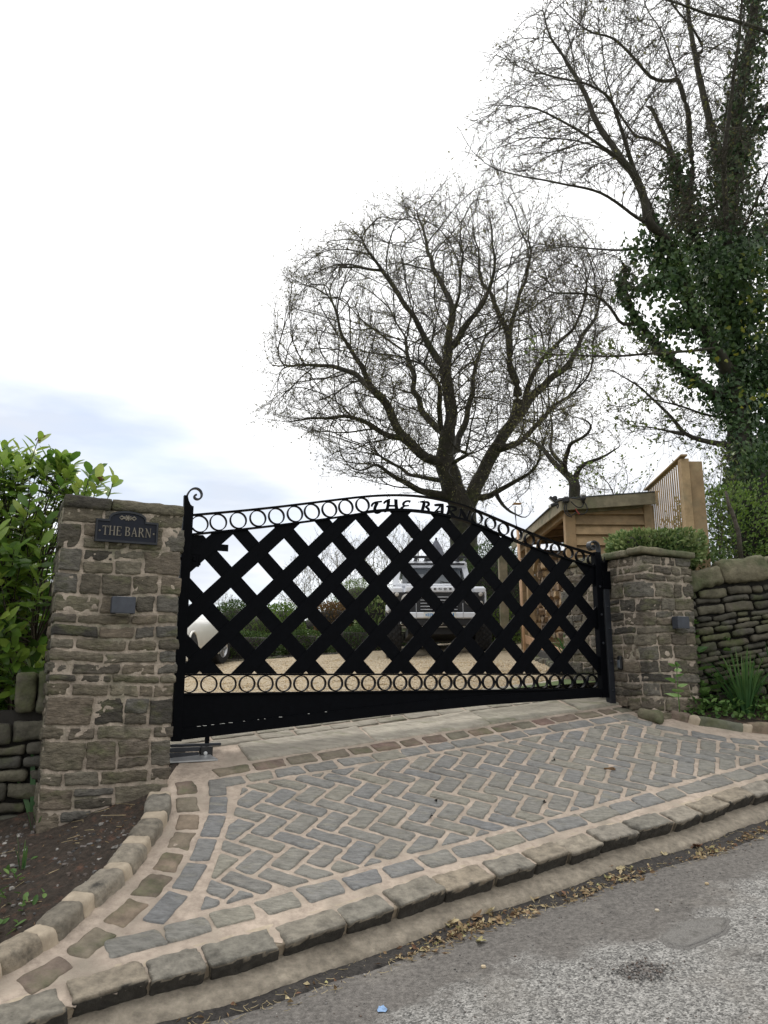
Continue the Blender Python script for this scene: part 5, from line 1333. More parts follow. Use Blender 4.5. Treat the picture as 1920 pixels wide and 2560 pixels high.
# ============================================================ ivy-clad tree on the right
IY = 11.0
b3 = at(1868, 1390, IY); b3[2] = CZ-.1
trunk = [b3]+P8([(1150, 2230), (1130, 1950), (1112, 1700), (1092, 1500), (1075, 1300), (1062, 1150), (1065, 1000), (1085, 800), (1092, 620), (1110, 450), (1150, 250), (1180, 60), (1200, -200), (1210, -420)], IY)
ivyl = [(trunk, False),
 (P8([(1095, 1520), (1040, 1620), (960, 1560), (860, 1480), (760, 1370), (700, 1300), (650, 1180), (655, 1080)], IY, 0, -.6), True),
 (P8([(1070, 1250), (1000, 1130), (940, 980), (900, 820), (860, 650), (800, 520), (760, 430)], IY, 0, .6), True),
 (P8([(1080, 900), (1040, 700), (1000, 500), (960, 330), (920, 130), (900, -100)], IY, 0, .8), True),
 (P8([(1085, 700), (1150, 560), (1230, 440), (1330, 330), (1420, 250)], IY, 0, -.5), True),
 (P8([(1070, 1100), (1180, 980), (1300, 860), (1400, 800)], IY, 0, .5), True),
 (P8([(1075, 1300), (1190, 1240), (1300, 1180)], IY, 0, -.8), True)]
sy = [(P8([(1085, 1500), (1000, 1400), (900, 1200), (840, 1010), (770, 880), (700, 720), (640, 520), (600, 400), (570, 290)], IY, -.2, -1.4), True),
 (P8([(820, 960), (700, 880), (560, 780), (420, 750), (250, 720), (100, 680), (30, 610)], IY, -1.0, -2.2), True),
 (P8([(760, 860), (680, 690), (600, 620), (480, 540), (300, 440), (120, 425)], IY, -1.1, -1.6), True),
 (P8([(600, 400), (520, 345), (400, 320), (250, 285), (150, 230)], IY, -1.4, -2.0), True),
 (P8([(640, 640), (560, 540), (500, 400), (430, 270), (350, 150), (320, 40)], IY, -1.2, -.6), True),
 (P8([(690, 700), (560, 600), (400, 560), (250, 560), (140, 600)], IY, -1.3, -2.4), True),
 (P8([(900, 840), (930, 700), (920, 600), (910, 450), (860, 280), (800, 120), (740, 40), (700, -120)], IY, .1, .6), True),
 (P8([(1000, 240), (940, 130), (880, 60), (830, -10), (760, -140)], IY, .6, .0), True),
 (P8([(1300, 190), (1236, 130), (1050, 70), (880, 20), (760, -30)], IY, -1.2, -1.8), True),
 (P8([(1090, 1080), (1065, 850), (1055, 650), (1090, 350), (1125, 100), (1140, -200)], IY, -.15, -1.3), True),
 (P8([(1050, 1410), (1000, 1420), (860, 1430), (700, 1445), (560, 1450), (330, 1440)], IY, -.4, -1.4), True),
 (P8([(850, 1010), (800, 1010), (600, 1020), (400, 1000), (270, 990)], IY, -.9, -.2), True),
 (P8([(700, 1300), (640, 1330), (600, 1250), (540, 1200), (420, 1190), (340, 1190), (270, 1150)], IY, -.5, -1.0), True),
 (P8([(860, 640), (760, 560), (700, 560), (600, 420), (520, 330), (480, 200)], IY, .5, 1.2), True),
 (P8([(870, 340), (760, 320), (680, 220), (600, 150), (500, 130), (420, 60)], IY, .5, .0), True),
 (P8([(1110, 1815), (1000, 1800), (900, 1770), (860, 1720), (800, 1650), (700, 1560), (590, 1500)], IY, 0, .8), True),
 (P8([(890, 1765), (780, 1740), (680, 1730)], IY, .3, .9), True),
 (P8([(1105, 1705), (1060, 1700), (960, 1680), (850, 1640), (740, 1620)], IY, 0, .5), True),
 (P8([(1070, 1010), (1150, 900), (1236, 700), (1300, 600)], IY, -.1, -1.0), True),
 (P8([(1080, 780), (1130, 730), (1236, 670)], IY, -.1, -.8), True)]
t8 = lambda L: [(1160+x/1.626, y/1.626) for x, y in L]
A = np.vstack([in_env(2500, t8([(60, 620), (110, 430), (120, 240), (250, 90), (420, -60), (700, -250), (1150, -300), (1420, -100), (1420, 500), (1300, 900), (1100, 1000), (820, 950), (640, 760), (380, 760), (130, 690)]), IY-.6, 1.9, (1160+800/1.626, 450/1.626)),
   in_env(650, t8([(560, 1500), (700, 1480), (900, 1600), (1080, 1720), (1060, 1790), (900, 1830), (660, 1760), (560, 1640)]), IY+.5, .7),
   in_env(650, t8([(330, 960), (640, 1000), (760, 1100), (640, 1320), (300, 1220)]), IY-.6, .8), in_env(350, t8([(300, 1400), (560, 1380), (900, 1400), (700, 1480), (340, 1470)]), IY-1, .6)])
pos, par = colonize(ivyl+sy, A, .13, 1.7, .22, 160, jit=.16, mom=.7, hub=P8([(1050, 1150)], IY)[0], rad=.5)
R, kids = radii(pos, par, .0048, 2.2); k0 = R[1]; R = np.where(R > .02, .02+(R-.02)*(.17-.02)/max(k0-.02, .005), R)
R = floor_radii(pos, R, ivyl+sy, [(.20, .06), (.09, .03), (.08, .03), (.09, .03), (.07, .03), (.08, .04), (.08, .04), (.048, .007), (.030, .005), (.026, .005), (.02, .005), (.02, .005), (.022, .005), (.04, .008), (.03, .008), (.04, .010), (.04, .014), (.02, .005), (.018, .005), (.03, .006), (.024, .006), (.024, .006), (.05, .008), (.025, .006), (.025, .006), (.024, .008), (.02, .008)])
iv = empty('ivy_clad_tree', b3, 'tall tree smothered in dark ivy with long bare branches reaching left', 'tree')
mb = MB(); wood(mb, pos, par, R, thr=(.06, .025, .009)); mb.build('trunk', M_BARK2, iv, smooth=True)
mb, ml = MB(), MB()
twigs(mb, ml, pos, par, R, .0105, 2, .36, .0038, leafn=1, leafL=.055, leafW=.022, up=.1, leafp=.12, sub=2)
mb.build('twigs', M_TWIG, iv); ml.build('bud_leaves', M_BUD, iv)
# fresh green leaf tufts on the low side branch
ml = MB(); low = lambda P: (P[:, 2] < CZ+4.5)
mt_ = MB(); twigs(mt_, ml, pos, par, R, .010, 1, .22, .0025, leafn=3, leafL=.05, leafW=.035, ends=low, leafp=.5, sub=1); ml.build('green_leaves', M_SPRING, iv)
# ivy: clumps of leaves hugging the trunk and the thick limbs, hanging beneath them
ml = MB(); SP, SD, SW_ = [], [], []
def ivy_on(path, r0, r1, dens, hang=.3):
    dens = dens*.95
    Q = resample(np.array(path), .05); n = len(Q)
    for i, p in enumerate(Q):
        f = i/(n-1); r = r0+(r1-r0)*f; k = RNG.poisson(dens*(.5+r*2.2)*(1.3 if math.sin(i*.55+r0*40) > -.3 else .45))
        d = rdir(k); rr = r*RNG.random(k)**.45; o = d*rr[:, None]; o[:, 2] -= RNG.exponential(hang*r, k)*.6
        SP.append(p+o); SD.append(d)
ivy_on(trunk[0:6], .24, .30, 55, .1); ivy_on(trunk[4:8], .34, .62, 46); ivy_on(trunk[7:10], .55, .44, 42); ivy_on(trunk[9:12], .44, .34, 34)
ivy_on(trunk[11:14], .34, .26, 24)
ivy_on(ivyl[1][0], .20, .17, 27, .5); ivy_on(ivyl[2][0][:5], .50, .34, 42, .7); ivy_on(ivyl[3][0][:3], .30, .12, 9, .5); ivy_on(ivyl[4][0], .25, .2, 10); ivy_on(ivyl[5][0], .42, .35, 36, .5); ivy_on(ivyl[6][0], .4, .4, 36, .5)
ivy_on(sy[0][0][1:5], .22, .34, 36, .8); ivy_on(P8([(840, 1010), (760, 1000), (690, 980)], IY-.8), .32, .22, 40, .9); ivy_on(P8([(840, 1120), (760, 1120), (700, 1160)], IY-.8), .30, .2, 34, .8)
ivy_on(P8([(930, 1280), (860, 1300), (800, 1280)], IY-.4), .26, .22, 30, .8); ivy_on(P8([(1000, 1000), (1100, 1050), (1236, 1040)], IY-.6), .4, .45, 40, .6); ivy_on(P8([(1130, 1600), (1190, 1500), (1236, 1400), (1300, 1300)], IY+.2), .3, .45, 36, .6)
ivy_on(P8([(1190, 2050), (1210, 1800), (1230, 1600), (1250, 1400)], IY+.3), .26, .4, 36, .5)
SP = np.concatenate(SP); SD = np.concatenate(SD); k = len(SP); nrm = SD+rdir(k)*.5; dn = rdir(k)*.7; dn[:, 2] -= .8
leafset(ml, SP, dn, nrm, RNG.uniform(.04, .10, k), RNG.uniform(.04, .095, k), shape='ivy', tint=np.clip(.45+.45*fbm(SP*2.2, 31, 2)+RNG.normal(0, .25, k), 0, 1))
ml.build('ivy', M_IVY, iv); print('ivy leaves', k, 'nodes', len(pos))
ml = MB()
for (x, y, n, s) in ((1190, 1215, 16, .12), (1215, 1110, 14, .15), (1190, 1330, 26, .22), (1226, 1330, 22, .2), (960, 1460, 8, .16), (920, 1555, 8, .16), (1160, 1590, 12, .15), (1225, 1590, 14, .15), (770, 1470, 6, .12), (780, 1360, 4, .1), (1185, 1010, 6, .12), (1000, 410, 5, .14), (1090, 370, 4, .1), (540, 420, 2, .05), (1215, 1370, 26, .25), (870, 1370, 5, .12), (1000, 1460, 8, .15), (1170, 80, 5, .1), (600, 45, 3, .05), (1170, 690, 4, .1)):
    c = P8([(x, y)], IY-.9)[0]; n = max(2, int(n*.6)); P = c+RNG.normal(size=(n, 3))*s; leafset(ml, P, rdir(n), rdir(n), RNG.uniform(.05, .10, n), RNG.uniform(.045, .085, n), shape='ivy')
ml.build('yellow_leaves', M_YELLOW, iv)

# ============================================================ vehicles
def sheared(o_xy, z0, sx, sy):
    """place local (x, y, z) on the sloping yard"""
    def f(V):
        V = np.asarray(V, float); return np.stack([V[..., 0]+o_xy[0], V[..., 1]+o_xy[1], V[..., 2]+z0+sx*V[..., 0]+sy*V[..., 1]], -1)
    return f
def place(mb, f): mb.V = [f(v) for v in mb.V]; return mb
I3_ = np.eye(3); MX = frame(np.array([0, 1., 0]), np.array([0, 0, 1.]), np.array([1., 0, 0]))     # lathe axis along x
MYm = frame(np.array([1., 0, 0]), np.array([0, 0, 1.]), np.array([0, -1., 0]))                      # lathe axis towards the viewer
gx, gy = .917, 12.85
f4 = sheared((gx, gy), zgravel(gx, gy), .0, .0)
car = empty('off_road_car', f4(np.array([0, 2., 0])), 'silver white boxy off-road car with roof rack parked nose-on behind the gate', 'car')
def cb(name, boxes, m, parent=car, f=f4, bev=.015, smooth=False):
    mb = MB()
    for c, s_ in boxes: mb.box(c, s_, bev=bev)
    return place(mb, f).build(name, m, parent, smooth)
def hexa(mb, lo, hi):
    """frustum box: lo=(x0,x1,y0,y1,z) hi=(x0,x1,y0,y1,z)"""
    V = [(lo[0], lo[2], lo[4]), (lo[1], lo[2], lo[4]), (lo[1], lo[3], lo[4]), (lo[0], lo[3], lo[4]), (hi[0], hi[2], hi[4]), (hi[1], hi[2], hi[4]), (hi[1], hi[3], hi[4]), (hi[0], hi[3], hi[4])]
    mb.add(V, [(0, 3, 2, 1), (4, 5, 6, 7), (0, 1, 5, 4), (1, 2, 6, 5), (2, 3, 7, 6), (3, 0, 4, 7)])
mb = MB()
for sg in (-1, 1): mb.box((sg*.69, .95, 1.09), (.21, 1.75, .135), bev=.035); mb.box((sg*.785, .95, .93), (.035, 1.7, .30), bev=.012)
mb.box((0, 2.9, .95), (1.58, 2.3, .70), bev=.03); hexa(mb, (-.76, .76, 1.78, 4.05, 1.28), (-.74, .74, 1.82, 4.05, 1.40))
for sg in (-1, 1): hexa(mb, (sg*.70-.05, sg*.70+.05, 1.75, 1.86, 1.36), (sg*.63-.05, sg*.63+.05, 1.90, 2.01, 1.74)); mb.box((sg*.69, 3.2, 1.6), (.06, 1.9, .5), bev=.01)
mb.box((0, 1.93, 1.745), (1.30, .16, .06), bev=.012); mb.box((0, 1.80, 1.365), (1.42, .10, .05), bev=.012); mb.box((0, 3.0, 1.79), (1.36, 2.3, .09), bev=.035); mb.box((0, .2, .52), (1.2, .3, .1))
place(mb, f4).build('body', M_SILVER, car)
mb = MB(); hexa(mb, (-.57, .57, .04, 1.78, 1.06), (-.55, .55, .12, 1.78, 1.17)); hexa(mb, (-.54, .54, .10, 1.78, 1.17), (-.47, .47, .42, 1.78, 1.235)); mb.box((0, .055, 1.105), (1.12, .05, .10), bev=.02); place(mb, f4).build('bonnet', M_SILVER, car)
mb = MB(); fb = lambda a, b, d: np.array([a, .03+d, b]); write(mb, 'DEFENDER', GL_SANS, -.335, 1.093, .030, fb, -.012, -.002, sp=.55, width=.64, each=lambda q: place(q, f4).build('letter', M_PLASTIC, car))
mb = MB(); V = [(-.57, 1.86, 1.385), (.57, 1.86, 1.385), (.545, 1.985, 1.72), (-.545, 1.985, 1.72)]; mb.add(V+[(a, b+.02, c) for a, b, c in V], [(0, 1, 2, 3), (7, 6, 5, 4), (0, 4, 5, 1), (1, 5, 6, 2), (2, 6, 7, 3), (3, 7, 4, 0)]); place(mb, f4).build('windscreen', M_GLASS, car)
for sg in (-1, 1):
    mb = MB(); mb.tube([(sg*.10, 1.84, 1.40), (sg*.30, 1.845, 1.425), (sg*.48, 1.85, 1.43)], .009, 6); mb.tube([(sg*.28, 1.83, 1.41), (sg*.16, 1.85, 1.455)], .007, 6); place(mb, f4).build('wiper', M_PLASTIC, car)
cb('front_panel', [((0, .10, .89), (1.50, .08, .34))], M_PLASTIC)
mb = MB()
for k in range(5): mb.box((0, .045, .765+.052*k), (.62, .03, .016), bev=.005)
place(mb, f4).build('grille', M_ALLOY, car)
for sg in (-1, 1):
    t_ = MB(); t_.lathe([(.098, 0), (.098, .03), (.088, .035), (.06, .05), (1e-3, .055)], (sg*.53, .06, .93), MYm, 18); place(t_, f4).build('headlight', M_LENS, car)
    for z in (1.02, .875):
        t_ = MB(); t_.lathe([(.036, 0), (.036, .02), (.03, .032), (1e-3, .042)], (sg*.70, .06, z), MYm, 14); place(t_, f4).build('side_lamp', M_LENS, car)
    t_ = MB(); t_.box((sg*.845, .62, .80), (.09, .95, .16), bev=.04); place(t_, f4).build('wheel_arch', M_SILVER, car)
cb('bumper', [((0, -.05, .66), (1.18, .14, .10))], M_SILVER); cb('lower_bumper', [((0, -.02, .55), (1.36, .14, .12)), ((0, .12, .42), (.9, .1, .14))], M_PLASTIC)
for x in (-.385, .385): 
    t_ = MB(); t_.tube([(x, -.13, .60), (x, -.11, .86)], .006, 6); place(t_, f4).build('guard_bar', M_ALLOY, car)
mb = MB(); mb.box((0, -.128, .665), (.53, .012, .085), bev=.003); np_ = place(mb, f4).build('number_plate', M_PLATE, car)
mb = MB(); rs = random.Random(4)
for k in range(15): mb.box((-.225+.032*k, -.1365, .665), (.016, .004, .055 if k % 4 else .035))
place(mb, f4).build('blue_print', M_BLUE, np_)
for x in (-.62, .03):
    t_ = MB(); t_.lathe([(.02, 0), (.028, .015), (.02, .03)], (x, -.09, .53), MYm, 10); place(t_, f4).build('tow_eye', M_PLATE, car)
rk_ = [((0, 1.75, 1.90), (1.36, .05, .045)), ((0, 4.0, 1.90), (1.36, .05, .045)), ((-.67, 2.9, 1.90), (.05, 2.3, .045)), ((.67, 2.9, 1.90), (.05, 2.3, .045))]+[((x, 2.9, 1.885), (.07, 2.25, .025)) for x in np.linspace(-.5, .5, 6)]+[((sg*.5, 1.76, 1.85), (.05, .05, .08)) for sg in (-1, 1)]
cb('roof_rack', rk_, M_PLASTIC, bev=.008); cb('roof_light_bar', [((.02, 1.70, 1.845), (.30, .06, .05))], M_PLASTIC); cb('sun_visor', [((0, 1.84, 1.775), (1.26, .12, .03))], M_PLASTIC)
def wheel(parent, f, c, Rr, w_, sg, steer=0.0, tread=False):
    M_ = rotz(steer)@frame(np.array([0, 1., 0]), np.array([0, 0, 1.]), np.array([1., 0, 0]))
    t = empty('wheel', f(np.array(c))); t.parent = parent; t.location = tuple(np.array(t.location)-np.array(parent.location))
    mb = MB(); mb.lathe([(Rr*.60, -w_/2), (Rr*.93, -w_/2), (Rr, -w_*.38), (Rr, w_*.38), (Rr*.93, w_/2), (Rr*.60, w_/2), (Rr*.60, -w_/2)], c, M_, 28)
    if tread:
        for k in range(26):
            a = k/26*2*math.pi
            for q in range(5):
                aa = a+(q % 2)*.12; p = np.array([math.cos(aa)*(Rr+.003), math.sin(aa)*(Rr+.003), (q-2)*w_*.18]); R_ = frame(np.array([-math.sin(aa), math.cos(aa), 0]), np.array([0, 0, 1.]), np.array([math.cos(aa), math.sin(aa), 0]))
                mb.box(np.array(c)+M_@p, (.055, w_*.15, .022), M_@R_@rotz(.35 if q % 2 else -.35), bev=.004)
    place(mb, f); o = mb.build('tyre', M_TYRE, t, smooth=False)
    mb = MB(); mb.lathe([(Rr*.61, sg*w_*.42), (Rr*.58, sg*w_*.47), (Rr*.52, sg*w_*.30), (Rr*.2, sg*w_*.26), (Rr*.14, sg*w_*.36), (1e-3, sg*w_*.38)], c, M_, 20)
    for k in range(5):
        a = k/5*2*math.pi; p = np.array([math.cos(a)*Rr*.36, math.sin(a)*Rr*.36, sg*w_*.36]); R_ = frame(np.array([math.cos(a), math.sin(a), 0]), np.array([-math.sin(a), math.cos(a), 0]), np.array([0, 0, 1.])); mb.box(np.array(c)+M_@p, (Rr*.42, Rr*.13, w_*.12), M_@R_, bev=.006)
    place(mb, f).build('rim', M_ALLOY, t)
    return t
for x in (-.755, .755):
    for y in (.55, 3.1): wheel(car, f4, (x, y, .40), .40, .27, np.sign(x), 0, tread=(y < 1))
cb('underbody', [((0, 2.0, .45), (1.0, 3.6, .16))], M_PLASTIC)

# cream white open car behind the tall pillar, tail towards us
cxx, cyy = -4.17, 14.75
fc = sheared((cxx, cyy), zgravel(cxx, cyy), .0756, .0714)
conv = empty('open_top_car', fc(np.array([0, 0, 0.])), 'rounded cream white open top car parked half hidden behind the tall pillar', 'car')
st = [(-2.02, .62, .42, .60), (-1.92, .76, .30, .80), (-1.6, .83, .24, .98), (-1.1, .86, .22, 1.06), (-.5, .86, .21, 1.06), (.3, .86, .21, 1.05), (.9, .86, .21, 1.04), (1.3, .86, .22, 1.0), (1.7, .82, .24, .90), (1.95, .72, .30, .74), (2.05, .55, .42, .56)]
mb = MB(); nsec = 28; V = []
for (y, w_, zb_, zt_) in st:
    for k in range(nsec):
        a = 2*math.pi*k/nsec; c_, s_ = math.cos(a), math.sin(a); e_ = .55
        zz = (zb_+zt_)/2+(zt_-zb_)/2*np.sign(s_)*abs(s_)**e_; V.append((w_*np.sign(c_)*abs(c_)**e_*(1-.10*max(0, s_)**2), y, zz))
ns = len(st); F = [(i*nsec+j, i*nsec+(j+1) % nsec, (i+1)*nsec+(j+1) % nsec, (i+1)*nsec+j) for i in range(ns-1) for j in range(nsec)]+[tuple(range(nsec))[::-1], tuple((ns-1)*nsec+j for j in range(nsec))]
mb.add(V, F); place(mb, fc).build('body', M_WHITE, conv, smooth=True)
for sg in (-1, 1):
    for y in (-1.25, 1.25):
        mb = MB(); th = np.linspace(-.25, math.pi+.25, 24)
        for (r0_, r1_, x_, m_) in ((.0, .36, .868, 0),):
            mb.add([(sg*x_, y, .32)]+[(sg*x_, y+.37*math.cos(t), .32+.37*math.sin(t)) for t in th], [(0, i, i+1) for i in range(1, 24)])
        place(mb, fc).build('wheel_arch', M_PLASTIC, conv)
        mb = MB(); mb.tube([(sg*.862, y+.385*math.cos(t), .32+.385*math.sin(t)) for t in th], .022, 8); place(mb, fc).build('arch_lip', M_WHITE, conv, smooth=True)
        wheel(conv, fc, (sg*.80, y, .315), .315, .20, sg, -.25 if y > 0 else 0)
mb = MB(); mb.tube([(.78, .75, 1.02), (.76, .60, 1.20), (.66, .45, 1.40), (.45, .38, 1.46), (0, .36, 1.475), (-.45, .38, 1.46), (-.66, .45, 1.40), (-.76, .60, 1.20), (-.78, .75, 1.02)], .018, 8); mb.tube([(.74, .35, 1.02), (.72, .42, 1.25), (.66, .46, 1.38)], .012, 6); place(mb, fc).build('windscreen_frame', M_PLASTIC, conv, smooth=True)
cb('seats', [((sg*.36, .1, .98), (.5, .18, .5)) for sg in (-1, 1)], M_CLOTH, conv, fc, bev=.06)
for sg in (-1, 1): cb('rear_lamp', [((sg*.62, -1.93, .74), (.16, .06, .16))], M_REDC, conv, fc, bev=.03)

# ============================================================ log store, screen, lights
xo, ya, yb_ = 2.28, 9.5, 12.9; xr = 3.40
zf_ = lambda x, y: float(zgravel(x, y))
shed = empty('log_store', (2.7, 11.0, zf_(2.7, 11)), 'open fronted timber log store with sloping felt roof behind the short pillar', 'shed')
def post_(name, x0, x1, y0, y1, z0, z1, m=M_TIMBER, parent=shed, bev=.006, t=None):
    mb = MB(); mb.box(((x0+x1)/2, (y0+y1)/2, (z0+z1)/2), (x1-x0, y1-y0, z1-z0), bev=bev, tint=RNG.random() if t is None else t); return mb.build(name, m, parent)
RT = lambda x, y: CZ+2.10+.075*(x-xo)+.012*(y-ya)
post_('post', xo, xo+.13, ya, ya+.12, zf_(xo, ya)-.1, CZ+1.98); post_('post', xo, xo+.11, 12.2, 12.31, zf_(xo, 12)-.1, CZ+2.0); post_('post', xo-.36, xo-.22, 12.75, 12.87, zf_(2, 12.6)-.1, CZ+1.95, M_GTIMBER)
post_('post', xr-.12, xr, ya, ya+.12, zf_(xr, ya)-.1, CZ+2.06)
mb = MB(); z = zf_(2.7, ya)+.12; rs = random.Random(2)
while z < CZ+1.98:
    h = .128; c0, c1 = RT(xo, ya)-.14, RT(xr, ya)-.14
    V = [(xo+.131, ya+.008, z+.012), (xr-.121, ya+.008, z+.012), (xr-.121, ya+.055, z+.012), (xo+.131, ya+.055, z+.012), (xo+.131, ya+.055, z+h+.012), (xr-.121, ya+.055, z+h+.012), (xr-.121, ya+.068, z+h+.03), (xo+.131, ya+.068, z+h+.03)]
    jz = rs.uniform(-.006, .006); V = [(a, b, c+jz+(.008 if a > 2.6 else 0)*rs.uniform(-1, 1)) for a, b, c in V]
    mb.add(V, [(0, 3, 2, 1), (4, 5, 6, 7), (0, 1, 5, 4), (2, 3, 7, 6), (1, 2, 6, 5), (3, 0, 4, 7)], rs.random()); z += h
mb.build('cladding', M_TIMBER, shed)
def beam(name, A, B, w_, h, m, parent=shed, t=None, up=None):
    A, B = np.array(A, float), np.array(B, float); d = unit(B-A); side = unit(np.cross(d, [0, 0, 1.])) if abs(d[2]) < .95 else np.array([1., 0, 0]); u = np.cross(side, d); mb = MB(); mb.box((A+B)/2, (np.linalg.norm(B-A), w_, h), frame(d, side, u), bev=.004, tint=RNG.random() if t is None else t); return mb.build(name, m, parent)
beam('fascia', (xo-.05, ya-.10, RT(xo, ya)-.05), (xo-.09, yb_+.1, RT(xo, yb_)-.02), .024, .15, M_GTIMBER)
beam('fascia', (xo-.06, ya-.112, RT(xo, ya)-.055), (xr+.02, ya-.112, RT(xr, ya)-.055), .022, .15, M_GTIMBER)
mb = MB(); q = [(xo-.10, ya-.13), (xr+.05, ya-.13), (xr+.05, yb_+.1), (xo-.10, yb_+.1)]
mb.add([(x, y, RT(x, y)+.022) for x, y in q]+[(x, y, RT(x, y)+.034) for x, y in q], [(0, 3, 2, 1), (4, 5, 6, 7)]+[(i, (i+1) % 4, 4+(i+1) % 4, 4+i) for i in range(4)]); mb.build('roof', M_TRACK, shed)
mb = MB(); q = [(xo-.04, ya-.09), (xr, ya-.09), (xr, yb_+.08), (xo-.04, yb_+.08)]
mb.add([(x, y, RT(x, y)-.004) for x, y in q]+[(x, y, RT(x, y)+.014) for x, y in q], [(0, 3, 2, 1), (4, 5, 6, 7)]+[(i, (i+1) % 4, 4+(i+1) % 4, 4+i) for i in range(4)]); mb.build('soffit', M_SOFFIT, shed)
for y in (9.9, 10.8, 11.7, 12.5): beam('rafter', (xo+.02, y, RT(xo, y)-.055), (xr-.02, y, RT(xr, y)-.055), .05, .09, M_TIMBER)
beam('eaves_beam', (xo+.14, ya+.02, RT(xo, ya)-.09), (xr-.13, ya+.02, RT(xr, ya)-.09), .05, .12, M_GTIMBER); beam('eaves_beam', (xo+.05, ya+.13, RT(xo, ya)-.10), (xo+.05, yb_, RT(xo, yb_)-.10), .06, .12, M_TIMBER)
beam('brace', (xo+.06, 11.9, CZ+1.55), (xo+.06, 11.4, CZ+1.98), .05, .08, M_TIMBER); beam('brace', (xo+.3, 12.62, CZ+1.45), (xo+.75, 12.62, CZ+1.95), .05, .08, M_TIMBER)
mb = MB(); z = CZ+.2
while z < CZ+1.95: mb.box((2.85, 12.92, z+.07), (1.15, .02, .135), tint=rs.random()); z += .14
mb.build('end_boards', M_TIMBER, shed)
mb = MB(); z = CZ+.1
while z < CZ+2.0: mb.box((xr-.02, 11.1, z+.07), (.02, 3.1, .135), tint=rs.random()); z += .14
mb.build('back_boards', M_TIMBER, shed)
beam('base_board', (xo-.02, ya+.02, zf_(xo, ya)+.06), (xo-.02, 12.5, zf_(xo, 12.5)+.19), .03, .12, M_POLE)
# split logs: one by one in the stack
logs_mb = []
for k in range(7):
    mb = MB(); n = rs.choice([3, 4, 5]); r = rs.uniform(.055, .085); L = rs.uniform(.26, .34); a0_ = rs.uniform(0, 6)
    an = np.sort(np.array([a0_+2*math.pi*i/n+rs.uniform(-.3, .3) for i in range(n)])); pr_ = [(r*math.cos(a)*rs.uniform(.75, 1.1), r*math.sin(a)*rs.uniform(.75, 1.1)) for a in an]
    m = len(pr_); V = [(-L/2, y, z) for y, z in pr_]+[(L/2, y*.97, z*.97) for y, z in pr_]; F = [tuple(range(m))[::-1], tuple(range(m, 2*m))]+[(i, (i+1) % m, m+(i+1) % m, m+i) for i in range(m)]
    me_ = MB(); me_.add(V, F, rs.random()); o = me_.build('firewood_log', M_LOGEND if k % 3 else M_BARKLOG)
    if k == 0: keep = o
    logs_mb.append(o)
cnt = 0
for row_ in range(12):
    y = 9.78+.06*(row_ % 2)
    while y < 12.45:
        if abs(y-12.0) < .0: y += .1; continue
        z = zf_(2.3, y)+.27+row_*.115
        hmax = 1.35 if y > 11.9 else 1.30-.35*abs(math.sin(y*2.2))
        if row_*.115 < hmax:
            src = logs_mb[cnt % 7]; o = src if cnt < 7 else src.copy()
            if cnt >= 7: COL.objects.link(o)
            o.location = (xo+.32+rs.uniform(-.05, .05), y, z); o.rotation_euler = (rs.uniform(0, 6.28), rs.uniform(-.12, .12), rs.uniform(-.25, .25) if rs.random() < .75 else rs.uniform(.6, 1.4))
            tag(o, 'split firewood log in the stack inside the timber log store', 'log', 'split logs stacked in the log store'); cnt += 1
        y += rs.uniform(.12, .16)
print('logs', cnt)
# slatted timber screen with its thick end post
scr = empty('slatted_screen', (3.35, 9.0, zf_(3.2, 9)), 'tall slatted timber screen with a thick square end post right of the log store', 'fence')
ztop = lambda y: CZ+2.32+.015*(9.8-y)/1.5
for k in range(17):
    y = 9.66-1.26*k/16; x = 3.41-.09*k/16; post_('slat', x-.0065, x+.0065, y-.012, y+.012, CZ+.75, ztop(y)-.03, M_TIMBER, scr, .003)
beam('cap_rail', (3.42, 9.76, ztop(9.76)), (3.30, 8.16, ztop(8.16)), .075, .022, M_TIMBER, scr); beam('bottom_rail', (3.41, 9.7, CZ+.8), (3.32, 8.38, CZ+.8), .05, .07, M_TIMBER, scr)
post_('end_post', 3.285, 3.375, 8.22, 8.31, CZ+.2, ztop(8.2)-.02, M_TIMBER, scr, .004, .35); post_('end_post', 3.378, 3.525, 8.235, 8.38, CZ+.2, ztop(8.2)-.05, M_TIMBER, scr, .004, .7); post_('end_post', 3.38, 3.46, 9.74, 9.82, CZ+.2, ztop(9.7)-.03, M_TIMBER, scr, .004)
# flood light, junction box, lamp and cables at the roof corner
FY = ya-.16; px3 = lambda x, y, Y=FY: at(1230+x/5.027, 1180+y/5.027, Y)
sec = empty('security_light', px3(930, 350), 'black twin head security light with junction box at the shed roof corner', 'light')
mb = MB(); mb.box(px3(930, 350), (.085, .06, .085), bev=.02); mb.build('junction_box', M_PLASTIC, sec)
mb = MB(); mb.box(px3(765, 350), (.11, .05, .035), rotz(0)@np.array([[math.cos(.75), 0, math.sin(.75)], [0, 1, 0], [-math.sin(.75), 0, math.cos(.75)]]), bev=.006); mb.box(px3(790, 330), (.06, .05, .06), bev=.015); mb.build('flood_head', M_PLASTIC, sec)
mb = MB(); mb.box(px3(748, 362, FY-.03), (.085, .008, .012), np.array([[math.cos(.75), 0, math.sin(.75)], [0, 1, 0], [-math.sin(.75), 0, math.cos(.75)]])); mb.build('lens', M_LENS, sec)
mb = MB(); mb.tube([px3(830, 400), px3(760, 418), px3(735, 424)], [.018, .026, .022], 10); mb.tube([px3(880, 350), px3(820, 365)], .014, 8); mb.build('sensor_arm', M_PLASTIC, sec)
mb = MB(); mb.tube([px3(735, 424), px3(718, 428), px3(708, 430)], [.022, .02, .008], 10); mb.build('sensor_eye', M_BULB, sec)
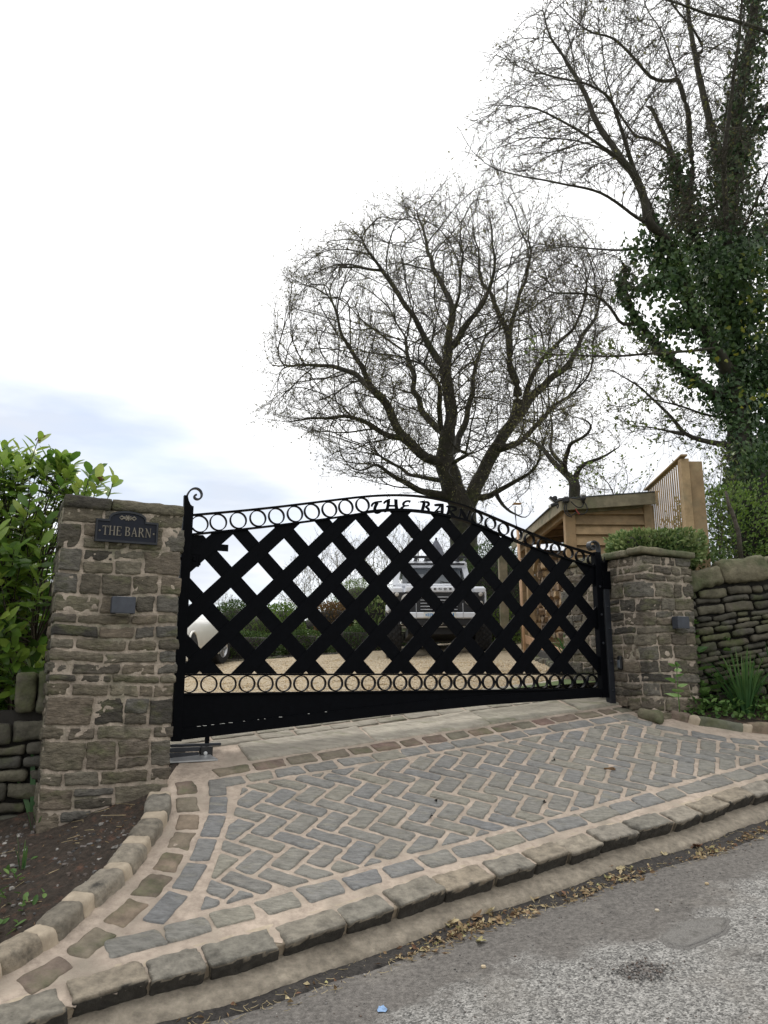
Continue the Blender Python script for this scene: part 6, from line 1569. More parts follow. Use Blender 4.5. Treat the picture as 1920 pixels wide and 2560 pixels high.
for pts in ([(920, 400), (905, 450), (920, 520), (960, 555), (1005, 565)], [(940, 400), (930, 460), (960, 530), (1010, 550), (1060, 500)], [(820, 380), (840, 420), (825, 462), (815, 430)]):
    mb = MB(); mb.tube(smooth_path([px3(*q, FY+.01) for q in pts], 3), .007, 6); mb.build('cable', M_PLASTIC, sec, smooth=True)
lamp = empty('festoon_lamp', px3(1145, 330), 'black bulb holder with opal globe and looped cable on the shed fascia', 'light')
mb = MB(); mb.tube([px3(1148, 395), px3(1146, 360), px3(1146, 355), px3(1146, 300)], [.014, .02, .028, .036], 14); mb.build('bulb_holder', M_PLASTIC, lamp, smooth=True)
mb = MB(); mb.tube([px3(1146, 302), px3(1145, 285), px3(1145, 268), px3(1145, 258)], [.037, .038, .028, .008], 14); mb.build('globe', M_BULB, lamp, smooth=True)
for pts, m in (([(1000, 330), (1060, 335), (1120, 352)], M_PLASTIC), ([(990, 370), (1040, 420), (1090, 450), (1135, 440), (1150, 395)], M_PLASTIC), ([(1160, 380), (1195, 430), (1200, 490), (1160, 530), (1100, 530)], M_PLASTIC), ([(1100, 530), (1070, 500), (1050, 460)], M_REDC)):
    mb = MB(); mb.tube(smooth_path([px3(*q, FY-.0) for q in pts], 3), .007, 6); mb.build('cable', m, lamp, smooth=True)
# pole with a little ochre plate leaning inside the gate
PYd = 9.35; p3_ = lambda x, y: at(1230+x/5.027, 1180+y/5.027, PYd)
stake = empty('garden_pole', at(1312, 1640, PYd), 'slim wooden pole topped by a rod with a small ochre square plate inside the gate', 'pole')
b_ = p3_(395, 1709); b_[2] = zf_(b_[0], PYd)
mb = MB(); mb.tube([b_, p3_(380, 1709), p3_(320, 700)], .017, 10); mb.build('pole', M_POLE, stake, smooth=True)
mb = MB(); mb.tube([p3_(320, 700), p3_(303, 650), p3_(292, 430)], .005, 6); mb.tube([p3_(303, 650), p3_(272, 400)], .003, 5); mb.build('rod', M_DKMETAL, stake)
mb = MB(); c = p3_(315, 400); mb.box(c, (.10, .10, .006), np.array([[1, .1, 0], [-.1, 1, 0], [.12, -.45, 1]]).T, bev=.001); mb.build('plate', M_AMBER, stake)
# closed parasol beyond the off-road car
par_ = empty('parasol', (1.25, 18.2, zf_(1.25, 18)), 'folded grey garden parasol standing beyond the off-road car roof', 'parasol')
mb = MB(); mb.tube([(1.25, 18.2, zf_(1.25, 18)), (1.25, 18.2, CZ+3.15)], .025, 8); mb.build('pole', M_DKMETAL, par_)
mb = MB(); th = np.linspace(0, 2*math.pi, 24, endpoint=False); V = []
for z, r in ((1.5, .20), (2.0, .24), (2.5, .20), (2.9, .11), (3.08, .03)): V += [(1.25+r*(1+.3*math.cos(8*t))*math.cos(t), 18.2+r*(1+.3*math.cos(8*t))*math.sin(t), CZ+z) for t in th]
mb.add(V, [(i*24+j, i*24+(j+1) % 24, (i+1)*24+(j+1) % 24, (i+1)*24+j) for i in range(4) for j in range(24)]); mb.build('canopy', M_CLOTH, par_, smooth=True)

# ============================================================ hedges and shrubs
def bush(name, label, cat, c, size, n, m, leaf=(.05, .03), core=True, boxy=.0, group=None, up=.4, shape='quad', lump=.18, tintf=None):
    c = np.array(c, float); size = np.array(size, float)/2; t = empty(name, (c[0], c[1], c[2]-size[2]), label, cat, group); ml = MB()
    d = rdir(n)
    if boxy: mx_ = np.abs(d).max(1, keepdims=True); d = d*(1-boxy)+d/mx_*boxy*.86
    q = fbm(d*2.6+c, 3, 3); rr = (1+lump*q)*(1-.35*RNG.random(n)**2.2)
    P = c+d*size*rr[:, None]; P[:, 2] = np.maximum(P[:, 2], c[2]-size[2])
    ld = d+rdir(n)*.9; ld[:, 2] += up
    tt = np.clip(RNG.random(n)*.75+.3*fbm(P*3, 8, 2)+.1, 0, 1) if tintf is None else tintf(P)
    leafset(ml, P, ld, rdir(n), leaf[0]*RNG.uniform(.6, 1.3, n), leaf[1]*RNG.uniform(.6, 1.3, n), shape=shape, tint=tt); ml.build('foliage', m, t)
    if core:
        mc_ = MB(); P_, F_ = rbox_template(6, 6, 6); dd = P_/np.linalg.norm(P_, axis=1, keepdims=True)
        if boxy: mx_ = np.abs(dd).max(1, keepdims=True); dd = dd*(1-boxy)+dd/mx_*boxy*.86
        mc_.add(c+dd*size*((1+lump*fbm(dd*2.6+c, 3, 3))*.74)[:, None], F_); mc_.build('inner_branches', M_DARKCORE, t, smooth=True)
    return t
bush('box_hedge', 'low clipped box hedge nearest the open top car across the gravel', 'hedge', (-3.0, 17.0, CZ+.46), (1.9, .9, .85), 5000, M_HEDGE, (.05, .035), boxy=.75, lump=.10, group='clipped hedges across the yard')
bush('box_hedge', 'low clipped box hedge with browned top in the middle across the gravel', 'hedge', (-1.75, 17.1, CZ+.52), (1.0, .9, .80), 3500, M_HEDGE, (.05, .035), boxy=.7, lump=.12, group='clipped hedges across the yard')
bush('box_hedge', 'low dark clipped hedge beside the off-road car wheel', 'hedge', (-.55, 17.0, CZ+.60), (1.5, .9, .78), 4500, M_HEDGE, (.05, .03), boxy=.75, lump=.10, group='clipped hedges across the yard')
bush('feathery_shrub', 'feathery light green shrub rising behind the low box hedge', 'shrub', (-2.9, 17.9, CZ+.95), (1.1, .8, .85), 3500, M_HEDGEL, (.13, .010), up=1.2)
bush('round_shrub', 'dense dark green rounded shrub under the pale far tree', 'shrub', (-3.7, 19.5, CZ+1.05), (1.5, 1.2, 1.4), 6000, M_HEDGE, (.06, .04))
bush('leafy_shrub', 'bright light green loose shrub left of the copper hedge', 'shrub', (-2.55, 19.2, CZ+1.0), (1.2, 1.0, 1.3), 4000, M_HEDGEL, (.07, .035), lump=.3)
bush('clipped_yew', 'rounded bright green clipped yew dome behind the copper hedge', 'hedge', (-.65, 19.6, CZ+1.55), (1.35, 1.1, 1.55), 8000, M_HEDGEL, (.05, .014), lump=.08)
bush('copper_hedge', 'brownish copper beech hedge section between green bushes', 'hedge', (-1.25, 18.8, CZ+1.05), (.9, .9, 1.3), 4000, M_BEECH, (.06, .035), boxy=.5)
bush('laurel_shrub', 'pale leaved evergreen shrub left of the off-road car', 'shrub', (-.15, 17.6, CZ+1.15), (.95, .8, 1.3), 1800, M_SKIM, (.13, .05), shape='oval')
bush('conifer_hedge', 'tall dark conifer hedge between the off-road car and the log store', 'hedge', (2.45, 16.2, CZ+1.45), (2.3, 1.3, 2.6), 16000, M_HEDGE, (.07, .02), lump=.15)
bush('low_shrub', 'small bright green shrub beside the off-road car rear wheel', 'shrub', (2.25, 15.0, CZ+.85), (1.1, .7, 1.1), 4500, M_HEDGEL, (.05, .03))
bush('leaf_mound', 'broad dark evergreen bank beyond the box hedges', 'hedge', (-.2, 21.8, CZ+.9), (8.5, 1.5, 1.6), 9000, M_HEDGE, (.09, .05), boxy=.5, lump=.25)
t_ = bush('clipped_shrub', 'pale green budding shrub clipped flat on top of the short stone pillar', 'shrub', (2.86, 8.04, CZ+1.265), (1.02, .66, .37), 6000, M_SKIM, (.050, .026), core=True, boxy=.8, lump=.12, shape='oval')
mb = MB(); q = [PR_C0+dR*.1+dLs*.12, PR_C0+dR*.53+dLs*.12, PR_C0+dR*.53+dLs*1.15, PR_C0+dR*.1+dLs*1.15]; mb.add([(*p, CZ+1.125) for p in q], [(0, 1, 2, 3)]); mb.build('potting_soil', M_SOIL, t_)
bush('hedge_shrub', 'loose small leaved green shrub right behind the dry stone wall', 'shrub', (4.35, 9.6, CZ+1.55), (1.5, 1.2, 1.7), 4200, M_HEDGEL, (.05, .03), core=False, lump=.4)
bush('holly_shrub', 'dark glossy evergreen shrub at the foot of the ivy tree', 'shrub', (5.5, 10.6, CZ+1.9), (1.6, 1.6, 2.6), 7000, M_IVY, (.07, .05), core=True, lump=.3)
bush('wall_shrub', 'dark green sprig filled shrub between short pillar and dry stone wall', 'shrub', (3.35, 8.35, CZ+1.12), (.7, .6, .5), 1500, M_SKIM, (.06, .03), core=False, lump=.3, tintf=lambda P: RNG.random(len(P))*.45)
# stone edging on the far side of the yard and beside the log store
drywall('edging_wall', (-3.9, 16.55), (.9, 16.25), CZ-.1, CZ+.25, CZ+.24, CZ+.50, 'low stone edging along the far side of the gravel yard', thick=.22, cope=.0, hs=(.09, .12), seed=21, backs=False)
drywall('edging_wall', (1.98, 11.2), (1.93, 8.62), CZ+.10, CZ-.12, CZ+.33, CZ+.14, 'low edging of upright mossy stones beside the log store', thick=.22, cope=.0, hs=(.16, .2), lens=(.07, .13), seed=22, backs=False)

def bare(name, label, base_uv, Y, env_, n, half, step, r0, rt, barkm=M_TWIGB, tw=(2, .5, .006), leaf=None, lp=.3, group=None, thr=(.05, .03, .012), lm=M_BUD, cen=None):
    b = at(*base_uv, Y); b[2] = zf_(b[0], min(Y, 19))-.25 if Y < 30 else CZ-.4
    pts = [b]+[at(u, v, Y) for u, v in env_[0]]
    A = in_env(n, env_[1], Y, half, cen); pos, par = colonize([(np.array(pts), False)], A, step, step*14, step*1.7, 120, jit=.3, up=.08)
    R, k_ = radii(pos, par, r0, 2.2); k0 = R[1]; R = np.where(R > r0*3, r0*3+(R-r0*3)*(rt-r0*3)/max(k0-r0*3, .003), R)
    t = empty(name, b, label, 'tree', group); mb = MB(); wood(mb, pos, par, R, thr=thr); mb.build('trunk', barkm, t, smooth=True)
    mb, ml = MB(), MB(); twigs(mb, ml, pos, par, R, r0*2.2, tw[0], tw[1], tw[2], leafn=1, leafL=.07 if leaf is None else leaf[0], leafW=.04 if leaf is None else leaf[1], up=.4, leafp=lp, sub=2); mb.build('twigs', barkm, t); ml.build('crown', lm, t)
def blob(u, v0, v1, w_): return [(u-w_*.3, v1), (u-w_*.5, (v0*.4+v1*.6)), (u-w_*.42, v0*.75+v1*.25), (u-w_*.15, v0), (u+w_*.15, v0), (u+w_*.42, v0*.75+v1*.25), (u+w_*.5, v0*.4+v1*.6), (u+w_*.3, v1)]
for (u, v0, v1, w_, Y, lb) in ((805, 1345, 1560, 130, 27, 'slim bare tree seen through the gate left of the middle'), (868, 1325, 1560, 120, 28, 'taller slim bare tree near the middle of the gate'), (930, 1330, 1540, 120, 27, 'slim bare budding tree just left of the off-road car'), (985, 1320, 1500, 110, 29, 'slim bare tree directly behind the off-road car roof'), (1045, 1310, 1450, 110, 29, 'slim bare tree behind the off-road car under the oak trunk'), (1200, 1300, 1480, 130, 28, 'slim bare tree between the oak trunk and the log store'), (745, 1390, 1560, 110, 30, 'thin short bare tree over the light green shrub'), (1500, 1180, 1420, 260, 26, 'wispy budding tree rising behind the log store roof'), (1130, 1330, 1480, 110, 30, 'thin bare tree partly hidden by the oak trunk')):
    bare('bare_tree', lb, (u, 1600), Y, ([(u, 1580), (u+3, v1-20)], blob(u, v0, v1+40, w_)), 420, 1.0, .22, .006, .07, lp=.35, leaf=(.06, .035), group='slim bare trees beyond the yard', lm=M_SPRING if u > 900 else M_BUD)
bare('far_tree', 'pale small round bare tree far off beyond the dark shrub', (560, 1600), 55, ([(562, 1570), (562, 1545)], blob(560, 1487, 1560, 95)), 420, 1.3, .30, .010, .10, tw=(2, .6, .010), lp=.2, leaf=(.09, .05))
bare('sapling', 'thin sapling with paired young leaves above the log store roof', (1560, 1380), 10.6, ([(1555, 1300), (1530, 1225)], [(1400, 1235), (1395, 1160), (1470, 1110), (1560, 1130), (1650, 1170), (1640, 1260), (1520, 1262)]), 170, .7, .11, .0028, .014, barkm=M_TWIG, tw=(1, .22, .002), leaf=(.05, .028), lp=.55, lm=M_SPRING)
bare('thicket', 'thicket of thin stems and small leaves between screen post and ivy tree', (1800, 1420), 9.9, ([(1800, 1380), (1805, 1330)], [(1740, 1400), (1735, 1180), (1790, 1110), (1850, 1130), (1850, 1400)]), 380, .8, .12, .003, .016, barkm=M_TWIG, tw=(2, .24, .0025), leaf=(.05, .032), lp=.6, lm=M_SPRING)
snag = empty('broken_stem', at(1850, 1360, 8.7), 'dead snapped grey stem leaning beside the ivy tree', 'branch')
mb = MB(); p_ = at(1855, 1420, 8.7); mb.tube([p_, at(1846, 1330, 8.7), at(1830, 1280, 8.7), at(1822, 1262, 8.7), at(1814, 1228, 8.7)], [.030, .026, .024, .02, .014], 8); mb.build('stem', M_ROOT, snag, smooth=True)

# ------------------------------------------------------------ the laurel over the low wall on the left
LYd = 6.0
lb_ = np.array([-2.95, 6.25, CZ-1.0]); lau = empty('laurel_bush', lb_, 'bright leaved laurel bush spilling over the top of the tall pillar', 'shrub')
mw, ml = MB(), MB()
env_l = [(-330, 1180), (-60, 1120), (60, 1115), (150, 1140), (225, 1175), (255, 1215), (170, 1260), (118, 1330), (105, 1500), (95, 1690), (-330, 1720)]
tips = list(in_env(430, env_l, LYd, .75, (-60, 1420)))+[at(95, 1100, 5.9), at(180, 1165, 5.8), at(225, 1185, 5.7), at(285, 1202, 5.65), at(20, 1140, 5.8), at(130, 1150, 5.9), at(245, 1205, 5.6), at(60, 1180, 5.8), at(150, 1215, 5.7), at(200, 1225, 5.65)]
hub = [lb_+np.array([RNG.uniform(-.9, .35), RNG.uniform(-.3, .2), RNG.uniform(.3, 1.9)]) for _ in range(13)]
for h_ in hub: mw.tube([lb_+RNG.normal(0, .06, 3), (lb_+h_)/2+RNG.normal(0, .06, 3), h_], [.022, .016, .010], 7)
for q, tp in enumerate(tips):
    h_ = hub[int(np.argmin([np.linalg.norm(tp-x)+RNG.uniform(0, .5) for x in hub]))]; mid = (tp+h_)/2+RNG.normal(0, .06, 3); mid[2] -= .05
    path = smooth_path([h_, mid, tp], 2); mw.tube(path, np.linspace(.007, .003, len(path)), 5)
    d = unit(path[-1]-path[-4]); d = unit(d+np.array([0, 0, .35])); n = RNG.integers(8, 13); az = RNG.uniform(0, 6.28)
    side = unit(np.cross(d, [.2, .1, 1.])); up_ = np.cross(side, d)
    for k in range(n):
        f = k/(n-1); p = tp-d*(1-f)*.22+RNG.normal(0, .004, 3); a = az+k*2.4; rad = side*math.cos(a)+up_*math.sin(a); ld = unit(d*(.10+.75*f)+rad*(1.15-.5*f)+np.array([.05, -.12, .0]))
        leafset(ml, [p], np.array([ld]), np.array([unit(d-ld*(d@ld)+RNG.normal(0, .15, 3))]), RNG.uniform(.10, .165), RNG.uniform(.048, .072), tint=np.clip(RNG.normal(.35+.5*f*(q % 3 > 0), .15), 0, 1), shape='oval', fold=.22, curl=.25)
mw.build('stems', M_TWIG, lau, smooth=True); ml.build('foliage', M_LAUREL, lau, smooth=True)
for (u, v, Y) in ((95, 1092, 5.9), (242, 1202, 5.6)):
    mb = MB(); p = at(u, v, Y); leafset(mb, [p, p, p], rdir(3)+np.array([.6, 0, .5]), rdir(3), .06, .03, shape='oval'); mb.build('brown_leaf', M_BEECH, lau)
bush('laurel_backing', 'deep shaded evergreen mass behind the bright laurel', 'shrub', (-3.75, 7.1, CZ+.02), (2.6, 1.2, 2.45), 7500, M_LAUREL, (.10, .045), core=True, shape='oval', lump=.25, tintf=lambda P: RNG.random(len(P))*.4)

# ------------------------------------------------------------ plants in the beds
def blades(mb, c, n, ln, w_, spread, lean=.0, droop=.5, base=.05):
    for k in range(n):
        a = RNG.uniform(0, 6.28); L = ln*RNG.uniform(.55, 1.1); out = spread*RNG.random()**.7; d0 = np.array([math.cos(a), math.sin(a), 0]); p = np.array(c)+d0*base*RNG.random()
        s = np.linspace(0, 1, 8); dr = droop*RNG.uniform(.3, 1.5); X = out*L*s+dr*out*L*s**3*.6; Z = L*s*(1-.25*out)-dr*out*L*s**3.2*.75
        P = p+np.outer(X, d0)+np.outer(Z, [0, 0, 1.]); tw = unit(np.cross(d0, [0, 0, 1.])+d0*RNG.uniform(-.8, .8)); W3 = w_*RNG.uniform(.7, 1.2)*np.array([.75, .9, 1, 1, .95, .8, .5, .04])
        V = np.concatenate([P-tw*W3[:, None]/2, P+tw*W3[:, None]/2]); mb.add(V, [(i, i+1, 9+i, 8+i) for i in range(7)], np.clip(.15+.6*s.repeat(1)[np.r_[0:8, 0:8]]*.6+RNG.uniform(-.15, .35), 0, 1))
def herb(name, label, cat, c, h, seedn, leafL=.11, flower=True, n=6, group=None):
    t = empty(name, c, label, cat, group); mw, ml = MB(), MB(); c = np.array(c, float); lean = RNG.normal(0, .05, 2); P = [c+np.array([lean[0]*s**2*h, lean[1]*s**2*h, h*s]) for s in np.linspace(0, 1, 6)]; mw.tube(P, np.linspace(.005, .0025, 6), 6); mw.build('stem', M_HERB, t, smooth=True)
    for k in range(n):
        f = .30+.66*k/(n-1); p = c+np.array([lean[0]*f*f*h, lean[1]*f*f*h, h*f]); a = k*2.3+seedn; L = leafL*(1.25-.85*f)*RNG.uniform(.85, 1.2); d = np.array([math.cos(a), math.sin(a), .15+.4*f])
        leafset(ml, [p+d*.02], np.array([d]), np.array([[0, 0, 1.]])+RNG.normal(0, .2, (1, 3)), L, L*.85, shape='heart', fold=.2)
    k = 10; leafset(ml, np.repeat([P[-1]], k, 0), rdir(k)+np.array([0, 0, .8]), rdir(k), leafL*.3, leafL*.2, shape='oval'); ml.build('leaves', M_HERB, t)
    if flower:
        mf = MB(); k = 16; q = P[-1]+RNG.normal(0, .010, (k, 3))+np.array([0, 0, .015]); leafset(mf, q, rdir(k)+np.array([0, 0, .6]), rdir(k), .010, .008); mf.build('flowers', M_FLOWER, t)
def gz(x, y): return float(zsoilR(np.array(x), np.array(y)))
def bedpt(u, v):   # a point of the right bed
    rx, rz = ray(u, v)
    for k in np.linspace(5.5, 9, 500):
        if CZ+rz*k < gz(rx*k, k): return np.array([rx*k, k, gz(rx*k, k)])
    return np.array([rx*7.6, 7.6, gz(rx*7.6, 7.6)])
dz_ = lambda x, y: bedpt(1640+x/5.925, 1500+y/5.925)
def stalk(x, yb_, yt, **kw):
    c = dz_(x, yb_); h = (yb_-yt)/5.925/1965*c[1]; return c, h
c, h = stalk(655, 1640, 375); herb('tall_weed', 'tall weed with toothed leaves and white flower tip against the short pillar', 'weed', c, h, 1.2, .19, n=10)
c, h = stalk(1085, 1560, 600); herb('tall_weed', 'leafy weed stalk standing against the dry stone wall left of the green blades', 'weed', c, h, 3.2, .15, n=9)
c, h = stalk(350, 1660, 1000); herb('tall_weed', 'thin weed with sparse leaves closest to the pillar base', 'weed', c, h, 2.0, .12, flower=False, n=7)
c, h = stalk(540, 1640, 1120); herb('tall_weed', 'short slim weed between two taller weeds by the pillar', 'weed', c, h, 4.0, .11, flower=False, n=7)
c, h = stalk(1640, 1500, 760); herb('tall_weed', 'broad leaved weed at the right of the green blades', 'weed', c, h, 5.0, .19, n=9)
for (x, yb_, yt, sd_) in ((800, 1560, 980, 1), (930, 1600, 1150, 2), (1180, 1560, 900, 3), (1500, 1600, 1000, 4), (1580, 1500, 820, 5), (720, 1650, 1250, 6), (1010, 1500, 1040, 7)):
    c, h = stalk(x, yb_, yt); herb('bed_weed', 'leafy green weed growing between pillar and blades against the dry stone wall', 'weed', c, h, sd_*1.7, .15, flower=False, n=8, group='leafy weeds along the foot of the dry stone wall')
c = dz_(1330, 1680); dfl = empty('blade_clump', c, 'big clump of arching green daffodil blades in the right bed', 'plant'); mb = MB(); blades(mb, c, 120, .66, .018, .45, droop=.7, base=.07); mb.build('blades', M_BLADE, dfl, smooth=True)
c = dz_(1750, 1450); dfl = empty('blade_clump', c, 'second clump of taller green blades against the wall at the right', 'plant'); mb = MB(); blades(mb, c, 90, .66, .017, .5, droop=.8, base=.08); mb.build('blades', M_BLADE, dfl, smooth=True)
c = at(1418, 1628, 9.0); dfl = empty('blade_clump', c, 'small clump of arching blades behind the gate under the log store post', 'plant'); mb = MB(); blades(mb, c-np.array([0, 0, .1]), 26, .45, .02, .5, droop=.7, base=.05); mb.build('blades', M_BLADE, dfl, smooth=True)
ml = MB(); n = 5200; X = RNG.uniform(2.75, 6, n); Y = RNG.uniform(6.6, 7.75, n); kk = fbm(np.c_[X*2.2, Y*2.2, X*0], 44, 2) > -.12
k_in = Y > np.interp(X, rkp[:, 0][np.argsort(rkp[:, 0])], rkp[:, 1][np.argsort(rkp[:, 0])])+.14; X, Y = X[kk & k_in], Y[kk & k_in]; n = len(X)
hh = RNG.random(n)**2*.14; P = np.c_[X, Y, zsoilR(X, Y)+.01+hh]; dd = rdir(n); dd[:, 2] = abs(dd[:, 2])*.6; leafset(ml, P, dd, np.tile([0, 0, 1.], (n, 1))+RNG.normal(0, .4, (n, 3)), RNG.uniform(.03, .075, n), RNG.uniform(.022, .05, n), shape='oval', tint=RNG.random(n))
for k in range(260):
    x, y = RNG.uniform(2.9, 5.2), RNG.uniform(6.7, 7.3)
    if y > np.interp(x, rkp[:, 0][np.argsort(rkp[:, 0])], rkp[:, 1][np.argsort(rkp[:, 0])])+.12: blades(ml, (x, y, gz(x, y)), 3, .12, .006, .6, droop=.5, base=.02)
o = ml.build('ground_cover', M_HERB); o['kind'] = 'stuff'
# left bed
def bedL(u, v):
    rx, rz = ray(u, v)
    for k in np.linspace(2.2, 6.2, 700):
        if CZ+rz*k < float(zsoilL(np.array(rx*k), np.array(k))): return np.array([rx*k, k, float(zsoilL(np.array(rx*k), np.array(k)))])
    return np.array([rx*5, 5, CZ-1])
zq = lambda x, y: bedL(x/3.16, 1640+y/3.16)
c = zq(285, 1240); ir = empty('iris_plant', c, 'tall sword shaped green leaves at the left foot of the tall pillar', 'plant'); mb = MB()
for (dx, L, ln_) in ((0, .56, .03), (-.03, .46, -.05), (.02, .36, .04), (-.05, .25, -.12), (.01, .22, .02)):
    s = np.linspace(0, 1, 8); P = np.c_[c[0]+dx+ln_*s**1.5, np.full(8, c[1])+.02*s, c[2]+L*s-.02]; W3 = .030*np.array([.6, .8, 1, 1, .95, .8, .5, .05]); V = np.concatenate([P-np.c_[W3/2, W3*0, W3*0], P+np.c_[W3/2, W3*0, W3*0]+np.array([0, .012, 0])]); mb.add(V, [(i, i+1, 9+i, 8+i) for i in range(7)], RNG.uniform(.1, .6))
mb.build('leaves', M_BLADE, ir, smooth=True)
for (x, y, n, L, lb) in ((60, 1230, 6, .16, 'few grass blades sprouting by the low wall foot'), (290, 1390, 4, .15, 'single short grass tuft in front of the tall pillar corner'), (170, 1690, 7, .20, 'narrow grass tuft in the soil at the left edge')):
    c = zq(x, y); g_ = empty('grass_tuft', c, lb, 'grass tuft', 'grass tufts in the left bed'); mb = MB(); blades(mb, c, n, L, .012, .4, droop=.5, base=.03); mb.build('blades', M_BLADE, g_, smooth=True)
for (x, y, n, s_, lb) in ((60, 2010, 34, .09, 'leafy green weed rosette at the bottom left edge of the soil'), (60, 1750, 16, .08, 'smaller weed seedling above the leafy rosette'), (10, 2190, 20, .09, 'low weed half out of frame by the left kerb')):
    c = zq(x, y); w_ = empty('small_weed', c, lb, 'weed', 'small weeds in the left bed'); ml = MB(); P = c+RNG.normal(0, 1, (n, 3))*np.array([s_, s_, .02])+np.array([0, 0, .03]); dd = rdir(n); dd[:, 2] = abs(dd[:, 2])*.8; leafset(ml, P, dd, np.tile([0, 0, 1.], (n, 1))+RNG.normal(0, .3, (n, 3)), RNG.uniform(.035, .065, n), RNG.uniform(.02, .036, n), shape='oval'); ml.build('leaves', M_HERB, w_)

# ============================================================ gutter dirt, dead leaves, odds and ends on the lane
def lane_pt(u, d):      # along the kerb, out from the concrete edge
    v = np.interp(u, ek[o_], ev[o_])+d; x = edge[0][0]+kdir[0]*u+pdir[0]*v; y = edge[0][1]+kdir[1]*u+pdir[1]*v; return x, y, float(zlane(np.array(x), np.array(y)))
mb = MB(); us = np.arange(1.6, 7.5, .02); V = []; prof = np.linspace(0, 1, 7)
for u in us:
    wd = max(.01, (.085+.075*np.clip((u-3.0)/2.5, -.6, 1.3)+.05*float(fbm(np.array([[u*3, 0, 0]]), 91, 3)[0])))
    for p in prof:
        x, y, z = lane_pt(u, -.012+wd*p); V.append((x, y, z+.014*math.sin(math.pi*min(1, .15+p*.85))**.7*(1-p*.4)+.004*float(fbm(np.array([[x*40, y*40, 0]]), 92, 2)[0])-.006*(p > .95)))
m7 = len(prof); nU = len(us); mb.add(V, [(i*m7+j, i*m7+j+1, (i+1)*m7+j+1, (i+1)*m7+j) for i in range(nU-1) for j in range(m7-1)]); mb.build('gutter_dirt', M_DIRT, smooth=True)['kind'] = 'structure'
ml = MB(); n = 2600; U_ = RNG.uniform(1.8, 6.4, n); uc = [lane_ud(*z6(x, y))[0] for x, y in ((60, 1110), (330, 1060), (480, 980), (800, 900), (980, 830), (1340, 735), (1530, 650))]; clump = .05+sum(a*np.exp(-((U_-c)/w_)**2) for c, a, w_ in zip(uc, (.5, 1.2, .8, .6, .9, .6, .4), (.12, .16, .12, .14, .10, .16, .2))); kk = RNG.random(n) < clump*.85; U_ = U_[kk]; n = len(U_); Dn = np.abs(RNG.normal(.07, .045, n))+.02*(U_-3); P = np.array([lane_pt(u, d) for u, d in zip(U_, Dn)])+np.array([0, 0, .012])
dd = rdir(n); dd[:, 2] *= .35; leafset(ml, P, dd, np.tile([0, 0, 1.], (n, 1))+RNG.normal(0, .7, (n, 3)), RNG.uniform(.016, .048, n), RNG.uniform(.008, .028, n), shape='quad', fold=.5, tint=RNG.random(n)**1.3)
n = 380; U_ = RNG.uniform(2.2, 6.2, n); P = np.array([lane_pt(u, abs(RNG.normal(.08, .06))) for u in U_])+np.array([0, 0, .01]); dd = rdir(n); dd[:, 2] *= .15; L = RNG.uniform(.03, .07, (n, 1)); tri_tubes(ml, P, P+dd*L/2, P+dd*L+np.array([0, 0, .004]), .0012, .001)
o = ml.build('leaf_litter', M_LITTER); o['kind'] = 'stuff'
n = 2200; Pd = np.c_[RNG.uniform(-3.2, -1.3, n), RNG.uniform(2.6, 5.3, n)]; Pd = Pd[(Pd[:, 0] < np.interp(Pd[:, 1], lk_out[:, 1], lk_out[:, 0])-.15) & (fbm(np.c_[Pd*2.4, Pd[:, 0]*0], 99, 2) > RNG.uniform(-.4, .3, n))]; n = len(Pd)
ml = MB(); P = np.c_[Pd, zsoilL(Pd[:, 0], Pd[:, 1])+.004]; dd = rdir(n); dd[:, 2] *= .3; leafset(ml, P, dd, np.tile([0, 0, 1.], (n, 1))+RNG.normal(0, .6, (n, 3)), RNG.uniform(.012, .04, n), RNG.uniform(.003, .012, n), shape='quad', fold=.4, tint=np.where(RNG.random(n) < .75, RNG.uniform(0, .25, n), RNG.uniform(.8, .85, n)))
dd = rdir(120); dd[:, 2] *= .1; L = RNG.uniform(.05, .16, (120, 1)); A_ = P[RNG.integers(0, n, 120)]+np.array([0, 0, .006]); tri_tubes(ml, A_, A_+dd*L/2, A_+dd*L, .002, .0012)
o = ml.build('plant_debris', M_LITTER); o['kind'] = 'stuff'
def big_leaf(x, y, z, L, lb, tint):
    t = MB(); k = 5; a0_ = RNG.uniform(0, 6.28); c = np.array([x, y, z+.012])
    for q in range(k):
        a = a0_+(q-2)*.62; d = np.array([math.cos(a), math.sin(a), RNG.uniform(.05, .6)]); leafset(t, [c], np.array([d]), np.array([[RNG.normal(0, .3), RNG.normal(0, .3), 1.]]), L*(1-.16*abs(q-2)), L*.46, shape='oval', fold=RNG.uniform(-.5, .6), curl=RNG.uniform(-.4, .5), tint=tint)
    o = t.build('fallen_leaf', M_LITTER, loc=tuple(c)); tag(o, lb, 'leaf', 'large dead leaves along the gutter'); return o
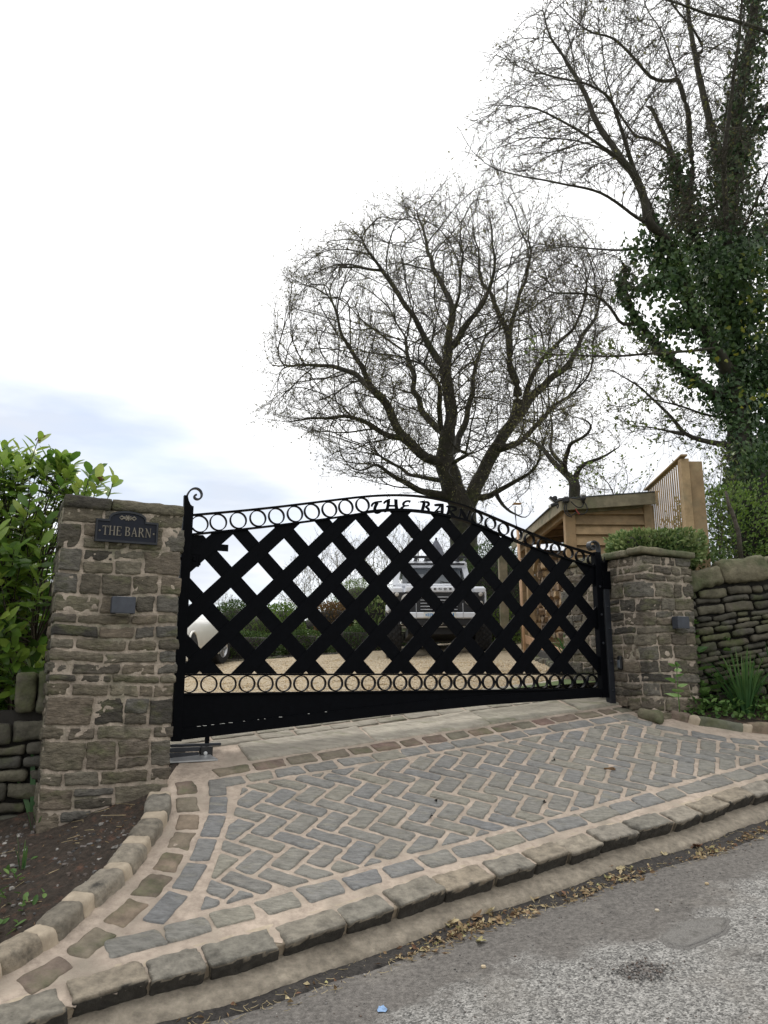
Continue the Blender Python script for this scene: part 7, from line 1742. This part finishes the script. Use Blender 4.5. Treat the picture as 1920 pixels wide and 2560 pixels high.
for (x, y, L, tn, lb) in ((400, 1140, .05, .95, 'pale green dead leaf lying out on the tarmac below the leaf heap'), (645, 960, .05, .7, 'pale curled dead leaf alone beside the gutter'), (500, 975, .085, .72, 'largest tan maple leaf on top of the gutter heap'), (440, 1020, .075, .6, 'tan maple leaf in the middle of the gutter heap'), (270, 1060, .07, .55, 'tan upright leaf left in the gutter heap'), (380, 1040, .07, .12, 'dark brown curled leaf in the gutter heap'), (340, 1085, .05, .3, 'brown leaf at the lower edge of the gutter heap'), (955, 820, .06, .78, 'pale leaf standing in the second leaf pile up the gutter'), (1010, 830, .05, .6, 'tan leaf at the right of the second leaf pile'), (965, 862, .04, .98, 'yellow green leaf in the second leaf pile'), (1340, 725, .07, .8, 'pale leaf topping the third leaf pile up the lane'), (1210, 765, .04, .6, 'small tan leaf just below the third leaf pile'), (800, 860, .035, .75, 'small pale leaf against the concrete edge'), (165, 1075, .04, .98, 'small greenish leaf left of the gutter heap')):
    big_leaf(*lane_hit(*z6(x, y)), L, lb, tn)
for (x, y, lb) in ((430, 1245, 'pale pebble on the tarmac below the fallen leaves'), (110, 1190, 'small ochre pebble at the left on the tarmac'), (1395, 885, 'round grey pebble on the dark tarmac strip'), (1180, 1000, 'dark pebble lying on the tarmac near the patch')):
    p = lane_hit(*z6(x, y)); mb = MB(); stone(mb, np.array(p)+np.array([0, 0, .006]), (.022, .017, .014), I3_, r=.006, cell=.004, rough=.001, big=.002, tint=RNG.choice([.3, .55, .9])); o = mb.build('pebble', M_PEB, smooth=True, loc=p); tag(o, lb, 'pebble', 'loose pebbles on the lane')
for (x, y, lb) in ((200, 590, 'dark bud casing lying on the setts left of the middle'), (695, 533, 'black scrap lying on the setts near the front border'), (228, 527, 'tiny black pellet on the joint between setts'), (732, 350, 'tiny dark pellet on a far sett')):
    u, v = z6(x, y); q = dp(u, v, .008); mb = MB(); leafset(mb, np.repeat([[*q, zdrive(*q)+.012]], 5, 0), rdir(5)+np.array([0, 0, .3]), rdir(5), .022, .012, tint=.02, shape='oval'); o = mb.build('debris_scrap', M_DIRT, loc=(*q, zdrive(*q))); tag(o, lb, 'debris', 'small debris on the setts')
u, v = z6(975, 387); q = dp(u, v, .008); mb = MB(); c = np.array([*q, zdrive(*q)+.015]); mb.tube([c+np.array([.04*math.cos(t), .028*math.sin(t), .004*math.sin(2*t)]) for t in np.linspace(.3, 6.1, 18)], .006, 6); o = mb.build('curled_leaf', M_BEECH, smooth=True, loc=tuple(c)); tag(o, 'curled dry leaf forming a ring on the setts towards the right', 'leaf')
def patch(u, v, ru, rv, m, name='road_patch', dz=.004, sd=1, rim=None):
    p = lane_hit(u, v); n = 48; th = np.linspace(0, 2*math.pi, n, endpoint=False); q = 1+.28*fbm(np.c_[np.cos(th)*1.6, np.sin(th)*1.6, np.full(n, sd*3.7)], sd, 3); mb = MB(); V = []
    for k, f in enumerate((0, .3, .6, .85, 1.0, 1.05)):
        for t, w_ in zip(th, q):
            a, b = kdir*(ru*math.cos(t)*w_*f)+pdir*(rv*math.sin(t)*w_*f); x, y = p[0]+a, p[1]+b; V.append((x, y, float(zlane(np.array(x), np.array(y)))+dz*(1 if k < 5 else -1.5)+.003*float(fbm(np.array([[x*60, y*60, 0]]), 5, 2)[0])))
    mb.add(V, [(k*n+j, k*n+(j+1) % n, (k+1)*n+(j+1) % n, (k+1)*n+j) for k in range(5) for j in range(n)]); mb.build(name, m, smooth=True)['kind'] = 'structure'; return p
M_PATCH = mat('patched tarmac', [(.11, .105, .097), (.235, .225, .21)], nscale=150, nlo=.6, nhi=1.35, bump=1.0, bscale=120, use_tint=False, second=(.10, .095, .085), sscale=20, slo=.5, shi=.7)
M_HOLE = mat('loose dark grit', [(.075, .07, .065), (.20, .192, .18)], nscale=170, nlo=.5, nhi=1.5, bump=1.0, bscale=110, use_tint=False, second=(.20, .19, .18), sscale=120, slo=.58, shi=.66)
patch(1741, 2331, .235, .105, M_HOLE, dz=.002, sd=2); patch(1738, 2330, .215, .092, M_PATCH, dz=.006, sd=2); pq = patch(1608, 2430, .10, .05, M_HOLE, 'pothole', .004, 7)
pebbles(260, lambda n: np.c_[pq[0]+RNG.normal(0, .06, n), pq[1]+RNG.normal(0, .05, n)], .006, lambda x, y: zlane(x, y)+.006, 'loose_grit', M_CHIP)
def gen_lane(n):
    U_ = RNG.uniform(1.5, 6.5, n); D_ = RNG.random(n)**1.5*2.2; return np.array([lane_pt(u, d)[:2] for u, d in zip(U_, D_)])
pebbles(900, gen_lane, .0045, lambda x, y: zlane(x, y), 'loose_grit', M_CHIP)
p = lane_hit(955, 2528); mb = MB(); V = [(p[0], p[1], p[2]+.005)]+[(p[0]+.022*math.cos(t)*RNG.uniform(.6, 1.2), p[1]+.03*math.sin(t)*RNG.uniform(.6, 1.2), 0) for t in np.linspace(0, 6.28, 14, endpoint=False)]
V = [V[0]]+[(x, y, float(zlane(np.array(x), np.array(y)))+.005) for x, y, _ in V[1:]]; mb.add(V, [(0, 1+i, 1+(i+1) % 14) for i in range(14)])
M_SPRAY = mat('blue spray paint', [(.16, .27, .45), (.24, .36, .55)], nscale=60, nlo=.6, nhi=1.3, bump=.3, use_tint=False)
mb.build('paint_mark', M_SPRAY)['kind'] = 'structure'
